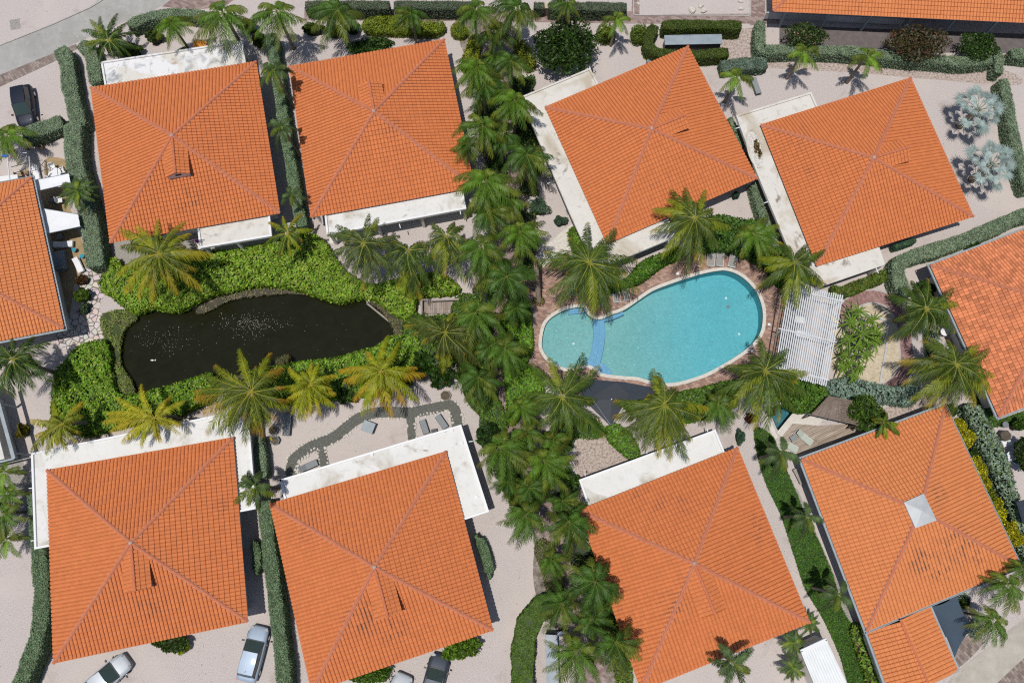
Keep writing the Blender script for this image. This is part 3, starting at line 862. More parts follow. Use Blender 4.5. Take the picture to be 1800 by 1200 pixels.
def Q(pts, z=3.0): return [P(a, b, z) for a, b in pts]
AZ = 5.45
house(Q([(160, 154.7), (450.7, 108.8), (492.5, 375.2), (194, 427.5)]), P(302.7, 238.7, AZ), 'orange tiled house at top left with a stained flat roof along its upper edge', 2,
      flats=[dict(p=[(178, 110), (427, 72.8), (434, 118), (440, 180), (190, 180)], m='stained_roof', rim=(0, 1, 4), kw=0, posts=[(182, 115), (422, 80)]),
             dict(p=[(345, 385), (474, 365), (478.7, 416), (352.5, 437.3)], m='white_roof', rim=(1, 2, 3), posts=[(357, 433), (415, 424), (474, 412)],
                  floor=[(345, 420), (470, 398), (475, 428), (352, 452)])])
house(Q([(508.8, 117.3), (781.3, 69.9), (834, 330), (546.7, 382.7)]), P(657.9, 196, AZ), 'orange tiled house, second from left in the top row, beside the palm walk', 0, dl=3.0,
      flats=[dict(p=[(570, 372), (812, 325), (820, 368), (575, 414)], m='white_roof_b', rim=(1, 2, 3), spouts=[(702, 394, 704, 401), (809, 371, 810, 377)], posts=[(580, 410), (662, 394), (740, 379), (815, 365)],
                  floor=[(575, 395), (812, 350), (820, 382), (580, 428)])])
house(Q([(958, 189), (1209.3, 82), (1331, 314.5), (1067, 429)]), P(1145.3, 226.7, AZ), 'orange tiled house above the pool, a cream flat roof around its left corner', 1, dl=3.3,
      flats=[dict(p=[(914, 172), (1037, 121), (1052, 150), (1100, 200), (1110, 380), (1173, 378), (1188, 417), (1047, 476), (1002, 378)], m='white_roof', rim=(0, 1, 6, 7, 8), kw=0, spouts=[(968, 321, 962, 323), (1174, 421, 1176, 427), (1038, 122, 1036, 117)],
                  posts=[(1052, 470), (1115, 443), (1180, 416)])])
house(Q([(1336.5, 220), (1600.5, 137.3), (1710.7, 381.3), (1435, 468)]), P(1535.5, 277.3, AZ), 'orange tiled house at upper right beside two silver fan palms, wide cream terrace roof', 1, dl=3.3,
      flats=[dict(p=[(1293, 204), (1425, 163), (1437, 190), (1500, 260), (1500, 400), (1545, 432), (1556, 465), (1453, 500.5), (1414, 481), (1392, 456), (1328, 301)], m='white_roof', rim=(0, 1, 7, 8, 9, 10), kw=0,
                  spouts=[(1352, 354, 1343, 357), (1540, 471, 1544, 480), (1301, 224, 1293, 226)], posts=[(1330, 306), (1390, 450), (1450, 497), (1550, 465)])])
Fh = house(Q([(83, 825.9), (410, 768.5), (436.3, 1092), (94.7, 1164.8)]), P(230.7, 953.3, AZ), 'deep orange tiled house at bottom left inside a white U-shaped flat roof', 2,
      flats=[dict(p=[(56, 796), (437, 718), (451, 894), (420, 900), (380, 800), (130, 850), (130, 952), (62, 965)], m='white_roof_b', rim=(0, 1, 2, 6, 7), spouts=[(59, 857, 51, 858), (62, 949, 55, 950)], posts=[(60, 800), (432, 722), (446, 890)])])
house(Q([(474.7, 885), (784, 793), (866.7, 1106.7), (548, 1215)]), P(658.5, 996, AZ), 'orange tiled house at bottom centre left below the stone-edged garden path', 2, dl=3.9,
      flats=[dict(p=[(492, 842.7), (810.7, 746), (860, 899), (816, 913.5), (760, 840), (520, 900), (500, 876)], m='white_roof_b', rim=(0, 1, 2, 5, 6), spouts=[(824, 776, 831, 775)], vents=[(795, 757), (812, 779), (838, 873), (654, 799)],
                  posts=[(497, 846), (806, 751), (854, 894)])])
house(Q([(1017, 896), (1296, 786), (1423.5, 1093.3), (1126.5, 1213)]), P(1220, 989.3, AZ), 'orange tiled house at bottom centre right with a plain white strip roof towards the pool', 2, dl=4.0,
      flats=[dict(p=[(1017.3, 842.7), (1257, 754.7), (1274, 796), (1230, 850), (1060, 900), (1032, 886)], m='white_roof_b', rim=(0, 1, 5), spouts=[(1137, 797, 1137, 792), (1244, 759, 1243, 753), (1029, 836, 1028, 831)],
                  posts=[(1022, 846), (1140, 801), (1252, 760)])])
Ih = house(Q([(1408, 806.7), (1660.8, 712.5), (1793.3, 994.7), (1523, 1108.8)]), P(1617, 897, AZ), 'bright orange tiled house at lower right with a square grey cowl on its peak', None, m='tile_b', gutter=True, cap=True)
g = G()
c4 = [P(1589, 882.5, 5.35), P(1624, 867, 5.35), P(1646.5, 914, 5.35), P(1609.5, 928, 5.35)]
cen = sum(c4, Vector()) / 4
g.add([tuple(p) for p in c4] + [tuple(p - Vector((0, 0, .3))) for p in c4] + [tuple(cen + Vector((0, 0, .32)))], [(0, 4, 5, 1), (1, 5, 6, 2), (2, 6, 7, 3), (3, 7, 4, 0)], [(0, 1, 8), (1, 2, 8), (2, 3, 8), (3, 0, 8)])
g.build('cowl', M['zinc'], Ih)
def mirrored(p0, p1, ap):
    """the two far corners of a square hip roof from its near ones and its apex"""
    a = Vector((ap.x, ap.y, 0))
    q = [Vector((2 * a.x - p.x, 2 * a.y - p.y, 3.0)) for p in (p0, p1)]
    return q
e0, e1 = P(56, 312, 3), P(113, 577, 3); ea = P(-113, 457, AZ); q = mirrored(e0, e1, ea)
house([q[1], e0, e1, q[0]], ea, 'orange tiled house cut by the left edge, blue-grey gutter along its right eave', None, m='tile_b', gutter=True)
j0, j1 = P(1634.7, 466.7, 3), P(1755, 733, 3); ja = P(1862, 531, AZ); q = mirrored(j0, j1, ja)
house([j0, q[1], q[0], j1], ja, 'house at the right edge with flat tiles in mixed orange and brown', None, m='tile_mix', gutter=True, pitch=.29)
k0 = P(1358, 21, 3); k1 = P(1358, 21, 3) + (P(1800, 41, 3) - P(1358, 21, 3)) * 1.35
nrm = Vector((-(k1 - k0).y, (k1 - k0).x, 0)).normalized(); kk = (k1 - k0).normalized()
KH = house([k0 + nrm * 13, k1 + nrm * 13, k1, k0], (k0 + nrm * 6.5 + kk * 6.5 + Vector((0, 0, 2.1)), k1 + nrm * 6.5 - kk * 6.5 + Vector((0, 0, 2.1))), 'long bright orange roofed house along the top right edge', None, m='tile_b', wall_in=2.6)
for k in range(8):
    q = k0.lerp(k1, (k + .4) / 8) + nrm * .5; g = G(); g.box((q.x, q.y, 1.42), (.2, .2, 2.84)); g.build('veranda_post', M['gutter'], KH)
g = G(); g.bar(k0 + nrm * 1.1 + Vector((0, 0, -2.1)), k0.lerp(k1, .42) + nrm * 1.1 + Vector((0, 0, -2.1)), .12, .9); g.build('veranda_rail', M['zinc'], KH)
# garage beside the cowled house
ga = [P(1524, 1112, 2.7), P(1633, 1064, 2.7), P(1682.7, 1176, 2.7), P(1566, 1228, 2.7)]
rt = thing('garage', tuple((ga[0] + ga[2]) / 2 - Vector((0, 0, 2.7))), 'orange tiled garage attached below the cowled house at bottom right', 'garage')
r0, r1 = P(1582.7, 1089, 3.15), P(1638, 1217, 3.15)
g = G(); tiled(ga[3], ga[0], r1, r0, g, seed=1); tiled(ga[1], ga[2], r0, r1, g, seed=2); rf = g.build('roof', M['tile_b'], rt)
g = G(); ridge_line(r1 + Vector((0, 0, .04)), r0 + Vector((0, 0, .04)), g, r=.1); g.build('ridge_tiles', M['ridge'], rf)
g = G(); g.prism(offset([(p.x, p.y) for p in ga], -.35), 0, 2.55); g.build('wall', M['wall'], rt)
g = G(); o = offset([(p.x, p.y) for p in ga], .1)
for i in range(4): g.bar((*o[i], 2.66 + .004 * (i % 2)), (*o[(i + 1) % 4], 2.66 + .004 * (i % 2)), .17, .13)
g.build('gutter', M['gutter'], rt)
# flat-roofed neighbour, bottom of the left edge
fl = thing('flat_roofed_house', tuple(P(-40, 760)), 'white flat-roofed house corner behind grey beams at the left edge', 'house')
g = G(); g.prism([(p.x, p.y) for p in PP([(-100, 640), (-22, 690), (8, 806), (-90, 830)], 2.8)], 2.6, 2.8); g.build('roof', M['white_roof_b'], fl)
g = G(); g.prism(offset([(p.x, p.y) for p in PP([(-100, 640), (-22, 690), (8, 806), (-90, 830)], 2.8)], -.4), 0, 2.595); g.build('wall', M['wall'], fl)
g = G(); g.bar(P(-8, 685, 2.7), P(25, 806, 2.7), .3, .18); g.bar(P(25, 806, 2.69), P(-60, 826, 2.69), .14, .16); g.build('pergola_beam', M['gutter'], fl)
for q in ((22, 795), (-2, 708)): g = G(); a = P(*q, 2.6); g.box((a.x, a.y, 1.3), (.15, .15, 2.6)); g.build('post', M['gutter'], fl)
# ------------------------------------------------------------------ leaves
def unit(v):
    return v / (np.linalg.norm(v, axis=-1, keepdims=True) + 1e-9)

def leaves(g, c, nrm, size, col, aspect=.5, spread=.7):
    """small pointed leaf faces (5 corners folded to a diamond) at points c, roughly facing nrm"""
    n = len(c)
    N = unit(nrm + rng.normal(0, spread, (n, 3)))
    a = unit(np.cross(N, rng.normal(0, 1, (n, 3)))); b = np.cross(N, a)
    s = size * rng.uniform(.6, 1.25, (n, 1))
    v = np.stack([c - a * s, c + b * s * aspect, c + a * s, c - b * s * aspect], 1).reshape(-1, 3)
    if col.ndim == 1: col = np.tile(col, (n, 1))
    g.add(v, np.arange(4 * n).reshape(n, 4), col=np.repeat(col, 4, 0))

def shade(base, n, var=.22, alt=None, p_alt=0.1):
    col = 1.3 * np.array(base)[None] * (1 + rng.normal(0, var, (n, 1))).clip(.4, 1.8)
    col = col * (1 + rng.normal(0, .06, (n, 3)))
    if alt is not None:
        k = rng.random(n) < p_alt
        col[k] = np.array(alt) * (1 + rng.normal(0, .15, (k.sum(), 1)))
    return col.clip(.004, .9)

def in_poly(pts, poly):
    x, y = pts[:, 0], pts[:, 1]; c = np.zeros(len(pts), bool); n = len(poly)
    for i in range(n):
        x0, y0 = poly[i][0], poly[i][1]; x1, y1 = poly[i - 1][0], poly[i - 1][1]
        k = ((y0 > y) != (y1 > y)) & (x < (x1 - x0) * (y - y0) / ((y1 - y0) + 1e-12) + x0)
        c ^= k
    return c

def rand_in(poly, dens):
    p = np.array([(q[0], q[1]) for q in poly]); lo, hi = p.min(0), p.max(0)
    n = int((hi - lo).prod() * dens)
    s = rng.uniform(lo, hi, (n, 2))
    return s[in_poly(s, p)]

def wave(x, y, f, seed=0.0):
    return (np.sin(x * f + seed) * np.cos(y * f * 1.13 + seed * 2) + .5 * np.sin(x * f * 2.3 + y * f * 1.7 + seed * 3)) / 1.5

GREEN = (.085, .155, .018)
def mass(name, px, h, base, label=None, cat=None, kind=None, dens=75, leaf=.13, hvar=.25, alt=None, p_alt=.1, mt='leaf', group=None, bare=0.0, var=.25, world=None, k=4, sides=True, lump=1.1, z_at=None):
    """a body of leaves over an outline, domed and lumpy, over a solid core in a darkened leaf colour"""
    z = z_at if z_at is not None else h * .8
    poly = world or [(p.x, p.y) for p in PP(smooth(px, k), z)]
    poly = [(p[0], p[1]) for p in poly]
    ctr = np.mean(np.array(poly), 0)
    g = G()
    core = offset(poly, -min(.18, h * .3))
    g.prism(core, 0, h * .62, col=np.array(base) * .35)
    s = rand_in(poly, dens)
    if bare: s = s[wave(s[:, 0], s[:, 1], 1.7, 2.2) > bare - 1]
    pe = np.array(poly)
    # distance to the outline, to round the shoulders
    d = np.full(len(s), 9.0)
    for i in range(len(pe)):
        a, b = pe[i - 1], pe[i]; e = b - a; t = (((s - a) @ e) / (e @ e + 1e-9)).clip(0, 1)
        d = np.minimum(d, np.linalg.norm(s - (a + t[:, None] * e), axis=1))
    sh = np.clip(d / .45, 0, 1) ** .5
    zz = h * (.72 + .28 * sh) + hvar * wave(s[:, 0], s[:, 1], lump * 2, 1.0) * sh + rng.uniform(-.22, .04, len(s)) * min(1, h)
    pts = np.column_stack([s, zz])
    leaves(g, pts, np.tile([0, 0, 1.0], (len(s), 1)), leaf, shade(base, len(s), var, alt, p_alt), spread=.42)
    if sides:
        P2 = []; N2 = []
        for i in range(len(pe)):
            a, b = pe[i - 1], pe[i]; L = np.linalg.norm(b - a); m = int(L * h * dens * .8)
            t = rng.random((m, 1)); q = a + t * (b - a); nn = np.array([(b - a)[1], -(b - a)[0]]) / (L + 1e-9)
            if np.dot(nn, (a + b) / 2 - ctr) < 0 and len(pe) < 5: nn = -nn
            P2.append(np.column_stack([q + rng.normal(0, .05, (m, 2)), rng.uniform(.02, h * .95, m)])); N2.append(np.tile([nn[0], nn[1], .25], (m, 1)))
        P2 = np.concatenate(P2); N2 = np.concatenate(N2)
        leaves(g, P2, N2, leaf, shade(base, len(P2), var, alt, p_alt), spread=.6)
    o = g.build(name, M[mt], origin=(ctr[0], ctr[1], 0))
    return tag(o, label, cat, group, kind)

SILVER = (.15, .205, .135)
def hedge(path, w, h, label, base=SILVER, dens=290, leaf=.065, mt='matte_leaf', name='trimmed_hedge', cat='hedge', closed=False, hv=.09, var=.24, alt=None, p_alt=.1, group='trimmed hedges between the plots'):
    pts = smooth(path, 5, False) if len(path) > 2 else path
    wp = PP(pts, h)
    fine = []
    for q0, q1 in zip(wp[:-1], wp[1:]):
        m_ = max(1, int((q1 - q0).length / .5)); fine += [q0.lerp(q1, k / m_) for k in range(m_)]
    fine.append(wp[-1])
    if hasattr(w, '__len__'): w = list(np.interp(np.linspace(0, 1, len(fine)), np.linspace(0, 1, len(w)), w))
    else: w = [w * (1 + .07 * math.sin(k * .9 + h * 7) + .05 * math.sin(k * 2.3 + h)) for k in range(len(fine))]
    w[0] *= .8; w[-1] *= .8
    wp = fine; poly = [(q.x, q.y) for q in strip(wp, w)]
    ctr = wp[len(wp) // 2]
    g = G()
    if alt is None: alt = tuple(np.array(base) * [1.5, .9, .7]); p_alt = .05
    # clipped body: top and sides as close-set leaves over a slightly smaller core
    core = [(q.x, q.y) for q in strip(wp, (np.array(w) - .12) if hasattr(w, '__len__') else w - .12)]
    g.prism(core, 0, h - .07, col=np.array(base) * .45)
    s = rand_in(poly, dens)
    pe = np.array(poly); d = np.full(len(s), 9.0)
    for i in range(len(pe)):
        a, b = pe[i - 1], pe[i]; e = b - a; t = (((s - a) @ e) / (e @ e + 1e-9)).clip(0, 1)
        d = np.minimum(d, np.linalg.norm(s - (a + t[:, None] * e), axis=1))
    z = h - .12 * np.exp(-d / .07) + hv * wave(s[:, 0], s[:, 1], 2.4, h) + rng.uniform(-.04, .03, len(s))
    leaves(g, np.column_stack([s, z]), np.tile([0, 0, 1.0], (len(s), 1)), leaf, shade(base, len(s), var, alt, p_alt), spread=.35)
    n = len(pe)
    PA, NA = [], []
    for i in range(n):
        a, b = pe[i], pe[(i + 1) % n]; L = np.linalg.norm(b - a); m = int(L * h * dens * .55)
        nn = np.array([(b - a)[1], -(b - a)[0]]) / (L + 1e-9)
        mid = (a + b) / 2 + nn * .02
        if in_poly(np.array([mid]), pe)[0]: nn = -nn
        t = rng.random((m, 1)); q = a + t * (b - a) + nn * rng.normal(0, .03, (m, 1))
        PA.append(np.column_stack([q, rng.uniform(.03, h - .04, m)])); NA.append(np.tile([nn[0], nn[1], .2], (m, 1)))
    PA = np.concatenate(PA); NA = np.concatenate(NA)
    leaves(g, PA, NA, leaf * 1.1, shade(base, len(PA), var, alt, p_alt), spread=.5)
    o = g.build(name, M[mt], origin=(ctr.x, ctr.y, 0))
    return tag(o, label, cat, group)

def bush(px, py, r, h, base, label, n=900, leaf=.11, alt=None, p_alt=.1, name='bush', cat='bush', mt='leaf', group=None, ry=None, lumps=9, rot=0.0, var=.25, trunk=False):
    """rounded shrub or tree crown made of leafy lumps; r, ry in photo pixels"""
    c = P(px, py, h * .75); sc = (c - P(px + 10, py, h * .75)).length / 10
    rx = r * sc; ryw = (ry or r) * sc
    g = G(); cz = h * .52 if not trunk else h * .66; rz = h - cz
    cs = []
    for i in range(lumps):
        a = i * 2.4 + rng.uniform(-.3, .3); q = math.sqrt((i + .35) / lumps)
        x, y = math.cos(a) * q * .72 * rx, math.sin(a) * q * .72 * ryw
        cr, sr = math.cos(rot), math.sin(rot)
        zr = math.sqrt(max(.05, 1 - q * q * .75))
        cs.append((x * cr - y * sr, x * sr + y * cr, cz + rz * .45 * zr + rng.uniform(-.1, .1) * h, rng.uniform(.3, .46)))
    for (x, y, z, k) in cs:
        m = int(n / lumps * (k / .38) ** 2)
        d = unit(rng.normal(0, 1, (m, 3))); d[:, 2] = np.abs(d[:, 2]) * .9 - .25
        rr = rng.uniform(.72, 1.05, (m, 1))
        pts = np.array([x, y, z]) + d * rr * np.array([rx * k, ryw * k, max(.18, rz * .62)])
        pts[:, 2] = pts[:, 2].clip(.04, None)
        leaves(g, pts, d, leaf, shade(base, m, var, alt, p_alt), spread=.7)
        # inner leaf faces in a much darker tone of the leaf colour
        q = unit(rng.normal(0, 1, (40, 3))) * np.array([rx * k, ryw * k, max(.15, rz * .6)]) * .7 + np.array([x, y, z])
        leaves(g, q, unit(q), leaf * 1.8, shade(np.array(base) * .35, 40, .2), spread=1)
    if not trunk:
        t = np.linspace(0, 2 * np.pi, 15)[:-1]
        g.prism([(math.cos(a) * rx * .62 * math.cos(rot) - math.sin(a) * ryw * .62 * math.sin(rot), math.cos(a) * rx * .62 * math.sin(rot) + math.sin(a) * ryw * .62 * math.cos(rot)) for a in t], 0, h * .5, col=np.array(base) * .35)
        g.v = [v + np.array([c.x, c.y, 0]) for v in g.v]
        return tag(g.build(name, M[mt], origin=(c.x, c.y, 0)), label, cat, group)
    root = thing(name, (c.x, c.y, 0), label, cat, group)
    g.v = [v + np.array([c.x, c.y, 0]) for v in g.v]
    g.build('crown', M[mt], root)
    g = G(); g.tube([(c.x, c.y, 0), (c.x + .1, c.y, h * .3), (c.x, c.y + .1, h * .6)], [.2, .15, .1], 8)
    for a in range(5):
        g.tube([(c.x, c.y, h * .3), (c.x + math.cos(a * 1.26) * rx * .3, c.y + math.sin(a * 1.26) * ryw * .3, h * .55), (c.x + math.cos(a * 1.26) * rx * .55, c.y + math.sin(a * 1.26) * ryw * .55, h * .75)], [.1, .06, .03], 6)
    g.build('trunk', M['bark'], root)
    return root

# ------------------------------------------------------------------ palms
def frond(g, S, T, rise, lat, lmax, nl, w, base, tipc, tipa, hang, ang=.75, rach=(.30, .33, .05), rr=.035, wind=(0, 0)):
    """one pinnate leaf from S to tip T: arched midrib with two rows of drooping leaflets"""
    S = np.array(S, float); T = np.array(T, float)
    H = T - S; Lh = np.linalg.norm(H[:2]) + 1e-6
    sd = np.array([-H[1], H[0], 0]) / Lh
    Cc = S + H * .5 + sd * lat * Lh; Cc[2] = S[2] + rise + (T[2] - S[2]) * .12
    s = np.linspace(0, 1, 10)[:, None]
    cur = (1 - s) ** 2 * S + 2 * s * (1 - s) * Cc + s ** 2 * T
    # midrib: three-sided tapering strip
    tn = unit(np.gradient(cur, axis=0)); up = np.array([0, 0, 1.0])
    b = unit(np.cross(tn, up)); u2 = np.cross(b, tn)
    rad = (rr * (1 - s * .8))
    v = np.concatenate([cur + b * rad, cur + u2 * rad * .9, cur - b * rad], 1).reshape(-1, 3)
    q = []
    for i in range(9):
        for k in range(2): q.append((3 * i + k, 3 * i + k + 1, 3 * i + 4 + k, 3 * i + 3 + k))
    g.add(v, q, col=np.array(rach) * rng.uniform(.8, 1.15))
    # leaflets
    t = np.linspace(.12, .995, nl)
    t = t + rng.uniform(-.004, .004, nl)
    t = np.repeat(t, 2)[:, None]; side = np.tile([1.0, -1.0], nl)[:, None]
    pos = (1 - t) ** 2 * S + 2 * t * (1 - t) * Cc + t ** 2 * T
    tg = unit(2 * (1 - t) * (Cc - S) + 2 * t * (T - Cc))
    bb = unit(np.cross(tg, np.tile(up, (len(t), 1)))); uu = np.cross(bb, tg)
    L = lmax * (.32 + .68 * np.sin(np.pi * np.clip(t * .92 + .06, 0, 1)) ** .7) * rng.uniform(.8, 1.1, t.shape)
    an = ang + t * .45 + rng.normal(0, .14, t.shape)
    d = unit(bb * side * np.cos(an) + tg * np.sin(an) + uu * rng.uniform(-.05, .25, t.shape))
    W = w * (.6 + .4 * np.sin(np.pi * t))
    W3 = tg * W
    wv = np.array([wind[0], wind[1], 0.0]) * L
    mid = pos + d * L * .5 + up * (-hang * .16) * L + wv * .12
    end = pos + d * L * .86 + up * (-hang * rng.uniform(.45, .85, t.shape)) * L + wv * .5
    v = np.stack([pos - W3 * .35, pos + W3 * .35, mid - W3 * .55, mid + W3 * .55, end], 1).reshape(-1, 3)
    m = len(t); i5 = np.arange(m)[:, None] * 5
    yl = np.clip((t - (1 - tipa)) / max(.05, tipa) if tipa > 0 else t * 0, 0, 1) * rng.uniform(.5, 1.1, t.shape)
    yl = yl.clip(0, 1)
    c0 = np.array(base)[None] * rng.uniform(.72, 1.25, (m, 1)); c1 = np.array(tipc)[None] * rng.uniform(.8, 1.15, (m, 1))
    cb = c0 * (1 - yl * .8) + c1 * yl * .8; ce = c0 * (1 - yl) + c1 * yl
    ce = ce * .97 + np.array(tipc) * .03
    col = np.stack([cb, cb, cb, cb, ce], 1).reshape(-1, 3)
    g.add(v, i5 + np.array([0, 1, 3, 2]), i5 + np.array([2, 3, 4]), col=col)

def trunk_geo(base, top, r0, r1, flare=1.35, bend=.25, rings=14):
    g = G(); pts, rad = [], []
    base = Vector(base); top = Vector(top)
    side = Vector((top.x - base.x, top.y - base.y, 0))
    for i in range(rings + 1):
        t = i / rings
        p = base.lerp(top, t) - side * (bend * math.sin(math.pi * t))
        r = r0 + (r1 - r0) * t
        if i == 0: r *= flare
        pts.append(p); rad.append(r * (1.04 if i % 2 else .97))
    g.tube(pts, rad, 9)
    return g

TALL = 'palm trees in the resort gardens'
COCO = (.068, .12, .012); COCOY = (.235, .265, .012); YEL = (.60, .42, .035); ORA = (.62, .27, .03)
def coconut(cx, cy, h, tips, label, yellow=.25, base_px=None, extra=12, lmax=.9, col=COCO, tipc=YEL, rise=.55, drop=.30, nl=66, wind=(-.15, -.6)):
    """coconut palm with its longest fronds laid out to the tips seen in the photograph, plus younger inner ones"""
    Cw = P(cx, cy, h)
    bp = P(*base_px, 0) if base_px else Vector((Cw.x + rng.uniform(-.4, .4), Cw.y + rng.uniform(-.2, .6), 0))
    root = thing('coconut_palm', (bp.x, bp.y, 0), label, 'palm tree', TALL)
    g = G()
    for i, (x, y) in enumerate(tips):
        t0 = P(x, y, h)
        reach = math.hypot(t0.x - Cw.x, t0.y - Cw.y)
        dz = reach * drop * rng.uniform(.6, 1.25)
        T = P(x, y, h - dz)
        yy = yellow * rng.uniform(.1, 1.3) if rng.random() < .35 + yellow * .6 else .03
        c = np.array(col) * rng.uniform(.8, 1.2); 
        if rng.random() < yellow: c = c * .45 + np.array(COCOY) * .65
        frond(g, Cw + Vector((0, 0, .05)), T, rise * rng.uniform(.6, 1.3) * min(1, reach / 3), rng.uniform(-.10, .10), lmax * min(1.15, .45 + reach / 6.5), int(nl * min(1.1, .5 + reach / 7)), .078, c, tipc, min(.75, yy), rng.uniform(.75, 1.15),
              rr=.03, rach=(.27, .29, .05) if yellow < .5 else (.46, .36, .05), wind=wind)
    R0 = np.mean([math.hypot(P(x, y, h).x - Cw.x, P(x, y, h).y - Cw.y) for x, y in tips])
    for k in range(extra):
        a = k * 2.399 + rng.uniform(-.3, .3); q = rng.uniform(.42, .8) * R0
        T = Cw + Vector((math.cos(a) * q, math.sin(a) * q - .25 * q, rng.uniform(-.9, .5)))
        frond(g, Cw, T, rng.uniform(.5, 1.1), rng.uniform(-.15, .15), lmax * .8, int(nl * .6), .065, np.array(col) * rng.uniform(.7, 1.1), tipc, yellow * .5, 1.0, rach=(.36, .36, .07), wind=wind)
    g.build('crown', M['frond'], root)
    trunk_geo(bp, Cw - Vector((0, 0, .1)), .20, .13).build('trunk', M['bark'], root, smooth=True)
    return root

ROYAL = (.058, .118, .014)
def royal_proto(nf, L, col, yellow=.1, seedtwist=0.0, lmax=.74, droop=1.0, nl=58, lean=.3, w=.062, hang=1.0):
    """feather palm at the origin, kept as parts crown / trunk / crownshaft; the crown streams away from the trade wind"""
    root = bpy.data.objects.new('royal_palm', None); root.empty_display_size = .3; C.objects.link(root)
    Hh = 6.0
    g = G()
    for k in range(nf):
        a = k * 2.399 + seedtwist + rng.uniform(-.25, .25); lev = k / nf
        reach = L * rng.uniform(.8, 1.1) * (.6 + .4 * lev)
        dz = (-1.5 * lev + .5) * droop * L / 3
        T = (math.cos(a) * reach, math.sin(a) * reach - lean * L, Hh + dz - .15 * abs(math.sin(a)))
        frond(g, (0, 0, Hh), T, (.95 - .25 * lev) * L / 3, rng.uniform(-.16, .16), lmax * rng.uniform(.85, 1.1), nl, w, (np.array(col) if rng.random() < .72 else np.array([.11, .15, .018])) * rng.uniform(.65, 1.3) * (1.3 - .5 * lev), (.24, .22, .03), yellow * (1.5 if rng.random() < .3 else .2), hang * rng.uniform(.75, 1.15), ang=.6,
              rach=(.17, .23, .05), rr=.03, wind=(-.12, -.55))
    T = (.15, .1, Hh + L * .3)
    frond(g, (0, 0, Hh), T, .3, 0, .3, 14, .06, (.10, .2, .03), (.2, .25, .04), 0, .3)
    g.build('crown', M['frond'], root)
    trunk_geo((0, 0, 0), (0, 0, Hh - 1.0), .17, .12).build('trunk', M['bark'], root, smooth=True)
    gg = G(); gg.tube([(0, 0, Hh - 1.05), (0, 0, Hh - .6), (0, 0, Hh + .05)], [.13, .125, .06], 9); gg.build('crownshaft', M['shaft'], root, smooth=True)
    return root

PROTO = {}
USED = set()
def royal(cx, cy, r, h, kind, label, rz=None, base_px=None):
    """copy of a feather palm scaled to crown radius r (photo pixels) and height h"""
    c = P(cx, cy, h); sc = (c - P(cx + 10, cy, h)).length / 10
    kind = random.choice(MORE.get(kind, [kind]))
    src, L = PROTO[kind]
    k = r * sc / L * (1.05 if kind in 'abcgh' else 1.0) * rng.uniform(.88, 1.12)
    rz = rng.uniform(-.75, .75) if rz is None else rz
    if kind not in USED:
        o = src; USED.add(kind)
    else:
        o = copy_tree(src)
    fx = -1 if rng.random() < .5 else 1
    o.location = (c.x, c.y + .12 * r * sc, 0); o.rotation_euler = (0, 0, rz); o.scale = (k * fx, k, h / 6.0 if abs(h / 6.0 - k) < .5 else k + math.copysign(.5, h / 6 - k))
    tag(o, label, 'palm tree', TALL)
    return o
MORE = {'a': ['a', 'g', 'h'], 'b': ['b', 'h'], 'c': ['c', 'g'], 'd': ['d', 'i']}
PROTO['a'] = (royal_proto(16, 2.8, ROYAL), 2.6)
PROTO['b'] = (royal_proto(14, 2.8, (.046, .10, .014), seedtwist=1.0), 2.6)
PROTO['c'] = (royal_proto(17, 2.8, (.075, .145, .014), yellow=.35, seedtwist=2.0), 2.6)
PROTO['g'] = (royal_proto(14, 2.9, (.06, .12, .014), yellow=.4, seedtwist=3.1, lean=.38), 2.6)
PROTO['h'] = (royal_proto(17, 2.7, (.042, .092, .014), seedtwist=4.4, lean=.2), 2.6)
PROTO['d'] = (royal_proto(8, 2.3, (.055, .09, .032), seedtwist=.4, lmax=.62, droop=1.5, nl=64, w=.07, lean=.15, hang=.6), 2.3)      # thin plumed palms between houses
PROTO['i'] = (royal_proto(9, 2.2, (.06, .10, .03), seedtwist=2.4, lmax=.6, droop=1.6, nl=64, w=.07, lean=.2, hang=.6, yellow=.2), 2.3)
PROTO['e'] = (royal_proto(8, 2.3, (.12, .21, .022), seedtwist=1.7, lmax=.62, droop=1.3, yellow=.25, nl=52, lean=.2), 2.3)  # bright young palms
PROTO['f'] = (royal_proto(28, 2.3, (.062, .11, .03), seedtwist=.9, lmax=.5, droop=1.2, lean=.1, hang=.5), 2.3)     # dense date-like palm

def fan_leaf(g, S, T, rad, seg, col, fold=.35, petiole=(.3, .36, .3)):
    """a petiole from S to T carrying a pleated fan of pointed segments"""
    S, T = Vector(S), Vector(T)
    mid = S.lerp(T, .5) + Vector((0, 0, .15))
    gg = [S, mid, T]
    g.tube(gg, [.035, .03, .02], 4, col=petiole)
    d = (T - S); d.z *= .4; d.normalize()
    sd = d.cross(Vector((0, 0, 1))).normalized(); up = sd.cross(d)
    tl = rng.uniform(-.3, .3); up = (up + sd * tl).normalized(); sd = d.cross(up).normalized()
    for k in range(seg):
        a = (k / (seg - 1) - .5) * 4.4
        dr = d * math.cos(a) + sd * math.sin(a)
        L = rad * (.72 + .28 * math.cos(a * .5)) * rng.uniform(.88, 1.06)
        pr = dr.cross(up)
        hw = L * 4.4 / seg * .30
        p1 = T + dr * L * .45 + up * fold * .1 * L
        p2 = T + dr * L - Vector((0, 0, fold * L * rng.uniform(.2, .7)))
        cc = np.array(col) * rng.uniform(.78, 1.22)
        g.add([tuple(T), tuple(p1 + pr * hw - up * .03), tuple(p1 + up * .03), tuple(p1 - pr * hw - up * .03), tuple(p2)], None, [(0, 2, 1), (0, 3, 2), (1, 2, 4), (2, 3, 4)], col=cc)

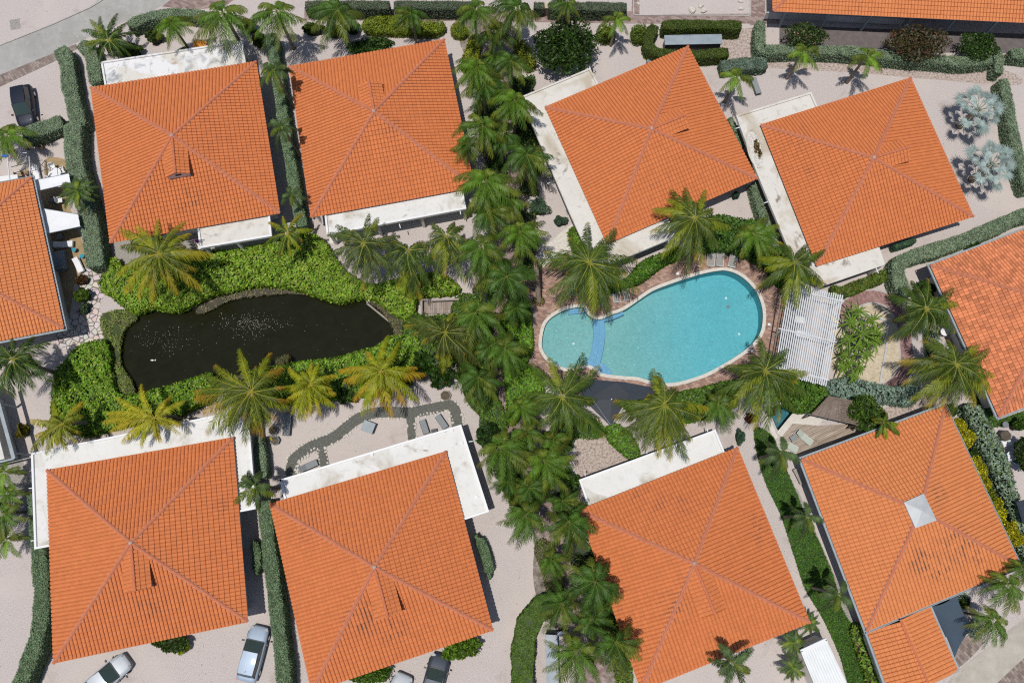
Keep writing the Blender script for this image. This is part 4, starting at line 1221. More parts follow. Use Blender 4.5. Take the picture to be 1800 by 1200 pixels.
def fan_palm(cx, cy, r, h, n, label, col, name='fan_palm', seg=22, rad=.95, skew=None):
    c = P(cx, cy, h); sc = (c - P(cx + 10, cy, h)).length / 10; Rr = r * sc
    root = thing(name, (c.x, c.y, 0), label, 'palm tree', TALL)
    g = G()
    for k in range(n):
        a = k * 2.399 + .3; lev = (k + .5) / n
        q = Rr * (.04 + .66 * math.sqrt(lev)) * rng.uniform(.85, 1.1)
        T = c + Vector((math.cos(a) * q, math.sin(a) * q, .55 - 1.0 * lev * lev))
        fan_leaf(g, c - Vector((0, 0, .25)), T, rad * rng.uniform(.8, 1.05), seg, np.array(col) * rng.uniform(.85, 1.15))
    g.build('crown', M['matte_leaf'], root)
    trunk_geo((c.x, c.y, 0), c - Vector((0, 0, .2)), .3, .24).build('trunk', M['bark'], root, smooth=True)
    return root

def strap_plant(cx, cy, r, h, heads, label, col=(.05, .13, .018), name='screw_pine', cat='plant', nleaf=26, w=.048, edge=(.35, .36, .05)):
    """stems carrying rosettes of long strap leaves"""
    c0 = P(cx, cy, h * .6); sc = (c0 - P(cx + 10, cy, h * .6)).length / 10; Rr = r * sc
    root = thing(name, (c0.x, c0.y, 0), label, cat)
    g = G(); gs = G()
    for (dx, dy, k) in heads:
        top = Vector((c0.x + dx * Rr, c0.y + dy * Rr, h * rng.uniform(.75, 1.05)))
        gs.tube([(c0.x, c0.y, 0), (c0.x + dx * Rr * .5, c0.y + dy * Rr * .5, h * .4), top], [.07, .06, .045], 6)
        for i in range(nleaf):
            a = i * 2.399 + rng.uniform(-.2, .2); lev = i / nleaf
            L = Rr * k * rng.uniform(.6, 1.5); el = 1.1 - 1.3 * lev + rng.uniform(-.2, .2)
            d = np.array([math.cos(a), math.sin(a)]); pr = np.array([-math.sin(a), math.cos(a), 0])
            s = np.linspace(0, 1, 5); pts = []
            for t in s:
                pts.append(np.array([top.x + d[0] * L * t * (1 - .15 * el), top.y + d[1] * L * t * (1 - .15 * el), top.z + L * (math.sin(el) * t * .7 - .62 * t * t)]))
            pts = np.array(pts); ww = w * np.array([.6, 1, .95, .7, .08])[:, None]
            v = np.concatenate([pts - pr * ww, pts + np.array([0, 0, -.02]), pts + pr * ww], 1).reshape(-1, 3)
            q = []
            for j in range(4):
                q += [(3 * j, 3 * j + 1, 3 * j + 4, 3 * j + 3), (3 * j + 1, 3 * j + 2, 3 * j + 5, 3 * j + 4)]
            cc = np.array(col) * rng.uniform(.7, 1.3)
            cl = np.tile(cc, (15, 1)); cl[1::3] = cc * .5 + np.array(edge) * .5
            g.add(v, q, col=cl)
    g.build('leaves', M['frond'], root); gs.build('stem', M['bark'], root)
    return root
# ------------------------------------------------------------------ hedges
OLIVE = (.055, .085, .012); LIME = (.10, .17, .012); LAWN = (.045, .115, .012); DKG = (.028, .062, .010)
hedge([(103, 84), (115, 107), (120, 147), (128, 183), (138, 222)], 1.4, 1.6, 'grey-green clipped hedge right of the parked dark SUV')
hedge([(127, 215), (127, 262), (133, 300), (146, 345), (157, 400), (163, 440), (166, 468)], [1.6] * 31, 1.9, 'tall grey-green hedge between the left edge house and the top left house', hv=.07)
hedge([(38, 236), (70, 226), (108, 212)], 1.5, 1.5, 'short grey-green hedge branch in front of the parked dark SUV')
hedge([(139, 76), (154, 86), (162, 108), (167, 146)], 1.25, 1.5, 'short clipped hedge at the left end of the stained flat roof')
hedge([(224, 44), (247, 33), (282, 24), (323, 22), (360, 27)], 1.0, 1.5, 'curved clipped hedge along the concrete road at top left')
hedge([(318, 84), (326, 97)], .9, 1.1, 'small clipped hedge stub above the stained flat roof')
hedge([(477, 58), (480, 95), (489, 150), (497, 213), (509, 280), (519, 345), (530, 398)], 1.0, 1.8, 'long narrow hedge between the two top left houses', base=(.125, .19, .11))
hedge([(536, 8), (684, 8)], .95, 1.7, 'dark clipped hedge along the top edge, left of the gap', base=(.08, .105, .07))
hedge([(692, 8), (835, 9)], .95, 1.7, 'dark clipped hedge along the top edge, right of the gap', base=(.08, .105, .07))
hedge([(939, 9), (957, 9)], .9, 1.5, 'short dark hedge block beside the stone post at the top edge', base=(.08, .105, .07))
hedge([(964, 10), (1102, 11)], .95, 1.7, 'dark clipped hedge at the top edge above the large dark tree', base=(.08, .105, .07))
hedge([(1165, 43), (1230, 42), (1304, 44)], 1.0, 1.7, 'olive clipped hedge behind the blue metal roof', base=OLIVE, mt='leaf', hv=.04)
hedge([(1152, 44), (1143, 60), (1141, 78), (1160, 92), (1215, 95), (1281, 91)], 1.0, 1.5, 'olive curved hedge in front of the blue metal roof', base=OLIVE, mt='leaf')
hedge([(1268, 117), (1300, 112), (1349, 110)], 1.25, 1.2, 'blue-grey shaggy hedge above the small single palm', base=(.09, .13, .10), hv=.1, leaf=.08)
hedge([(1338, 36), (1337, 78), (1345, 86), (1400, 86), (1440, 87), (1500, 89), (1560, 96), (1640, 103), (1700, 107), (1745, 103)], 1.0, 1.5, 'long grey-green hedge bounding the top right terrace')
hedge([(1754, 86), (1758, 104), (1757, 128)], .85, 1.5, 'short hedge return at the right end of the long top hedge')
hedge([(1779, 93), (1830, 95)], 1.2, 1.4, 'clipped hedge block at the top right edge')
hedge([(1765, 138), (1776, 190), (1785, 240), (1800, 300), (1812, 335)], .95, 1.6, 'grey-green hedge beside the silver fan palms')
hedge([(1830, 370), (1800, 377), (1736, 405), (1667, 431), (1600, 452), (1580, 468), (1583, 493), (1594, 520)], 1.25, 1.7, 'curving grey-green hedge above the mixed tile house')
hedge([(1284, 206), (1305, 258)], .65, 1.4, 'thin hedge in the gap right of the house above the pool')
hedge([(1325, 322), (1341, 373), (1356, 410), (1364, 432)], .75, 1.4, 'narrow hedge below the oval roof opening')
hedge([(1573, 433), (1611, 421)], .55, 1.1, 'low hedge stub under the eave of the upper right house', base=(.05, .10, .06))
hedge([(60, 865), (62, 900), (66, 960), (70, 1010), (72, 1050), (66, 1110), (48, 1165), (28, 1215)], 1.3, 1.9, 'grey-green hedge curving down the left side of the bottom left house', base=(.11, .165, .095))
hedge([(453, 768), (461, 840)], .85, 1.5, 'hedge beside the two round planters, top of the middle gap')
hedge([(464, 880), (471, 960), (478, 1015), (486, 1080), (494, 1150), (500, 1220)], 1.15, 1.9, 'long grey-green hedge between the two bottom left houses', base=(.11, .165, .095))
hedge([(836, 940), (848, 960), (858, 990), (860, 1018)], [.3] * 3 + [.8] * 10 + [.3] * 3, 1.3, 'leaf-shaped clipped hedge on the gravel right of the bottom centre house', base=(.10, .155, .085))
hedge([(443, 950), (450, 975), (449, 1010)], [.3] * 2 + [.7] * 7 + [.3] * 2, 1.2, 'leaf-shaped hedge in the shade right of the bottom left house', base=(.10, .155, .085))
hedge([(972, 1062), (950, 1072), (932, 1093), (922, 1125), (919, 1165), (919, 1215)], 1.8, 1.5, 'broad bright green hedge curving round the blue metal roof at the bottom', base=(.06, .115, .012), mt='leaf', leaf=.08)
mass('seaside_hedge', [(1696, 716), (1720, 712), (1740, 745), (1766, 800), (1785, 860), (1805, 930), (1815, 1000), (1800, 980), (1777, 905), (1757, 855), (1731, 800), (1710, 755)], 1.6, (.15, .20, .15), 'loose silver-green hedge beside the yellow flowering shrubs', 'hedge', dens=85, leaf=.15, mt='matte_leaf', hvar=.3, alt=(.07, .13, .03), p_alt=.2)
mass('seaside_hedge', [(1455, 672), (1490, 664), (1530, 672), (1570, 680), (1605, 672), (1618, 690), (1600, 712), (1560, 708), (1520, 712), (1480, 700), (1458, 690)], 1.3, (.14, .20, .165), 'bushy silver-blue hedge below the white pergola', 'hedge', dens=95, leaf=.13, mt='matte_leaf', hvar=.25)
mass('seaside_hedge', [(1632, 590), (1648, 585), (1662, 640), (1660, 660), (1640, 640)], 1.2, (.13, .18, .14), 'narrow silver hedge between two coconut palms at right', 'hedge', dens=80, leaf=.12, mt='matte_leaf')
mass('seaside_hedge', [(1780, 905), (1800, 895), (1830, 890), (1830, 935), (1800, 925)], 1.4, (.12, .165, .12), 'silver hedge corner at the lower right edge', 'hedge', dens=80, leaf=.13, mt='matte_leaf')
mass('seaside_hedge', [(1683, 1043), (1698, 1042), (1702, 1065), (1690, 1070)], .9, (.15, .20, .165), 'small silver shrub patch at the tip of the blue shade sail', 'hedge', dens=80, leaf=.11, mt='matte_leaf')
mass('seaside_hedge', [(1706, 1095), (1722, 1092), (1726, 1118), (1712, 1120)], .9, (.15, .20, .165), 'silver shrub patch beside the herringbone forecourt', 'hedge', dens=80, leaf=.11, mt='matte_leaf')

# ------------------------------------------------------------------ pond-side and garden foliage
PG = (.13, .225, .018); PGA = (.30, .36, .06)
mass('pond_shrubbery', [(190, 458), (205, 455), (225, 470), (330, 450), (352, 440), (400, 440), (450, 432), (500, 415), (540, 410), (570, 425), (600, 470), (650, 500), (700, 490), (760, 480), (795, 492), (806, 512), (770, 518), (735, 522), (728, 545),
      (715, 560), (690, 550), (660, 528), (630, 522), (600, 530), (560, 520), (520, 508), (470, 500), (430, 505), (400, 512), (370, 518), (340, 532), (315, 545), (290, 545), (270, 540), (245, 548), (225, 545), (195, 520), (178, 510), (178, 485), (192, 478)], 1.1, PG,
     'pale leafy shrubbery along the upper pond bank', 'shrubbery', 'stuff', dens=110, leaf=.15, hvar=.3, alt=PGA, p_alt=.22, var=.3, lump=1.4)
mass('pond_shrubbery', [(135, 610), (165, 600), (183, 598), (192, 620), (195, 660), (205, 690), (228, 694), (262, 688), (300, 677), (340, 665), (372, 658), (372, 700), (330, 720), (300, 735), (230, 745), (175, 760), (140, 765), (95, 740), (92, 690), (98, 655), (118, 630)], 1.1, (.105, .20, .014),
     'green leafy shrubbery at the left end of the pond', 'shrubbery', 'stuff', dens=110, leaf=.15, hvar=.3, alt=PGA, p_alt=.14, var=.3, lump=1.4)
mass('pond_shrubbery', [(440, 652), (490, 644), (520, 637), (560, 633), (590, 629), (630, 618), (662, 608), (686, 592), (705, 590), (725, 590), (738, 605), (730, 640), (690, 680), (640, 695), (600, 700), (560, 705), (500, 710), (470, 705), (445, 690)], 1.0, (.11, .21, .016),
     'green shrubbery along the lower pond bank', 'shrubbery', 'stuff', dens=110, leaf=.14, hvar=.3, alt=PGA, p_alt=.15, var=.3, lump=1.4)
mass('shore_reeds', [(178, 555), (205, 545), (232, 548), (240, 560), (222, 575), (212, 600), (212, 640), (228, 665), (236, 690), (208, 690), (196, 655), (190, 610), (180, 585)], .28, (.14, .20, .045), 'olive reeds fringing the left end of the pond', 'reeds', 'stuff', dens=230, leaf=.09, alt=(.14, .10, .06), p_alt=.3)
mass('shore_reeds', [(345, 545), (380, 525), (415, 508), (450, 508), (490, 510), (500, 516), (450, 520), (405, 528), (370, 545), (352, 552)], .14, (.19, .165, .11), 'dry brown reeds on the upper pond edge', 'reeds', 'stuff', dens=230, leaf=.085, alt=(.05, .07, .02), p_alt=.3)
mass('shore_reeds', [(640, 525), (665, 528), (690, 545), (712, 560), (715, 590), (698, 600), (690, 575), (672, 548)], .25, (.12, .12, .06), 'brown reeds at the right end of the pond', 'reeds', 'stuff', dens=230, leaf=.09, alt=(.15, .11, .07), p_alt=.3)
mass('shore_reeds', [(484, 632), (505, 622), (508, 636), (490, 642)], .5, (.08, .08, .03), 'tuft of brown reeds in the pond above the yellow palm', 'reeds', 'stuff', dens=160, leaf=.10)
mass('footpath_shrubbery', [(884, 545), (905, 520), (930, 535), (934, 575), (936, 610), (925, 640), (945, 655), (955, 690), (925, 705), (905, 745), (892, 735), (890, 690), (882, 640), (878, 590)], 1.1, (.085, .185, .014), 'bright green shrubs between the footpath and the pool', 'shrubbery', 'stuff', dens=110, leaf=.13, alt=(.22, .30, .03), p_alt=.12)
mass('footpath_shrubbery', [(800, 525), (835, 520), (858, 560), (862, 620), (868, 680), (890, 740), (880, 760), (845, 730), (820, 700), (805, 640), (790, 590)], .9, (.06, .12, .016), 'dark green shrubs left of the footpath above the garden', 'shrubbery', 'stuff', dens=90, leaf=.14, alt=(.16, .22, .03), p_alt=.12)
mass('poolside_shrubbery', [(1063, 505), (1100, 490), (1128, 460), (1165, 445), (1195, 435), (1200, 450), (1170, 462), (1130, 492), (1110, 500), (1075, 512)], 1.3, (.055, .13, .012), 'green shrubs between the pool deck and the cream roof', 'shrubbery', 'stuff', dens=110, leaf=.14, alt=(.14, .22, .02), p_alt=.12)
mass('poolside_shrubbery', [(1000, 405), (1018, 402), (1035, 440), (1045, 475), (1030, 478), (1008, 440)], .8, (.09, .17, .014), 'bright green shrub strip beside the pale paving and cream roof', 'shrubbery', 'stuff', dens=110, leaf=.12)
mass('poolside_shrubbery', [(1230, 395), (1262, 378), (1300, 385), (1340, 390), (1362, 420), (1385, 455), (1392, 500), (1370, 498), (1345, 468), (1310, 450), (1270, 440), (1235, 438)], 1.2, (.045, .10, .012), 'dark green shrubs above the right end of the pool', 'shrubbery', 'stuff', dens=100, leaf=.14)
mass('poolside_shrubbery', [(1100, 708), (1150, 700), (1190, 690), (1240, 680), (1290, 668), (1300, 690), (1285, 720), (1240, 735), (1200, 742), (1150, 735), (1110, 725)], 1.1, (.06, .125, .012), 'green shrubs along the lower pool deck', 'shrubbery', 'stuff', dens=100, leaf=.14, alt=(.15, .22, .03), p_alt=.1)
mass('poolside_shrubbery', [(1065, 752), (1085, 745), (1110, 765), (1125, 795), (1115, 808), (1092, 795), (1070, 772)], 1.0, (.08, .17, .014), 'light green shrubs beside the stony bed', 'shrubbery', 'stuff', dens=100, leaf=.13)
mass('poolside_shrubbery', [(1010, 740), (1040, 735), (1062, 750), (1055, 768), (1015, 766)], .8, (.07, .15, .014), 'low green shrubs above the stony bed', 'shrubbery', 'stuff', dens=100, leaf=.12)
mass('pergola_shrubbery', [(1385, 660), (1415, 668), (1452, 682), (1452, 700), (1432, 720), (1400, 722), (1375, 700), (1372, 675)], 1.3, (.055, .125, .012), 'green shrubs under the lower edge of the white pergola', 'shrubbery', 'stuff', dens=110, leaf=.14, alt=(.14, .2, .02), p_alt=.1)
hedge([(1462, 510), (1482, 512), (1510, 502), (1540, 490), (1560, 480)], 1.05, .9, 'loose olive hedge below the cream terrace roof', base=(.075, .12, .012), mt='leaf', leaf=.10, dens=130, hv=.12, alt=(.2, .17, .04), p_alt=.1)
mass('lawn', [(1325, 755), (1340, 752), (1362, 770), (1372, 800), (1395, 850), (1415, 900), (1440, 950), (1465, 1010), (1482, 1070), (1505, 1105), (1540, 1160), (1562, 1215), (1500, 1215), (1475, 1150), (1445, 1085), (1415, 1035), (1395, 975), (1372, 905), (1348, 855), (1332, 805)], .16, LAWN,
     'rich green lawn strip between the two bottom right houses', 'lawn', 'stuff', dens=330, leaf=.06, hvar=.02, alt=(.14, .22, .02), p_alt=.1, sides=False)
mass('lawn', [(1690, 640), (1712, 650), (1740, 700), (1752, 735), (1800, 722), (1800, 735), (1760, 750), (1735, 745), (1712, 700)], .12, (.06, .13, .015), 'grass margin round the mixed tile house', 'lawn', 'stuff', dens=250, leaf=.06, hvar=.02, sides=False)
mass('clipped_border', [(945, 952), (960, 950), (978, 985), (990, 1025), (998, 1048), (975, 1060), (962, 1040), (952, 1000), (940, 970)], .7, (.10, .13, .02), 'thin olive border with bare patches beside the gravel drive', 'shrubbery', 'stuff', dens=120, leaf=.09, alt=(.17, .13, .09), p_alt=.35)
mass('footpath_shrubbery', [(722, 545), (745, 556), (800, 554), (812, 585), (800, 625), (790, 648), (745, 640), (728, 620), (712, 596), (708, 570)], .8, (.06, .125, .014), 'mixed green shrubs below the wooden jetty', 'shrubbery', 'stuff', dens=100, leaf=.13, alt=(.2, .24, .03), p_alt=.15)
mass('clipped_border', [(637, 42), (660, 30), (700, 30), (740, 38), (775, 38), (781, 50), (760, 60), (700, 58), (650, 56)], 1.0, (.12, .165, .012), 'yellow-green clipped border at the top beside the brick path', 'shrubbery', 'stuff', dens=230, leaf=.09, alt=(.22, .24, .02), p_alt=.2)
mass('clipped_border', [(795, 45), (812, 42), (822, 55), (812, 64), (795, 60)], .9, (.13, .17, .012), 'small yellow-green shrub near the top path junction', 'shrubbery', 'stuff', dens=230, leaf=.09)
mass('clipped_border', [(826, 65), (842, 62), (843, 85), (840, 115), (835, 122), (813, 120), (812, 105), (820, 85)], 1.0, (.15, .19, .012), 'curved yellow-green border right of the second top house', 'shrubbery', 'stuff', dens=230, leaf=.09, alt=(.28, .28, .02), p_alt=.25)
mass('clipped_border', [(905, 68), (918, 70), (936, 90), (940, 115), (925, 120), (915, 100), (905, 85)], 1.0, (.15, .18, .012), 'yellow-green border left of the large dark tree', 'shrubbery', 'stuff', dens=120, leaf=.10)
mass('clipped_border', [(1052, 48), (1078, 45), (1078, 68), (1052, 68)], 1.1, (.09, .13, .012), 'olive shrub between the large dark tree and a small palm', 'shrubbery', 'stuff', dens=120, leaf=.10)
mass('clipped_border', [(1112, 48), (1135, 44), (1138, 66), (1115, 72)], 1.1, (.08, .12, .012), 'olive shrub left of the curved hedge at top', 'shrubbery', 'stuff', dens=120, leaf=.10)
mass('clipped_border', [(1065, 1030), (1080, 1060), (1100, 1120), (1112, 1200), (1090, 1215), (1075, 1150), (1060, 1090)], .8, (.10, .16, .012), 'yellow-green border beside the bottom centre right house', 'shrubbery', 'stuff', dens=110, leaf=.10)
mass('kitchen_border', [(1498, 1102), (1515, 1098), (1530, 1130), (1545, 1170), (1558, 1215), (1535, 1215), (1515, 1170), (1503, 1130)], .8, (.11, .19, .02), 'light green leafy border along the garage wall', 'shrubbery', 'stuff', dens=60, leaf=.16, alt=(.16, .05, .06), p_alt=.12)

wp = PP(cp)
for k, (lo, hi, side, lab) in enumerate([(10, 34, 1, 'mixed low planting left of the walk beside the second top house'), (14, 34, -1, 'mixed low planting right of the walk below the large dark tree'), (42, 58, 1, 'mixed low planting left of the walk near the jetty'),
        (35, 45, -1, 'mixed low planting right of the walk beside the pale paving'), (62, 77, 1, 'mixed low planting left of the walk beside the white roof'), (70, 86, -1, 'mixed low planting right of the walk by the bottom centre right house')]):
    seg = wp[lo:hi]
    if len(seg) < 4: continue
    band = strip([(p.x + .9 * side * -1 - side * .75, p.y) for p in seg], [1.9 + .5 * math.sin(i * 1.3 + k) for i in range(len(seg))])
    mass('walk_planting', None, .7, (.04, .085, .012), lab, 'shrubbery', 'stuff', dens=60, leaf=.13, hvar=.25, alt=(.14, .17, .02), p_alt=.18, world=[tuple(p) for p in band], bare=.85)

# ------------------------------------------------------------------ trees and bushes
bush(994, 82, 60, 3.6, DKG, 'large rounded dark green tree above the cream roof corner', n=5200, leaf=.15, name='broadleaf_tree', cat='tree', trunk=True, ry=55, lumps=26, alt=(.07, .12, .02), p_alt=.25)
bush(1415, 62, 44, 2.6, (.05, .085, .02), 'pink flowering oleander by the top right terrace', n=2600, leaf=.10, ry=26, alt=(.55, .28, .32), p_alt=.06, name='flowering_shrub', lumps=16, trunk=True, cat='shrub')
bush(1612, 76, 60, 3.0, (.07, .062, .024), 'large reddish brown flowering shrub below the top right roof', n=4200, leaf=.10, ry=34, alt=(.22, .07, .05), p_alt=.10, name='flowering_shrub', lumps=24, trunk=True, cat='shrub')
bush(1722, 80, 42, 2.6, (.04, .085, .016), 'green shrub with white blooms near the top right corner', n=2600, leaf=.10, ry=26, alt=(.6, .6, .5), p_alt=.012, name='flowering_shrub', lumps=16, trunk=True, cat='shrub')
bush(1522, 727, 36, 3.2, (.05, .10, .014), 'bushy green tree beside the brown timber pergola', n=2600, leaf=.14, name='broadleaf_tree', cat='tree', trunk=True, ry=34, lumps=16, alt=(.12, .19, .02), p_alt=.25)
for x, y, r_, q_, l in [(432, 44, 17, 12, 'dark shrub below the yellowing top palm'), (452, 66, 12, 16, 'dark shrub beside the upper end of the stained roof'), (548, 48, 22, 10, 'olive shrub between the two palms over the white gravel court'), (588, 52, 20, 10, 'dark green shrub under the palm over the white gravel court'), (618, 46, 14, 10, 'green shrub at the left end of the yellow-green border'), (268, 62, 16, 12, 'dark shrub left of the first hedge palm'), (226, 86, 22, 16, 'dark leafy shrub below the broad-fronded palm')]:
    bush(x, y, r_, 1.3, (.05, .095, .014), l, n=900, leaf=.12, ry=q_, alt=(.12, .16, .02), p_alt=.2)
bush(946, 361, 22, 1.4, (.07, .12, .075), 'rounded grey-green mound by the palm walk', n=1800, leaf=.07, ry=16, rot=-.5, mt='matte_leaf')
bush(985, 387, 14, 1.1, (.07, .12, .08), 'small grey-green mound beside the pale paving', n=900, leaf=.07, ry=9, mt='matte_leaf')
bush(1302, 768, 9, 1.0, (.06, .12, .075), 'slim grey-green clipped shrub beside the white strip roof', n=900, leaf=.06, ry=18, rot=.15, mt='matte_leaf')
bush(1294, 342, 7, .9, (.05, .10, .07), 'little round shrub in the shade of the eave', n=350, leaf=.07, mt='matte_leaf')
bush(142, 517, 14, 1.3, (.09, .16, .014), 'green bush at the corner of the flagstones', n=900, leaf=.12, ry=14)
bush(146, 541, 9, .9, (.07, .12, .06), 'small grey-green bush under the flagstone corner bush', n=500, leaf=.08, ry=12, mt='matte_leaf')
bush(142, 491, 10, .7, (.12, .06, .02), 'rusty brown tuft on the sandy corner of the patio', n=350, leaf=.1)
bush(37, 756, 10, 1.1, (.22, .20, .02), 'yellow croton in front of the grey beam', n=420, leaf=.13, ry=13, alt=(.35, .25, .02), p_alt=.4)
bush(812, 1140, 38, 1.5, (.09, .17, .014), 'green shrub beside the dark parked car', n=2600, leaf=.12, ry=20, rot=.35, lumps=14, alt=(.2, .28, .03), p_alt=.15)
bush(655, 1186, 40, 1.3, (.07, .14, .014), 'green shrub under the lower eave of the bottom centre house', n=2400, leaf=.11, ry=15, rot=.28, lumps=12)
bush(300, 1130, 36, 1.2, (.06, .105, .02), 'dark round garden bed shrub under the bottom left eave', n=2000, leaf=.12, ry=17, rot=.1, lumps=12, alt=(.03, .06, .02), p_alt=.3)
bush(318, 1135, 14, .7, (.22, .27, .012), 'yellow-green edging shrub round the dark bed', n=500, leaf=.1, ry=18, rot=-.8)
bush(648, 82, 44, 2.4, (.04, .085, .014), 'dense dark palm-like clump against the second top house', n=2200, leaf=.2, ry=17, rot=.18, lumps=12, cat='shrub')
bush(1035, 1000, 12, 1.2, (.09, .16, .012), 'yellow-green shrub by the upper left eave of the bottom right centre house', n=500, leaf=.12, alt=(.5, .15, .03), p_alt=.05)
bush(860, 768, 26, 2.2, (.03, .07, .014), 'dark shrubby clump at the corner of the white roof', n=1700, leaf=.18, ry=24, lumps=12)
bush(985, 768, 32, 2.2, (.035, .08, .016), 'dark feathery clump left of the stony bed', n=1900, leaf=.18, ry=26, lumps=12)
bush(1000, 850, 20, 2.0, (.05, .11, .014), 'tangled green clump left of the white strip roof', n=1300, leaf=.15, ry=28, lumps=10)
bush(905, 868, 22, 1.8, (.08, .12, .018), 'olive clump in the palm walk above the gravel drive', n=1200, leaf=.14, alt=(.35, .18, .03), p_alt=.08, lumps=10)
bush(705, 665, 22, 1.6, (.05, .10, .014), 'dark leafy clump between two yellow palms', n=900, leaf=.16)
bush(745, 640, 26, 1.9, (.05, .12, .016), 'banana-leaved clump below the pond corner', n=700, leaf=.32, ry=22)
bush(775, 662, 20, 1.9, (.045, .105, .016), 'broad-leaved clump beside the garden end of the walk', n=600, leaf=.30, ry=18, alt=(.4, .18, .05), p_alt=.05)
bush(815, 655, 18, 1.4, (.075, .13, .02), 'pale ragged clump above the stone-edged garden', n=700, leaf=.16)
bush(610, 690, 22, 1.2, (.06, .11, .02), 'feathery grey-green clump between yellow palms', n=900, leaf=.14)
bush(1708, 425, 13, 1.1, (.06, .15, .014), 'bright leafy clump against the mixed tile roof edge', n=450, leaf=.18)
bush(1626, 512, 22, 1.8, (.035, .08, .014), 'dark clump under the upper right coconut palm', n=1200, leaf=.15)
bush(1800, 800, 20, 2.2, (.035, .06, .014), 'dark tree crown cut by the right edge', n=1500, leaf=.14, ry=30, lumps=12, cat='tree', name='broadleaf_tree', trunk=True)
bush(1798, 745, 14, 1.8, (.06, .13, .014), 'green bush near the right edge above the dark crown', n=700, leaf=.12, ry=12)
for i, (x, y, a, b) in enumerate([(1688, 746, 11, 11), (1700, 768, 12, 18), (1722, 822, 12, 22), (1732, 848, 10, 14), (1742, 872, 9, 12), (1757, 895, 12, 20), (1776, 932, 14, 16), (1790, 950, 10, 8)]):
    bush(x, y, a * 1.15, 2.0, (.44, .40, .010) if i not in (4,) else (.24, .28, .015), ['round yellow shrub nearest the top corner of the cowled house', 'second yellow shrub down the right eave', 'long yellow shrub in the middle of the right eave', 'yellow shrub just below the long one', 'small greenish yellow shrub along the right eave',
         'bright yellow shrub on the lower half of the right eave', 'wide yellow shrub near the lower right corner', 'last yellow shrub by the right edge'][i], n=1100, leaf=.09, ry=b * 1.2, rot=.42, alt=(.14, .2, .02), p_alt=.14, group='yellow flowering shrubs along the eave', name='yellow_shrub')
for x, y, a, b, l in [(1710, 800, 12, 18, 'green shrub between the yellow ones'), (1738, 862, 8, 10, 'small green shrub in the yellow row'), (1778, 985, 16, 14, 'green shrub past the lower end of the yellow row'), (1672, 722, 10, 14, 'green shrub at the top corner of the cowled house')]:
    bush(x, y, a, 1.3, (.07, .13, .02), l, n=600, leaf=.11, ry=b, rot=-.4)
for x, y, l in [(1660, 1060, 'low dark green shrub at the shade sail'), (1695, 1058, 'bright low shrub right of the shade sail tip')]:
    bush(x, y, 11, .9, (.08, .15, .015), l, n=350, leaf=.12)
bush(1329, 262, 8, 3.4, (.14, .10, .04), 'brown succulent growing through the oval roof opening', n=900, leaf=.08, ry=22, rot=.35, alt=(.4, .3, .12), p_alt=.25, mt='matte_leaf')
bush(1320, 735, 12, .8, (.16, .05, .03), 'reddish shrub by the small plunge pool', n=300, leaf=.1, ry=9)
bush(1356, 722, 7, .9, (.13, .035, .03), 'dark red leafed shrub at the plunge pool corner', n=250, leaf=.1, ry=10)

# ------------------------------------------------------------------ coconut palms
coconut(281, 447, 6.0, [(211, 402), (240, 396), (277, 385), (321, 391), (331, 410), (368, 446), (352, 503), (312, 516), (291, 500), (267, 530), (243, 520), (219, 510), (207, 482), (213, 432), (231, 470), (262, 498)], 'big olive and gold coconut palm over the lower left eave of the top left house', .7, col=(.12, .155, .016))
coconut(506, 410, 4.6, [(530, 375), (497, 380), (472, 390), (461, 433), (488, 459), (528, 436), (548, 403), (512, 448), (475, 418)], 'small golden coconut palm between the two cream terrace roofs', .7, extra=4, lmax=.65)
coconut(640, 428, 5.6, [(648, 376), (664, 382), (592, 395), (577, 410), (579, 447), (600, 482), (618, 494), (639, 507), (654, 503), (670, 488), (690, 470), (706, 433), (700, 414), (610, 462)], 'grey-green coconut palm in front of the white terrace roof', .25, col=(.075, .11, .03))
coconut(718, 440, 5.2, [(662, 457), (675, 492), (700, 505), (723, 527), (740, 522), (755, 500), (765, 462), (735, 430), (690, 440), (708, 515), (746, 480)], 'drooping green coconut palm right of the grey-green one', .25, col=(.065, .11, .022), drop=.5)
coconut(786, 415, 5.0, [(760, 392), (740, 437), (748, 466), (764, 490), (782, 484), (814, 396), (822, 440), (818, 492), (798, 390), (755, 450)], 'olive coconut palm at the lower right corner of the second top house', .3, col=(.07, .11, .022), extra=6)
coconut(1036, 462, 5.6, [(1035, 391), (1002, 418), (945, 457), (961, 441), (965, 511), (979, 535), (1022, 544), (1042, 557), (1074, 552), (1052, 540), (1121, 508), (1119, 456), (1081, 401), (1060, 420), (1000, 500), (1100, 480)], 'large green coconut palm at the left end of the pool deck', .15, col=(.07, .12, .016), lmax=1.05)
coconut(1221, 384, 6.0, [(1181, 332), (1205, 329), (1240, 334), (1150, 367), (1147, 405), (1165, 447), (1211, 484), (1238, 466), (1283, 398), (1253, 366), (1190, 460), (1262, 430), (1175, 350), (1225, 455)], 'large olive coconut palm overlapping the orange roof above the pool', .25, col=(.075, .115, .018))
coconut(1397, 461, 5.2, [(1450, 438), (1372, 425), (1337, 452), (1331, 503), (1358, 490), (1379, 538), (1402, 540), (1446, 500), (1420, 428), (1348, 470), (1425, 515)], 'coconut palm between the pool and the right hand cream roof', .2, col=(.07, .12, .016), extra=7)
coconut(988, 697, 5.8, [(934, 637), (967, 628), (1026, 621), (1052, 642), (922, 690), (935, 720), (947, 750), (971, 763), (1004, 766), (1030, 755), (1062, 762), (1050, 735), (1045, 700), (985, 750), (1005, 640)], 'large coconut palm at the lower left of the pool beside the dark canopy', .15, col=(.07, .12, .018), lmax=1.0)
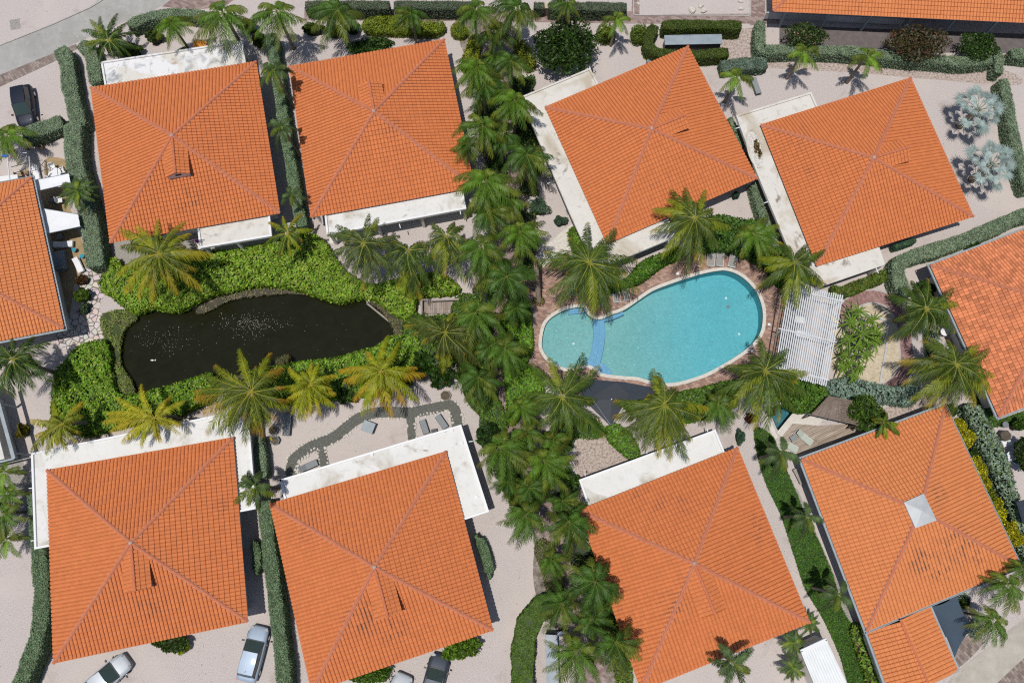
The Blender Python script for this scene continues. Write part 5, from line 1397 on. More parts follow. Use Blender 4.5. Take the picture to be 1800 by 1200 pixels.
coconut(1168, 711, 5.8, [(1149, 648), (1160, 655), (1084, 703), (1082, 730), (1094, 760), (1115, 778), (1133, 790), (1160, 800), (1181, 804), (1210, 806), (1215, 770), (1244, 716), (1205, 745), (1140, 770)], 'large olive coconut palm below the pool, fronds over the white strip roof', .3, col=(.08, .12, .016), lmax=1.0)
coconut(1345, 652, 5.6, [(1385, 613), (1419, 653), (1421, 694), (1396, 718), (1372, 735), (1349, 757), (1328, 750), (1284, 712), (1263, 688), (1278, 642), (1300, 640), (1334, 590), (1312, 660), (1300, 725), (1400, 670)], 'coconut palm between the pool and the white pergola', .2, col=(.07, .12, .018), lmax=1.0)
coconut(1627, 543, 5.6, [(1567, 518), (1590, 505), (1605, 494), (1632, 490), (1676, 505), (1684, 533), (1678, 580), (1655, 560), (1631, 592), (1610, 590), (1583, 590), (1565, 592), (1575, 560), (1650, 585)], 'dark green coconut palm against the corner of the mixed tile house', .15, col=(.055, .10, .016), lmax=.95)
coconut(1680, 640, 5.6, [(1625, 598), (1640, 595), (1586, 632), (1592, 670), (1604, 698), (1632, 714), (1655, 715), (1674, 728), (1715, 708), (1732, 695), (1743, 686), (1747, 658), (1739, 613), (1722, 605), (1600, 650)], 'olive coconut palm at the lower corner of the mixed tile house', .3, col=(.075, .115, .016), lmax=1.0)
coconut(443, 688, 5.8, [(420, 614), (473, 621), (494, 645), (378, 641), (362, 659), (344, 687), (345, 697), (358, 722), (363, 758), (385, 758), (403, 764), (428, 776), (443, 758), (458, 760), (477, 747), (506, 714), (400, 740)], 'very large olive coconut palm with orange tips above the deep orange roof', .6, col=(.105, .14, .016), tipc=ORA, lmax=1.05)
coconut(546, 676, 4.8, [(508, 646), (548, 637), (560, 638), (590, 658), (497, 680), (503, 703), (512, 725), (525, 737), (545, 730), (564, 728), (589, 713), (588, 690), (535, 738)], 'golden coconut palm, middle one along the lower pond bank', .75, col=COCOY, lmax=.85)
coconut(670, 652, 5.2, [(646, 617), (682, 589), (702, 601), (597, 650), (605, 668), (622, 700), (634, 730), (653, 720), (672, 712), (690, 729), (712, 708), (735, 702), (744, 656), (730, 645), (640, 710)], 'golden orange coconut palm leaning over the stone-edged path', .75, col=COCOY, tipc=ORA, lmax=.9)
coconut(782, 585, 5.6, [(713, 571), (723, 558), (745, 548), (744, 598), (768, 627), (780, 652), (808, 622), (843, 637), (848, 610), (795, 551), (820, 560), (730, 585), (790, 640), (825, 640)], 'olive coconut palm above the wooden jetty', .25, col=(.075, .10, .02))
coconut(272, 734, 4.6, [(248, 675), (299, 696), (322, 704), (318, 742), (205, 699), (182, 740), (195, 756), (214, 776), (248, 784), (282, 776), (188, 725), (230, 770)], 'bright yellow coconut palm over the upper edge of the white roof', .85, col=(.34, .32, .02), lmax=.8, tipc=(.6, .43, .04), extra=6)
coconut(112, 744, 4.6, [(94, 701), (144, 705), (53, 737), (54, 792), (80, 796), (116, 790), (135, 757), (62, 765), (98, 780), (128, 735)], 'green-gold coconut palm at the top left corner of the white roof', .55, col=(.19, .215, .018), lmax=.85, extra=6)
coconut(24, 632, 5.6, [(84, 601), (91, 666), (41, 692), (22, 697), (-5, 690), (-30, 650), (-10, 606), (56, 592), (70, 635), (60, 680), (20, 595)], 'dark green coconut palm at the left edge below the gutter', .1, col=(.05, .10, .02), lmax=1.0)
coconut(1552, 742, 3.8, [(1583, 765), (1560, 772), (1540, 768), (1580, 745), (1535, 735), (1560, 725)], 'single young palm crown at the timber deck corner', .3, col=(.08, .14, .016), extra=3, lmax=.6)

# ------------------------------------------------------------------ feather palms
RP = [
 (834, 22, 46, 6.2, 'a', 'royal palm at the top edge, left of the two above the footpath'), (911, 20, 48, 6.0, 'b', 'royal palm at the top edge, right of the two above the footpath'),
 (998, 6, 30, 5.0, 'c', 'royal palm cut by the top edge behind the large dark tree'), (838, 123, 46, 6.0, 'c', 'bright royal palm touching the right eave of the second top house'),
 (898, 112, 42, 5.4, 'b', 'royal palm in the walk left of the large dark tree'), (850, 155, 42, 5.4, 'a', 'royal palm just below the bright one by the second top house'),
 (905, 182, 54, 6.4, 'c', 'wide royal palm left of the cream roof corner'), (849, 226, 50, 6.2, 'a', 'royal palm halfway down the right eave of the second top house'),
 (926, 277, 46, 5.8, 'b', 'royal palm against the long cream roof strip'), (854, 322, 56, 6.4, 'c', 'bright royal palm at the lower right corner of the second top house'),
 (859, 376, 46, 5.6, 'b', 'dark royal palm directly below the corner of the second top house'), (846, 438, 52, 6.0, 'a', 'royal palm between the olive coconut palm and the walk'),
 (890, 492, 52, 6.0, 'b', 'royal palm above the bright footpath shrubs'), (836, 554, 48, 5.6, 'c', 'royal palm right of the wooden jetty'),
 (887, 616, 44, 5.4, 'a', 'royal palm growing out of the bright footpath shrubs'), (841, 668, 50, 5.8, 'b', 'royal palm at the bend of the footpath above the garden'),
 (915, 718, 40, 5.0, 'c', 'royal palm left of the large poolside coconut palm'), (877, 791, 56, 6.6, 'c', 'large bright royal palm against the white roof corner'),
 (955, 814, 54, 6.4, 'c', 'large royal palm above the gravel drive, right of its twin'), (893, 850, 34, 4.4, 'a', 'low dark royal palm below the white roof corner'),
 (925, 908, 42, 5.6, 'a', 'royal palm leaning over the top of the gravel drive'), (1000, 922, 52, 6.2, 'b', 'royal palm overlapping the top corner of the bottom centre right house'),
 (1046, 1028, 54, 6.2, 'a', 'royal palm over the left eave of the bottom centre right house'), (988, 1064, 44, 5.4, 'b', 'royal palm above the lower blue metal roof'),
 (1015, 1148, 54, 6.0, 'c', 'royal palm right of the lower blue metal roof'), (1082, 1134, 60, 6.4, 'b', 'royal palm over the lower left hip of the bottom centre right house'),
 (972, 776, 34, 4.6, 'a', 'shaded royal palm left of the stony bed'), (988, 884, 40, 5.0, 'b', 'dark royal palm at the left end of the white strip roof'),
 (300, 45, 42, 4.6, 'c', 'royal palm inside the curved top left hedge'), (392, 28, 52, 5.4, 'c', 'yellowing royal palm above the end of the stained roof'), (486, 26, 50, 5.8, 'a', 'royal palm above the long narrow hedge'),
 (594, 24, 50, 5.6, 'b', 'royal palm at the top edge over the white gravel court'), (722, 28, 38, 4.8, 'b', 'royal palm in the yellow-green clipped border'),
 (482, 128, 44, 6.4, 'd', 'dark palm between the upper corners of the two top left houses'), (497, 227, 33, 5.8, 'd', 'small palm halfway down the narrow hedge'), (513, 344, 26, 5.0, 'd', 'small palm near the lower end of the narrow hedge'),
 (136, 340, 44, 4.2, 'f', 'dense round palm overhanging the white awnings'), (449, 858, 44, 6.0, 'd', 'palm between the two bottom left houses'),
 (1373, 800, 42, 5.6, 'd', 'palm at the lower tip of the timber deck'), (1418, 912, 38, 5.4, 'd', 'palm halfway down the lawn strip'), (1474, 1048, 42, 5.6, 'd', 'palm near the lower end of the lawn strip'),
 (1286, 1168, 54, 5.8, 'd', 'dark palm over the lower eave of the bottom centre right house'), (1746, 1092, 42, 4.6, 'c', 'palm beside the herringbone forecourt'), (1772, 1030, 38, 4.4, 'c', 'palm under the lower right corner of the cowled house'),
 (1796, 1000, 30, 4.0, 'a', 'palm cut by the lower right edge'),
 (1413, 94, 38, 4.6, 'e', 'bright young palm on the gravel below the pink oleander'), (1525, 102, 40, 4.6, 'e', 'bright young palm left of the brown flowering shrub'), (1297, 138, 40, 4.6, 'e', 'young palm beside the dark lounger and blue-grey hedge'),
 (1084, 36, 38, 4.4, 'e', 'bright young palm left of the curved olive hedge'), (1322, 415, 46, 4.4, 'c', 'light green feathery palm above the pool loungers'),
 (1262, 712, 38, 3.6, 'a', 'low dark feather palm below the pool'), (14, 240, 44, 3.0, 'c', 'lime green palm at the left edge by the parked SUV'), (868, 100, 24, 3.2, 'a', 'small low palm in the middle of the upper walk'),
 (1396, 1132, 27, 1.8, 'f', 'low spiky palm beside the white shed roof, upper of two'), (1394, 1176, 30, 1.8, 'f', 'low spiky palm beside the white shed roof, lower of two'), (1424, 1096, 22, 1.6, 'f', 'low spiky palm at the corner of the bottom centre right house'),
]
RP += [(868, 60, 34, 4.6, 'a', 'lower royal palm in the shade between the two at the top of the walk'), (882, 240, 40, 5.0, 'b', 'lower royal palm filling the walk left of the long cream strip'), (893, 350, 42, 5.2, 'a', 'royal palm in the middle of the walk above the grey-green mound'),
 (912, 412, 54, 6.2, 'c', 'wide royal palm left of the pale paving'), (868, 470, 40, 4.8, 'b', 'lower royal palm left of the pool deck corner'), (905, 545, 34, 4.4, 'a', 'low royal palm at the upper end of the bright footpath shrubs'),
 (862, 612, 38, 4.8, 'b', 'lower royal palm left of the bright footpath shrubs'), (925, 765, 40, 4.8, 'a', 'lower royal palm between the two large bright ones'), (930, 862, 44, 5.0, 'b', 'royal palm left of the white strip roof end'),
 (968, 985, 34, 4.4, 'a', 'lower royal palm beside the thin olive border'), (1040, 1090, 40, 4.8, 'b', 'shaded royal palm between the lower roof hip and the blue metal roof'), (820, 255, 30, 4.4, 'a', 'low royal palm tight against the eave of the second top house')]
for (x, y, r, h, k, l) in RP: royal(x, y, r, h, k, l)
fan_palm(1722, 190, 54, 3.4, 16, 'silver-blue fan palm, upper of the pair on the right gravel', (.30, .375, .38), 'silver_fan_palm')
fan_palm(1745, 288, 54, 3.4, 17, 'silver-blue fan palm, lower of the pair on the right gravel', (.30, .375, .38), 'silver_fan_palm')
coconut(192, 72, 3.0, [(144, 53), (158, 34), (175, 29), (150, 77), (170, 91), (192, 96), (212, 103), (240, 82), (238, 56), (205, 24), (222, 40), (160, 60), (228, 96)], 'dark broad-fronded palm at the bend of the concrete road', .1, col=(.045, .095, .018), lmax=.75, extra=8, wind=(-.1, -.25))
for (x, y, r, h, k, l) in [(8, 832, 36, 2.8, 'e', 'arching palm at the left edge, uppermost of the group'), (14, 868, 30, 2.4, 'c', 'yellow-green palm at the left edge, second from the top of the group'), (4, 905, 44, 3.0, 'c', 'wide arching palm at the left edge in the middle of the group'), (12, 950, 36, 2.4, 'e', 'arching palm at the left edge, lowest of the group')]: royal(x, y, r, h, k, l)
hd = [(0, 0, .75), (.5, -.3, .5), (-.5, -.2, .5), (.1, -.75, .45), (-.35, .45, .5), (.4, .5, .5), (0, .9, .45), (-.05, -.35, .5), (.6, .1, .45)]
strap_plant(1506, 592, 48, 2.6, hd, 'clump of long strap leaved plants right of the white pergola', nleaf=17, w=.062, col=(.07, .17, .014), edge=(.26, .32, .04))
strap_plant(1490, 640, 30, 2.0, hd[:5], 'lower clump of strap leaved plants above the silver hedge', nleaf=16, w=.06, col=(.07, .17, .014), edge=(.26, .32, .04))
# ------------------------------------------------------------------ cars
def paint(name, base, metal=.15, rough=.5):
    m, nt, b = mat(name, base, rough, .3, metal)
    b.inputs['Coat Weight'].default_value = .25; b.inputs['Coat Roughness'].default_value = .08
    return m
PAINT = {'silver': paint('silver_car_paint', (.42, .45, .49)), 'blue': paint('steel_blue_silver_paint', (.30, .37, .46)), 'navy': paint('midnight_car_paint', (.012, .016, .03), .3), 'black': paint('grey_black_car_paint', (.05, .06, .08), .4)}

def loft(g, secs):
    """secs: list of (x, [(y, z), ...]) half sections from the bottom centre to the top centre, mirrored"""
    V = []; 
    for x, pr in secs:
        full = [(x, -y, z) for y, z in pr] + [(x, y, z) for y, z in pr[::-1]]
        V.append(full)
    m = len(V[0]); q = []
    for i in range(len(V) - 1):
        for k in range(m):
            q.append((i * m + k, i * m + (k + 1) % m, (i + 1) * m + (k + 1) % m, (i + 1) * m + k))
    vv = [p for s in V for p in s]
    n = len(vv); vv += [tuple(np.mean(V[0], 0)), tuple(np.mean(V[-1], 0))]
    tr = [(n, (k + 1) % m, k) for k in range(m)] + [(n + 1, (len(V) - 1) * m + k, (len(V) - 1) * m + (k + 1) % m) for k in range(m)]
    g.add(vv, q, tr)
    return g

def xf(g, root):
    """local car space to the root's place in the world"""
    c, s = math.cos(root.rotation_euler.z), math.sin(root.rotation_euler.z)
    return g

def car(px, py, heading, label, color, L=4.4, W=1.76, Hh=1.5, kind='hatch'):
    p = P(px, py, .6)
    root = thing('parked_car', (0, 0, 0), label, 'car', 'cars parked on the gravel drives')
    h = L / 2; w = W / 2
    belt = .92 if kind != 'suv' else 1.02
    def sec(x, k, top, low=.22):
        return (x, [(.02, low), (w * k * .86, low), (w * k * .98, low + .12), (w * k, .55), (w * k * .985, top - .12), (w * k * .93, top - .02), (w * k * .6, top + .015), (.02, top + .03)])
    xs = [(-h, .70, .62), (-h + .07, .84, .78), (-h + .25, .94, belt - .04), (-h + .7, .99, belt), (-.4, 1, belt), (.5, 1, belt - .01), (h - 1.15, .985, belt - .06), (h - .65, .95, belt - .16), (h - .28, .87, belt - .27), (h - .08, .74, .58), (h, .6, .5)]
    if kind in ('hatch', 'suv'): xs[0] = (-h, .80, .72); xs[1] = (-h + .05, .90, belt - .08)
    g = loft(G(), [sec(*x) for x in xs]); g.build('body', PAINT[color], root, smooth=True)
    # cabin: lower glass ring and painted roof
    rb = -h + (.42 if kind != 'sedan' else .95); rt = -h + (.75 if kind == 'hatch' else .62 if kind == 'suv' else 1.5)
    ft = h - 1.95; fb = h - 1.12
    zt = Hh - .04
    a, b = w * .90, w * .70
    def ring(x0, z0, y0, x1, z1, y1): return None
    B = [(rb, -a * .9, belt - .03), (rb, a * .9, belt - .03), (fb, a * .92, belt - .05), (fb, -a * .92, belt - .05)]
    T = [(rt, -b * .95, zt), (rt, b * .95, zt), (ft, b, zt - .01), (ft, -b, zt - .01)]
    for nm, i, j in (('rear_window', 0, 1), ('side_window', 1, 2), ('windshield', 2, 3), ('side_window', 3, 0)):
        g = G()
        q = [Vector(B[i]), Vector(B[j]), Vector(T[j]), Vector(T[i])]
        n = (q[1] - q[0]).cross(q[3] - q[0]).normalized()
        ctr = Vector(((rb + fb) / 2, 0, 1.1))
        if n.dot(sum(q, Vector()) / 4 - ctr) < 0: n = -n
        # glass panel with a slight bulge, in a 3 x 3 grid
        v = []
        for r in range(4):
            for c_ in range(4):
                s, t = c_ / 3, r / 3
                pt = (q[0] * (1 - s) + q[1] * s) * (1 - t) + (q[3] * (1 - s) + q[2] * s) * t
                pt += n * (.05 * math.sin(math.pi * s) + .01)
                v.append(tuple(pt))
        g.add(v, [(r * 4 + c_, r * 4 + c_ + 1, r * 4 + c_ + 5, r * 4 + c_ + 4) for r in range(3) for c_ in range(3)])
        g.build(nm, M['glass_car'], root, smooth=True)
    # pillars and roof skin
    g = G()
    for i in range(4): g.bar(B[i], T[i], .07, .05)
    bx = (B[1][0] * .45 + B[2][0] * .55)
    for s in (-1, 1): g.bar((bx, s * a * .93, belt), (bx - .05, s * b * 1.0, zt), .05, .09)
    v = []; nx, ny = 7, 7
    for r in range(nx):
        for c_ in range(ny):
            s = r / (nx - 1); t = c_ / (ny - 1) * 2 - 1
            x = rt - .06 + (ft - rt + .1) * s; yb = b * (1.03 - .05 * abs(2 * s - 1))
            v.append((x, yb * t, zt + .02 + .045 * math.sin(math.pi * s) * 1 + .035 * (1 - t * t)))
    q = [(r * ny + c_, (r + 1) * ny + c_, (r + 1) * ny + c_ + 1, r * ny + c_ + 1) for r in range(nx - 1) for c_ in range(ny - 1)]
    g.build('window_pillars', M['dark'], root); g = G(); g.add(v, q); g.build('roof', PAINT[color], root, smooth=True)
    for sx in (-1, 1):
        for sy in (-1, 1):
            g = G(); x = sx * (h - .82 if sx > 0 else h - .78); y = sy * (w - .1)
            g.tube([(x, y - .1, .31), (x, y + .1, .31)], .31, 16); wh = g.build('wheel', M['rubber'], root)
            g = G(); g.tube([(x, y + sy * .095, .31), (x, y + sy * .112, .31)], .2, 12); g.build('rim', M['chrome'], wh)
    for s in (-1, 1):
        g = G(); g.box((h - .20, s * w * .66, .585), (.26, .26, .12), rz=-s * .5); g.build('headlight', M['clear'], root)
        g = G(); g.box((-h + .09, s * w * .74, .74), (.10, .22, .2), rz=s * .3); g.build('taillight', M['red'], root)
        g = G(); g.box((fb - .12, s * (w + .10), belt + .05), (.12, .2, .12), rz=0); g.build('side_mirror', M['dark'], root)
    g = G(); g.box((h - .05, 0, .42), (.12, W * .5, .12)); g.build('grille', M['dark'], root)
    g = G(); g.box((fb + .03, 0, belt + .005), (.05, W * .74, .015)); g.build('wiper', M['dark'], root)
    g = G(); g.tube([(rt + .25, 0, zt + .06), (rt + .1, 0, zt + .2)], .012, 5); g.build('aerial', M['dark'], root)
    root.location = (p.x, p.y, 0); root.rotation_euler = (0, 0, R(heading))
    return root
M['glass_car'] = mat('tinted_car_glass', (.035, .055, .05), .06, .7)[0]
def head(a, b):
    d = P(*b) - P(*a); return math.degrees(math.atan2(d.y, d.x))
car(44, 188, head((44, 165), (50, 215)), 'dark navy SUV parked on gravel beside the hedge at upper left', 'navy', L=4.3, W=1.8, Hh=1.75, kind='suv')
car(445, 1148, head((431, 1192), (453, 1108)), 'steel blue silver hatchback parked by the hedge at bottom left', 'blue', L=4.35)
car(184, 1192, head((150, 1222), (214, 1168)), 'silver car cut by the bottom edge, nose pointing up right', 'silver', L=4.5, kind='sedan')
car(693, 1232, head((677, 1269), (705, 1200)), 'silver car barely showing its nose at the bottom edge', 'silver', L=4.4, kind='sedan')
car(763, 1198, head((755, 1235), (775, 1158)), 'grey-black car beside the green shrub at the bottom edge', 'black', L=4.4, kind='hatch')

# ------------------------------------------------------------------ loungers and garden furniture
def frame_parts(root, W, L, legs, m='white', zf=.3):
    g = G()
    for s in (-1, 1):
        g.tube([(-L / 2, s * W / 2, zf), (L / 2, s * W / 2, zf)], .022, 6)
    g.tube([(-L / 2, -W / 2, zf), (-L / 2, W / 2, zf)], .022, 6); g.tube([(L / 2, -W / 2, zf), (L / 2, W / 2, zf)], .022, 6)
    g.build('frame', M[m], root)
    for x in legs:
        for s in (-1, 1):
            g = G(); g.tube([(x, s * W / 2, zf), (x, s * (W / 2 + .03), 0)], .022, 6); g.build('leg', M[m], root)

def lounger(kind, W=.66, L=1.95, back=28):
    root = bpy.data.objects.new('sun_lounger', None); C.objects.link(root); root.empty_display_size = .3
    fm, sm = {'pool': ('white', 'grey_sling'), 'garden': ('dark', 'slate_sling'), 'deck': ('white', 'sage'), 'white': ('white', 'white_fabric')}[kind]
    frame_parts(root, W, L, (-L * .36, L * .36), fm)
    t = .03 if kind in ('pool', 'deck') else .09
    # +x is the head end
    hx = L * .12
    g = G(); g.box(((-L / 2 + hx) / 2, 0, .3 + t / 2 + .012), (L / 2 + hx - .03, W - .06, t)); g.build('seat', M[sm], root)
    b = R(back); bl = L / 2 - hx
    g = G()
    mm = Matrix.Rotation(-b, 4, 'Y')
    g.box((hx + math.cos(b) * bl / 2, 0, .33 + math.sin(b) * bl / 2), (bl, W - .06, t), m=mm); g.build('backrest', M[sm], root)
    if kind == 'pool':
        for s in (-1, 1):
            g = G(); g.tube([(-.25, s * W / 2, .3), (-.2, s * (W / 2 + .04), .5), (.25, s * (W / 2 + .04), .5), (.3, s * W / 2, .3)], .025, 6); g.build('armrest', M['white'], root)
        for sx in (-1, 1):
            g = G(); x = sx * (L / 2 - .16)
            g.tube([(x, -W / 2 - .01, .31), (x + sx * .16, -W / 2 + .08, .33), (x + sx * .16, W / 2 - .08, .33), (x, W / 2 + .01, .31)], .03, 6); g.build('end_rail', M['white'], root)
    g = G(); g.bar((hx + bl * .6, 0, .02), (hx + bl * .8, 0, .30 + math.sin(b) * bl * .7), .3, .03); g.build('back_support', M[fm], root)
    return root
M['sage'] = noisy('sage_sling_fabric', [(.3, (.34, .38, .32)), (.7, (.42, .46, .40))], scale=10)
LP_ = {}
def place_lounger(kind, a, b, label, back=28, group='loungers', L=1.95, W=.66):
    """a: foot end, b: head end, photo pixels on the ground plane of the seat"""
    key = (kind, back)
    if key not in LP_: o = lounger(kind, back=back); LP_[key] = o
    else: o = copy_tree(LP_[key])
    A, B = P(*a, .35), P(*b, .35); d = B - A
    o.location = ((A.x + B.x) / 2, (A.y + B.y) / 2, 0.02); o.rotation_euler = (0, 0, math.atan2(d.y, d.x)); k = d.length / 1.95
    o.scale = (k, max(.85, min(1.15, k)), 1)
    return tag(o, label, 'lounger', group)
pg = 'white framed loungers round the pool'
place_lounger('pool', (1085, 531), (1079, 499), 'grey sling pool lounger, left one of the clear pair above the pool edge', 10, pg)
place_lounger('pool', (1102, 528), (1097, 497), 'grey sling pool lounger, right one of the clear pair above the pool edge', 10, pg)
place_lounger('pool', (1059, 537), (1053, 507), 'pool lounger half hidden under the large poolside coconut palm', 10, pg)
place_lounger('pool', (1009, 518), (1004, 488), 'pool lounger mostly covered by the left fronds of the poolside palm', 10, pg)
place_lounger('pool', (1250, 467), (1249, 434), 'grey pool lounger at the top of the pool, leftmost of three', 10, pg)
place_lounger('pool', (1266, 467), (1266, 434), 'grey pool lounger at the top of the pool, middle of three', 10, pg)
place_lounger('pool', (1286, 469), (1292, 436), 'grey pool lounger at the top of the pool, slightly turned right one', 10, pg)
gg_ = 'dark cushioned loungers in the gardens'
place_lounger('garden', (503, 765), (507, 727), 'slate cushioned lounger near the round planters', 18, gg_)
place_lounger('garden', (750, 762), (742, 738), 'slate lounger in the stone-edged garden, left of the pair', 5, gg_)
place_lounger('garden', (784, 752), (769, 730), 'slate lounger in the stone-edged garden, right of the pair', 5, gg_)
place_lounger('garden', (558, 812), (526, 826), 'slate lounger tucked against the lower white roof corner', 30, gg_)
place_lounger('garden', (1334, 165), (1324, 138), 'dark lounger under the young palm on the upper right gravel', 10, gg_)
place_lounger('garden', (1138, 105), (1148, 110), 'dark lounger tip showing above the orange roof eave', 10, gg_)
dg_ = 'pale loungers on the timber deck'
place_lounger('deck', (1427, 779), (1400, 757), 'pale sage lounger standing clear on the timber deck', 25, dg_)
place_lounger('deck', (1402, 791), (1376, 777), 'pale sage lounger at the lower tip of the timber deck', 25, dg_)
place_lounger('white', (128, 428), (95, 431), 'white chaise pointing out of the shade of the left house', 22, 'white loungers on the left patio')
place_lounger('white', (143, 478), (132, 454), 'short white lounger in the sun on the earthy patio', 12, 'white loungers on the left patio')
place_lounger('white', (66, 316), (61, 292), 'white lounger between the pole lamp and the round table', 12, 'white loungers on the left patio')

def table(px, py, size, h, m, label, round_=False, rz=0.0, legm='white', cat='table', name='side_table', group=None):
    p = P(px, py, h); root = thing(name, (p.x, p.y, 0), label, cat, group)
    g = G()
    if round_: g.tube([(p.x, p.y, h - .04), (p.x, p.y, h)], size / 2, 22)
    else: g.box((p.x, p.y, h - .02), (size[0], size[1], .045), rz=rz)
    g.build('tabletop', M[m], root)
    sx, sy = (size * .32, size * .32) if round_ else (size[0] * .42, size[1] * .42)
    for a in (-1, 1):
        for b in (-1, 1):
            dx, dy = a * sx * math.cos(rz) - b * sy * math.sin(rz), a * sx * math.sin(rz) + b * sy * math.cos(rz)
            g = G(); g.tube([(p.x + dx, p.y + dy, h - .04), (p.x + dx * 1.1, p.y + dy * 1.1, 0.02)], .02, 6); g.build('leg', M[legm], root)
    return root
table(1071, 509, (.42, .42), .45, 'white', 'small white square table between two pool loungers')
table(1278, 439, (.42, .42), .45, 'white', 'small white square table between the loungers at the top of the pool')
table(1395, 770, (.5, .5), .4, 'blue_grey' if 'blue_grey' in M else 'slate_sling', 'small blue-grey table beside the deck lounger', rz=.5, legm='dark')
table(647, 750, (1.05, .95), .72, 'steel', 'square blue-grey glass table in the stone-edged garden', rz=-.35, legm='dark', name='garden_table')
table(97, 304, 1.05, .72, 'white_fabric', 'round white table above the upper awning', True, name='round_table')
table(1661, 583, .75, .7, 'white_fabric', 'round pale table by the gutter of the mixed tile house', True, name='round_table')
table(1778, 801, .8, .72, 'white_fabric', 'round white table among chairs at the right edge', True, name='round_table')
table(1768, 746, .55, .5, 'clear', 'small round glass table on the right hand gravel', True, name='round_table', legm='chrome')
table(104, 415, .6, .5, 'slate_sling', 'small round wicker table under the lower awning', True, name='round_table', legm='dark')
table(763, 757, (.5, .35), .4, 'dark', 'low dark table between the two garden loungers', rz=.2, legm='dark')

def chair(px, py, rz, m, label, group, sm=None):
    p = P(px, py, .5); root = thing('garden_chair', (p.x, p.y, 0), label, 'chair', group, 0)
    q = Matrix.Rotation(rz, 3, 'Z')
    def T(x, y, z): v = q @ Vector((x, y, z)); return (p.x + v.x, p.y + v.y, z)
    g = G(); g.box(T(0, 0, .43), (.48, .48, .05), rz=rz); g.build('seat', M[sm or m], root)
    g = G(); g.box(T(-.25, 0, .68), (.05, .48, .46), rz=rz); g.build('backrest', M[sm or m], root)
    for s in (-1, 1):
        g = G(); g.box(T(0, s * .26, .62), (.5, .05, .04), rz=rz); g.build('armrest', M[m], root)
    for a in (-1, 1):
        for b in (-1, 1):
            g = G(); g.tube([T(a * .2, b * .2, .41), T(a * .23, b * .23, .01)], .018, 5); g.build('leg', M[m], root)
    return root
cg = 'garden chairs around the tables'
chair(87, 308, 2.6, 'white', 'white chair left of the round table above the awning', cg)
chair(92, 294, -1.2, 'white', 'white chair tilted behind the round table above the awning', cg)
chair(110, 300, -2.8, 'white', 'white chair right of the round table above the awning', cg)
chair(33, 308, .3, 'dark', 'tan seated chair left of the white lounger', cg, 'earth')
chair(44, 303, .5, 'dark', 'tan seated chair next to the white lounger', cg, 'earth')
chair(104, 352, .2, 'white', 'white chair between the two awnings', cg)
chair(92, 352, 3.0, 'slate', 'grey wicker chair in the shade between the awnings', cg, 'slate_sling') if 'slate' in M else chair(92, 352, 3.0, 'dark', 'grey wicker chair in the shade between the awnings', cg, 'slate_sling')
chair(1770, 810, 1.0, 'white', 'white chair below the round table at the right edge', cg)
chair(1771, 803, .1, 'white', 'blue seated chair left of the round table at the right edge', cg, 'blue')
chair(1783, 808, 2.4, 'white', 'blue seated chair right of the round table at the right edge', cg, 'blue')
place_lounger('white', (1762, 780), (1774, 776), 'white striped lounger near the right edge', 20, 'white loungers on the left patio')
# small stools
for x, y, l in ((130, 439, 'round teal stool on the earthy patio'), (144, 450, 'teal stool leaning at the hedge')):
    p = P(x, y, .4); rt = thing('stool', (p.x, p.y, 0), l, 'stool')
    g = G(); g.tube([(p.x, p.y, .38), (p.x, p.y, .42)], .2, 14); g.build('seat', M['teal'], rt)
    for k in range(3):
        a = k * 2.09; g = G(); g.tube([(p.x + .1 * math.cos(a), p.y + .1 * math.sin(a), .38), (p.x + .2 * math.cos(a), p.y + .2 * math.sin(a), 0)], .02, 5); g.build('leg', M['teal'], rt)
# grey daybed in the shade of the left house
p = P(102, 458, .5); rt = thing('daybed', (p.x, p.y, 0), 'grey cushioned daybed in the shade of the left house', 'daybed')
g = G(); g.box((p.x, p.y, .25), (1.25, 1.9, .3), rz=.22); g.build('base', M['slate_sling'], rt)
g = G(); g.box((p.x, p.y, .47), (1.15, 1.8, .14), rz=.22); g.build('mattress', M['steel'], rt)
g = G(); g.box((p.x + .1, p.y - .85, .68), (1.2, .14, .4), rz=.22); g.build('backrest', M['slate_sling'], rt)

# round planters
def planter(px, py, r, h, label, m='slate_sling', plant=None):
    p = P(px, py, h); rt = thing('planter', (p.x, p.y, 0), label, 'planter', 'planters in the gardens')
    g = G(); g.tube([(p.x, p.y, 0), (p.x, p.y, h * .8), (p.x, p.y, h)], [r * .75, r, r], 7); g.build('pot', M[m], rt)
    g = G(); g.tube([(p.x, p.y, h - .02), (p.x, p.y, h + .012)], [r * .86, r * .86], 7); g.build('soil', M['soil'] if m != 'white' else M['stone'], rt)
    if plant: g = G(); g.tube([(p.x - r * .7, p.y + .1, h), (p.x - r * .8, p.y + .2, h + .2)], [.12, .1], 8); g.build('cup', M[plant], rt)
    return rt
planter(480, 756, .42, .4, 'faceted grey planter, upper of the two by the hedge')
planter(483, 774, .42, .4, 'faceted grey planter with a yellow cup, lower of the two by the hedge', plant='yellow')
planter(70, 257, .2, .45, 'tan pot on the gravel below the short hedge', 'terracotta')
planter(1768, 765, .5, .8, 'large dark round planter by the dark tree crown at right', 'dark')
planter(783, 695, .5, .35, 'weathered grey bowl beside the palm above the stone-edged garden', 'grey_wood')
planter(868, 75, .28, .9, 'dark blue-grey urn standing in the upper walk', 'steel')

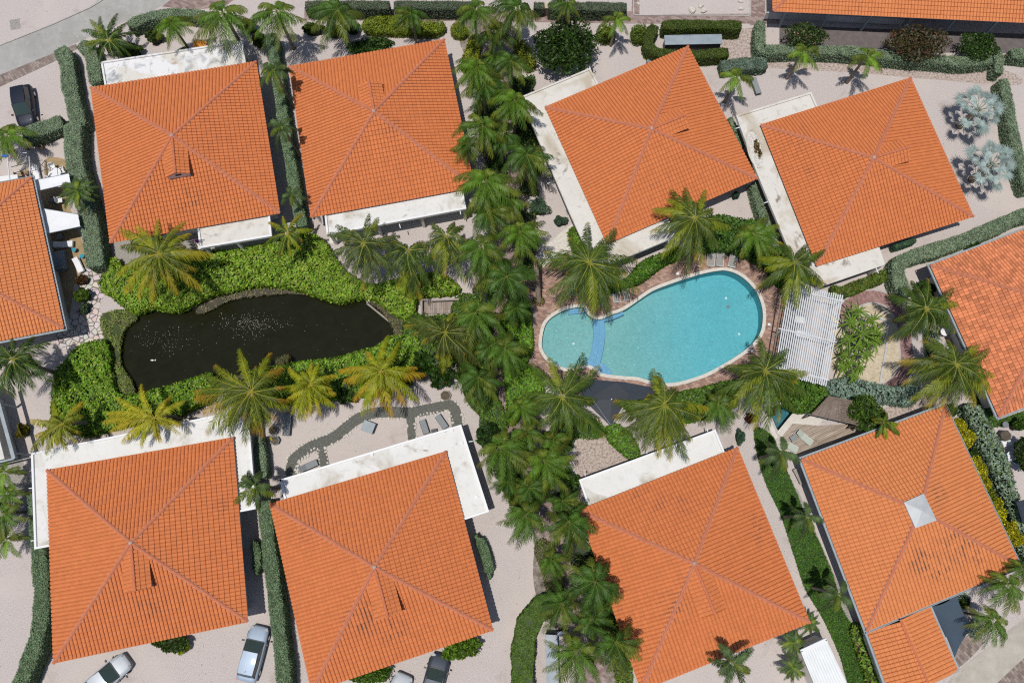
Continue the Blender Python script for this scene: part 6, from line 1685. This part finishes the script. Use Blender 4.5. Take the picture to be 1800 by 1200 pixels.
# pool details
def disc(name, px, py, z, r, h, m, label, cat, n=18):
    p = P(px, py, z); g = G(); g.tube([(p.x, p.y, z), (p.x, p.y, z + h)], r, n); o = g.build(name, M[m], origin=(p.x, p.y, z)); return tag(o, label, cat)
disc('pool_inlet', 1008, 604, -.545, .11, .02, 'white', 'pale round inlet in the floor of the wading pool', 'pool fitting')
disc('pool_inlet', 1276, 524, -1.345, .12, .02, 'white', 'pale round inlet in the upper half of the main pool', 'pool fitting')
disc('pool_inlet', 1299, 587, -1.345, .11, .02, 'white', 'small pale inlet near the right wall of the main pool', 'pool fitting')
disc('pool_drain', 1280, 539, -1.345, .17, .02, 'slate_sling', 'dark drain grate in the floor of the main pool', 'pool fitting')
for x, y, l in ((1191, 481, 'white skimmer lid on the pavers above the pool'), (1352, 570, 'white skimmer lid on the pavers right of the pool'), (1322, 617, 'white skimmer lid on the pavers at the lower right of the pool')):
    p = P(x, y, .03); g = G(); g.box((p.x, p.y, .035), (.22, .22, .02)); g.tube([(p.x, p.y, .045), (p.x, p.y, .055)], .07, 10); tag(g.build('skimmer_lid', M['white'], origin=(p.x, p.y, .03)), l, 'lid')

# ------------------------------------------------------------------ white slatted pergola
z = 2.7
TL, TR, BR, BL = P(1387, 497, z), P(1483, 519, z), P(1453, 679, z), P(1359.5, 656, z)
rt = thing('white_pergola', tuple((TL + BR) / 2 - Vector((0, 0, z))), 'white slatted pergola at the right end of the pool deck', 'pergola')
N = 25
for i in range(N):
    t = (i + .5) / N; jt = rng.uniform(-.05, .05)
    g = G(); a = TL.lerp(TR, t); b = BL.lerp(BR, t); d = (a - b).normalized()
    g.bar(a + d * jt, b + d * jt, .11 + rng.uniform(-.008, .008), .05); g.build('slat', M['slat_white'], rt)
for s in (.07, .52, .93):
    a = TL.lerp(BL, s); b = TR.lerp(BR, s); e = (b - a).normalized()
    g = G(); g.bar(a - e * .25 + Vector((0, 0, .075)), b + e * .1 + Vector((0, 0, .075)), .11, .09); g.build('cross_beam', M['slat_white'], rt)
    for q in (a.lerp(b, .03), a.lerp(b, .97)):
        g = G(); g.box((q.x, q.y, 1.33), (.13, .13, 2.66)); g.build('post', M['white'], rt)
g = G(); g.bar(TL + Vector((-.35, 0, -.1)), BL + Vector((-.25, 0, -.1)), .1, .12); g.build('side_rail', M['brown_wood'], rt)
table(1407, 562, (.8, .6), .75, 'white', 'white table seen through the slats of the pergola', rz=-.2)
table(1412, 588, (1.3, .6), .72, 'white', 'long white bench table under the middle beam of the pergola', rz=-.22)
# brown timber pergola over the deck
z = 2.5
q = PP([(1456, 696), (1500, 704), (1511, 749), (1425, 729)], z)
rt = thing('timber_pergola', tuple((q[0] + q[2]) / 2 - Vector((0, 0, z))), 'brown slatted timber pergola above the timber deck', 'pergola')
for i in range(13):
    t = (i + .3) / 13
    g = G(); g.bar(q[0].lerp(q[3], t), q[1].lerp(q[2], t), .12, .04); g.build('slat', M['brown_wood'], rt)
for i in range(5):
    t = i / 4
    g = G(); g.bar(q[0].lerp(q[1], .05 + .9 * t) + Vector((0, 0, -.08)), q[3].lerp(q[2], .05 + .9 * t) + Vector((0, 0, -.08)), .07, .12); g.build('rafter', M['brown_wood'], rt)
for k in q:
    c = sum(q, Vector()) / 4; k2 = k.lerp(c, .07); g = G(); g.box((k2.x, k2.y, 1.2), (.1, .1, 2.4)); g.build('post', M['brown_wood'], rt)

# ------------------------------------------------------------------ shade structures
def cloth(name, poly, m, label, cat, sag=.25, poles=(), pm='chrome', inward=.1, n=10):
    """stretched cloth between corner points, edges curving inward, middle sagging"""
    pts = [Vector(p) for p in poly]; c = sum(pts, Vector()) / len(pts)
    root = thing(name, (c.x, c.y, 0), label, cat)
    ring = []
    for i in range(len(pts)):
        a, b = pts[i], pts[(i + 1) % len(pts)]
        for k in range(n):
            t = k / n; p = a.lerp(b, t); p = p.lerp(c, inward * 4 * t * (1 - t)); ring.append(p)
    g = G(); V = []; K = 6
    for r in range(K + 1):
        s = r / K
        for p in ring:
            w = p.lerp(c, s); w.z = w.z - sag * (1 - (1 - s) ** 2); V.append(tuple(w))
    m_ = len(ring); qd = [(r * m_ + k, r * m_ + (k + 1) % m_, (r + 1) * m_ + (k + 1) % m_, (r + 1) * m_ + k) for r in range(K) for k in range(m_)]
    g.add(V, qd); g.add(np.array(V) - [0, 0, .012], [k[::-1] for k in qd]); g.build('cloth', M[m], root, smooth=True)
    for (a, b) in poles: gp = G(); gp.tube([a, b], .045, 8); gp.build('pole', M[pm], root)
    return root
def pole_at(px, py, z): a = P(px, py, z); return (a, Vector((a.x, a.y, 0)))
cloth('shade_sail', [P(1018, 697, 2.6), P(1034, 666, 2.9), P(1098, 671, 2.6), P(1150, 681, 2.9), P(1146, 700, 2.5), P(1100, 704, 2.4)], 'sail', 'dark shade sail below the pool between two coconut palms', 'shade sail', poles=[pole_at(1034, 667, 2.9), pole_at(1148, 682, 2.9)], inward=.015, sag=.12)
# square dark umbrella
z = 2.75; qd = [P(1029, 705, z), P(1082, 671, z), P(1107, 694, z), P(1073, 748, z)]
c = sum(qd, Vector()) / 4 + Vector((0, 0, .95)); rt = thing('square_umbrella', (c.x, c.y, 0), 'square dark umbrella with a pale rib below the pool', 'umbrella')
g = G(); g.add([tuple(k) for k in qd] + [tuple(c)] + [tuple(k - Vector((0, 0, .12))) for k in qd], [(0, 1, 6, 5), (1, 2, 7, 6), (2, 3, 8, 7), (3, 0, 5, 8)], [(0, 4, 1), (1, 4, 2), (2, 4, 3), (3, 4, 0)]); g.build('canopy', M['sail_c'], rt)
for k in qd: g = G(); g.tube([k + Vector((0, 0, -.02)), c - Vector((0, 0, .03))], .018, 5); g.build('rib', M['dark'], rt)
g = G(); g.tube([P(1039, 697, z + .42), P(1073, 746, z + .12)], .05, 6); g.build('rail', M['chrome'], rt)
g = G(); g.tube([P(1073, 746, z + .12), P(1096, 730, z + .12)], .035, 6); g.build('rail', M['chrome'], rt)
g = G(); g.tube([(c.x, c.y, 0), c], .05, 8); g.build('pole', M['chrome'], rt)
cloth('shade_sail', [P(1636, 1066, 2.7), P(1681, 1045, 2.9), P(1709, 1103, 2.6), P(1678, 1155, 2.7)], 'sail_b', 'blue-grey shade sail between the garage and the silver shrubs', 'shade sail', poles=[pole_at(1682, 1045, 2.9), pole_at(1709, 1104, 2.6)], inward=.10)
cloth('shade_sail', [P(1786, 882, 2.3), P(1815, 872, 2.3), P(1815, 925, 2.3), P(1797, 918, 2.3)], 'sail', 'dark shade sail corner at the right edge', 'shade sail', inward=.02)
def awning(pts, label, n):
    q = PP(pts, 2.5); c = sum(q, Vector()) / len(q); rt = thing('awning', (c.x, c.y, 0), label, 'awning', 'white awnings of the left house')
    K = 9; V = []
    for i in range(K + 1):
        a, b = q[0].lerp(q[3], i / K), q[1].lerp(q[2], i / K)
        for j in range(K + 1):
            p = a.lerp(b, j / K); V.append((p.x, p.y, p.z - .12 * math.sin(math.pi * j / K) * math.sin(math.pi * i / K) + .03 * math.sin(j * 1.9 + i * 1.3) * n))
    f = [(i * (K + 1) + j, (i + 1) * (K + 1) + j, (i + 1) * (K + 1) + j + 1, i * (K + 1) + j + 1) for i in range(K) for j in range(K)]
    g = G(); g.add(V, f); g.add(np.array(V) - [0, 0, .015], [k[::-1] for k in f]); g.build('canvas', M['white_fabric'], rt, smooth=True)
    for i in (0, 3):
        g = G(); a, b = q[0].lerp(q[3], i / 3), q[1].lerp(q[2], i / 3); g.tube([a, b], .03, 6); g.build('rail', M['steel'], rt)
    for k in (q[1], q[2]): g = G(); g.tube([k, (k.x, k.y, 0)], .035, 6); g.build('post', M['steel'], rt)
awning([(60.7, 317), (120.7, 305), (124, 322), (64.7, 336)], 'narrow white awning beside the left house, upper of two', .3)
awning([(72, 366), (137, 377), (141, 398), (80.7, 411)], 'creased white awning beside the left house, lower of two', 1.0)
rt = thing('garden_lamp', tuple(P(14, 300)), 'white pole lamp standing at the left house terrace', 'lamp')
a = P(17, 316, 2.2); b = P(13, 278, 3.4)
g = G(); g.tube([(a.x, a.y, 0), a, b], [.07, .06, .05], 8); g.build('pole', M['white'], rt); g = G(); g.box(P(9, 274, 3.45), (.5, .2, .08), rz=.1); g.build('lamp_head', M['blue'], rt)
rt = thing('drying_rack', tuple(P(60, 300)), 'thin metal frame over the left terrace chairs', 'frame')
for A, B in (((36, 269), (47, 269)), ((48, 270), (73, 290)), ((73, 290), (80, 281)), ((51, 275), (53, 310)), ((81, 282), (84, 310)), ((19, 294), (62, 283))):
    g = G(); g.tube([P(*A, 2.1), P(*B, 2.1)], .03, 6); g.build('rail', M['white'] if A[0] in (36, 51) else M['dark'], rt)
for A in ((36, 269), (73, 290), (53, 310)): g = G(); k = P(*A, 2.1); g.tube([k, (k.x, k.y, 0)], .03, 6); g.build('post', M['white'], rt)
rt = thing('storage_cabinet', tuple(P(16, 315)), 'white cabinet against the upper eave of the left house', 'cabinet')
g = G(); g.prism([(p.x, p.y) for p in PP([(-6, 320), (-4, 311), (30, 307), (31, 317)], 1)], 0, 1.0); g.build('body', M['white_fabric'], rt)
g = G(); g.prism([(p.x, p.y) for p in PP([(-6, 319.5), (-4, 310.5), (30.5, 306.5), (31.5, 317.5)], 1.04)], 1.005, 1.04); g.build('top', M['white'], rt)

def box_shed(pts, z, label, m, ribs=0, name='shed', wallm='dark', over=.08, ridge=False, cat='shed'):
    q = PP(pts, z); c = sum(q, Vector()) / 4; rt = thing(name, (c.x, c.y, 0), label, cat)
    g = G(); g.prism(offset([(p.x, p.y) for p in q], -over), 0, z - .08); g.build('wall', M[wallm], rt)
    g = G()
    if ribs:
        K = ribs * 4; V = []
        for i in range(K + 1):
            t = i / K; zz = .02 * (1 if i % 4 in (1, 2) else 0)
            for p in (q[0].lerp(q[1], t), q[3].lerp(q[2], t)): V.append((p.x, p.y, p.z + zz))
        g.add(V, [(2 * i, 2 * i + 1, 2 * i + 3, 2 * i + 2) for i in range(K)])
        g.prism([(p.x, p.y) for p in q], z - .075, z - .004)
    else: g.prism([(p.x, p.y) for p in q], z - .075, z)
    rf = g.build('roof', M[m], rt)
    if ridge:
        g = G(); a = q[0].lerp(q[3], .035); b = q[1].lerp(q[2], .035); g.bar(a + Vector((0, 0, .06)), b + Vector((0, 0, .06)), .3, .09); g.build('flashing', M['white'], rf)
        for k in (a.lerp(b, .03), a.lerp(b, .97)): g = G(); g.tube([k + Vector((0, 0, .1)), k + Vector((0, 0, .125))], .05, 8); g.build('bolt', M['dark'], rf)
    else:
        g = G()
        for i in range(4): g.bar(q[i] + Vector((0, 0, .012)), q[(i + 1) % 4] + Vector((0, 0, .012)), .05, .03)
        g.build('edge_trim', M['gutter'], rf)
    return rt
M['ribbed'] = noisy('white_ribbed_sheet', [(.3, (.60, .62, .62)), (.7, (.68, .70, .70))], scale=1.0, rough=.4)
box_shed([(1406, 1141), (1451, 1120), (1499, 1222), (1447, 1240)], 2.3, 'white ribbed shed roof beside the lawn strip', 'ribbed', 11, ridge=True, wallm='wall')
box_shed([(1168, 63), (1268, 61), (1269.5, 77), (1169, 79)], 1.5, 'long blue-grey metal roof between the two olive hedges', 'steel', name='meter_shelter', cat='shelter')
box_shed([(958, 1115), (979, 1116), (983, 1230), (962, 1230)], 1.6, 'long blue-grey metal roof at the bottom beside the bright hedge', 'steel', name='meter_shelter', cat='shelter')
box_shed([(980, 1110), (993, 1109), (994, 1116.5), (980, 1117)], 1.3, 'little blue-grey metal box at the head of the lower metal roof', 'steel', name='meter_box', cat='box', over=.03)
# orange umbrella
p = P(350, 77, 2.0); rt = thing('parasol', (p.x, p.y, 0), 'half folded orange parasol above the stained flat roof', 'parasol')
g = G(); V = [(p.x, p.y, 2.35)]
for k in range(24):
    a = 2 * math.pi * k / 24; r = .72 * (1 if k % 3 else .84); V.append((p.x + math.cos(a) * r, p.y + math.sin(a) * r * .75, 1.95 - .05 * (k % 2)))
g.add(V, None, [(0, k + 1, (k + 1) % 24 + 1) for k in range(24)]); g.build('canopy', M['orange'], rt)
g = G(); g.tube([(p.x, p.y, 0), (p.x, p.y, 2.4)], .03, 6); g.build('pole', M['brown_wood'], rt)
p = P(380, 75, 1.0); rt = thing('clothes_dryer', (p.x, p.y, 0), 'thin armed clothes dryer above the stained flat roof', 'dryer')
g = G(); g.tube([(p.x, p.y, 0), (p.x, p.y, 1.9)], .03, 6); g.build('pole', M['dark'], rt)
for k in range(4): a = .4 + k * 1.57; g = G(); g.tube([(p.x, p.y, 1.5), (p.x + 1.1 * math.cos(a), p.y + .9 * math.sin(a), 1.9)], .02, 5); g.build('arm', M['dark'], rt)
# stone gate post and boulders at the top
p = P(961, 10, 1.3); rt = thing('gate_pillar', (p.x, p.y, 0), 'pink-grey stone post with a tan cap at the top edge', 'post')
g = G(); g.box((p.x, p.y, .6), (.55, .55, 1.2)); g.build('shaft', M['brick_path'], rt); g = G(); g.box((p.x, p.y, 1.26), (.68, .6, .12)); g.build('cap', M['sand'], rt)
def boulder_mesh(name, s, m='stone', flat=.6, seed=0):
    v = []; K, Lr = 8, 6
    for i in range(Lr + 1):
        th = math.pi * i / Lr
        for k in range(K):
            ph = 2 * math.pi * k / K; r = s * (1 + .18 * math.sin(3 * ph + seed) * math.sin(th) + .12 * math.cos(2 * th + ph * 2 + seed))
            v.append((r * math.sin(th) * math.cos(ph), r * math.sin(th) * math.sin(ph) * .85, max(-.02, r * flat * math.cos(th) + s * flat * .5)))
    g = G(); g.add(v, [(i * K + k, (i + 1) * K + k, (i + 1) * K + (k + 1) % K, i * K + (k + 1) % K) for i in range(Lr) for k in range(K)])
    return g.build(name, M[m], origin=(0, 0, 0))
bl = [((1217, 18), .42, 'largest grey-white boulder on the top gravel plot'), ((1232, 10), .30, 'boulder at the top of the group on the gravel plot'), ((1237, 19), .33, 'right hand boulder of the group on the gravel plot'), ((1303, 15), .27, 'lone boulder on the right of the top gravel plot'), ((1302, 2), .25, 'boulder cut by the top edge'), ((1122, 6), .2, 'small stone at the left kerb of the gravel plot')]
for i, (q, s, l) in enumerate(bl):
    o = boulder_mesh('boulder', s, seed=i); p = P(*q, .1); o.location = (p.x, p.y, 0); tag(o, l, 'boulder', 'boulders on the top gravel plot')
# plot kerb
g = G()
for a, b in (((1114, 27), (1319, 28)), ((1319, 28), (1320, -20)), ((1114, 27), (1113, -20))): g.bar(P(*a, .05), P(*b, .05), .1, .1)
struct('plot_kerb', g, M['kerb'])
# wooden jetty
z = .35; q = PP([(739, 529), (806, 524), (842, 533), (842, 552), (806, 550), (741, 551)], z); c = sum(q, Vector()) / 6
rt = thing('wooden_jetty', (c.x, c.y, 0), 'grey timber jetty with a rail at the right end of the pond', 'jetty')
g = G(); g.prism([(p.x, p.y) for p in q], z - .08, z); g.build('deck', M['dock'], rt)
for a, b in (((741, 527), (741, 552)), ((758, 528), (807, 526)), ((741, 527), (746, 527))):
    g = G(); g.bar(P(*a, 1.0), P(*b, 1.0), .15, .07); g.build('handrail', M['grey_wood'], rt)
for a in ((741, 528), (741, 551), (760, 528), (806, 526)): k = P(*a, .95); g = G(); g.box((k.x, k.y, .5), (.11, .11, .95)); g.build('post', M['grey_wood'], rt)
g = G(); a, b = P(645, 533, -.18), P(687, 567, -.18); g.tube([a, b], .09, 8); tag(g.build('drain_pipe', M['grey_wood'], origin=tuple((a + b) / 2)), 'long pale pipe slanting across the right end of the pond', 'pipe')
p = P(648, 529, .1); o = boulder_mesh('boulder', .22, seed=3); o.location = (p.x, p.y, -.02); tag(o, 'pale stone at the upper end of the pond pipe', 'boulder')
p = P(268, 633, -.2); g = G(); g.add([(p.x - .22, p.y, -.2), (p.x, p.y + .07, -.16), (p.x + .16, p.y, -.2), (p.x + .3, p.y + .1, -.19), (p.x + .28, p.y - .06, -.2), (p.x, p.y - .07, -.2)], None, [(0, 5, 1), (1, 5, 2), (2, 4, 3)]); tag(g.build('carp', M['white'], origin=(p.x, p.y, -.2)), 'pale fish at the surface of the pond', 'fish')
# floating froth on the pond
g = G()
for cx, cy, sx, sy, n in ((440, 567, 62, 13, 260), (290, 600, 70, 24, 130), (430, 590, 40, 14, 40), (520, 580, 240, 90, 30)):
    for _ in range(n):
        x, y = cx + random.gauss(0, sx * .45), cy + random.gauss(0, sy * .5) - (0.12 * random.gauss(0, sx * .45))
        p = P(x, y, -.21)
        if not in_poly(np.array([[p.x, p.y]]), offset(pondw, -.5))[0]: continue
        s = random.uniform(.01, .032); a = random.uniform(0, 3)
        g.add([(p.x + s * math.cos(a + k * 1.57), p.y + s * math.sin(a + k * 1.57), -.212) for k in range(4)], [(0, 1, 2, 3)])
tag(g.build('pond_froth', M['kerb'], origin=tuple(P(440, 567))), 'white froth specks drifting on the dark pond', 'froth', kind='stuff')
# white stones edging the garden path
src = [boulder_mesh('edging_stone', .1, 'edge_stone' if 'edge_stone' in M else 'stone', seed=i * 1.7) for i in range(4)]
first = set()
path_pts = [P(*q) for q in smooth([(512, 836), (513, 820), (520, 804), (547, 785), (589, 767), (627, 737), (667, 724), (717, 725), (760, 718), (789, 712), (800, 722), (804, 750)], 8, False)]
st = strip(path_pts, 1.12); nn = len(path_pts)
def skip(p):
    return any((Vector((p[0], p[1])) - Vector((P(*q).x, P(*q).y))).length < r for q, r in (((722, 735), .5), ((564, 780), .5), ((513, 842), .3)))
lines = [st[:nn], st[nn:]]
for a, b in (((714.5, 734), (717, 779)), ((729.5, 734), (732, 775)), ((557, 783), (562, 820)), ((571, 781), (577, 815)), ((557, 783), (523, 812)), ((523, 812), (520, 826)), ((729, 733), (745, 727)), ((745, 727), (786, 722)), ((786, 722), (794, 730)), ((794, 730), (797, 748))):
    A, B = P(*a), P(*b); lines.append([Vector((A.x, A.y)), Vector((B.x, B.y))])
cnt = 0
for ln in lines:
    tot = 0.0; prev = ln[0]; nxt = 0.0
    for p in ln[1:]:
        d = (p - prev).length
        while nxt <= tot + d and d > 0:
            c = prev.lerp(p, (nxt - tot) / d); nxt += random.uniform(.24, .38)
            if skip(c): continue
            k = cnt % 4; o = src[k] if k not in first else src[k].copy()
            if k in first: C.objects.link(o)
            first.add(k); s = random.uniform(.7, 1.7)
            o.location = (c.x + random.uniform(-.05, .05), c.y + random.uniform(-.05, .05), 0); o.scale = (s, s, s); o.rotation_euler = (0, 0, random.uniform(0, 6))
            tag(o, 'white edging stone along the charcoal gravel path', 'stone', 'white stones edging the charcoal path'); cnt += 1
        tot += d; prev = p
# round-ended planting opening on the upper right terrace roof
q = [P(1327 + 13 * math.cos(t) * 1.0 + 7 * math.sin(t) * 1.0, 262 + 33 * math.sin(t), 2.76) for t in np.linspace(0, 2 * math.pi, 33)[:-1]]
rt = thing('roof_planter', tuple(sum(q, Vector()) / 32 - Vector((0, 0, 2.76))), 'oval pebble-filled planter set in the cream terrace roof', 'planter')
g = G(); g.prism([(p.x, p.y) for p in q], 2.742, 2.80); g.build('pebbles', M['pebble_w'], rt)
g = G()
for i in range(32): g.bar(q[i] + Vector((0, 0, .04)), q[(i + 1) % 32] + Vector((0, 0, .04)), .14, .12)
g.build('rim', M['white_roof'], rt)
# bits on the ground
for x, y, s, l in ((950, 368, 0, ''),): pass
for x, y, l in ((1000, 372, 'dark square paving lid beside the long cream roof strip'), (1340, 757, 'grey stepping slab beside the slim clipped shrub')):
    p = P(x, y, .03); g = G(); g.box((p.x, p.y, .02), (.5, .5, .04), rz=.4); tag(g.build('paving_lid', M['slate_sling'], origin=(p.x, p.y, 0)), l, 'lid')
# chimney-side bench and parapet bits
p = P(1404, 837, .5); rt = thing('garden_bench', (p.x, p.y, 0), 'narrow bench along the left wall of the cowled house', 'bench')
g = G(); g.box((p.x, p.y, .45), (.35, 1.4, .06), rz=.42); g.build('seat', M['grey_wood'], rt)
for s in (-1, 1): g = G(); g.box((p.x - math.sin(.42) * s * .55, p.y + math.cos(.42) * s * .55, .22), (.3, .07, .42), rz=.42); g.build('leg', M['grey_wood'], rt)
# purple umbrella glimpsed beside the terrace
p = P(344, 421, 1.6); rt = thing('beach_towel_rack', (p.x, p.y, 0), 'purple cloth hung at the corner of the lower cream terrace roof', 'rack')
g = G(); g.box((p.x, p.y, 1.2), (.35, .06, .8), rz=.3); g.build('towel', M['purple'], rt)
g = G(); g.tube([(p.x - .2, p.y, 0), (p.x - .2, p.y, 1.65), (p.x + .2, p.y + .05, 1.65), (p.x + .2, p.y + .05, 0)], .02, 6); g.build('stand', M['dark'], rt)
# dead palm stem leaning over the pool deck
b0, b1 = P(947, 530, 0), P(912, 400, 6.0)
rt = thing('bare_palm_stem', (b0.x, b0.y, 0), 'bare leaning palm stem rising from the pool deck', 'palm stem')
trunk_geo((b0.x, b0.y, 0), (P(941, 455, 3.6)), .26, .22, flare=1.2, bend=.1).build('trunk', M['bark'], rt, smooth=True)
g = G()
for k in range(9):
    a = k * .7; t = P(941, 455, 3.6); 
    frond(g, (b0.x + math.cos(a) * .2, b0.y + math.sin(a) * .15, .35), (b0.x + math.cos(a) * .6, b0.y + math.sin(a) * .5, .05), .2, 0, .3, 10, .06, (.12, .09, .04), (.2, .15, .08), .5, .8)
g.build('dry_skirt', M['frond'], rt)

# fallen leaves blown over the gravel
g = G(); n = 5200
pp = np.column_stack([rng.uniform(-52, 52, n), rng.uniform(-14, 50, n)])
k = (wave(pp[:, 0], pp[:, 1], .35, 1.3) + rng.normal(0, .35, n)) > .25
pp = pp[k & ~in_poly(pp, poolw) & ~in_poly(pp, offset(pondw, 1.0)) & ~in_poly(pp, pool2w)]
leaves(g, np.column_stack([pp, np.full(len(pp), .045)]), np.tile([0, 0, 1.0], (len(pp), 1)), .045, shade((.13, .085, .045), len(pp), .4, (.06, .07, .02), .3), spread=.15)
tag(g.build('leaf_litter', M['matte_leaf'], origin=(0, 0, 0)), 'brown fallen leaves scattered over the pale gravel', 'leaf litter', kind='stuff')
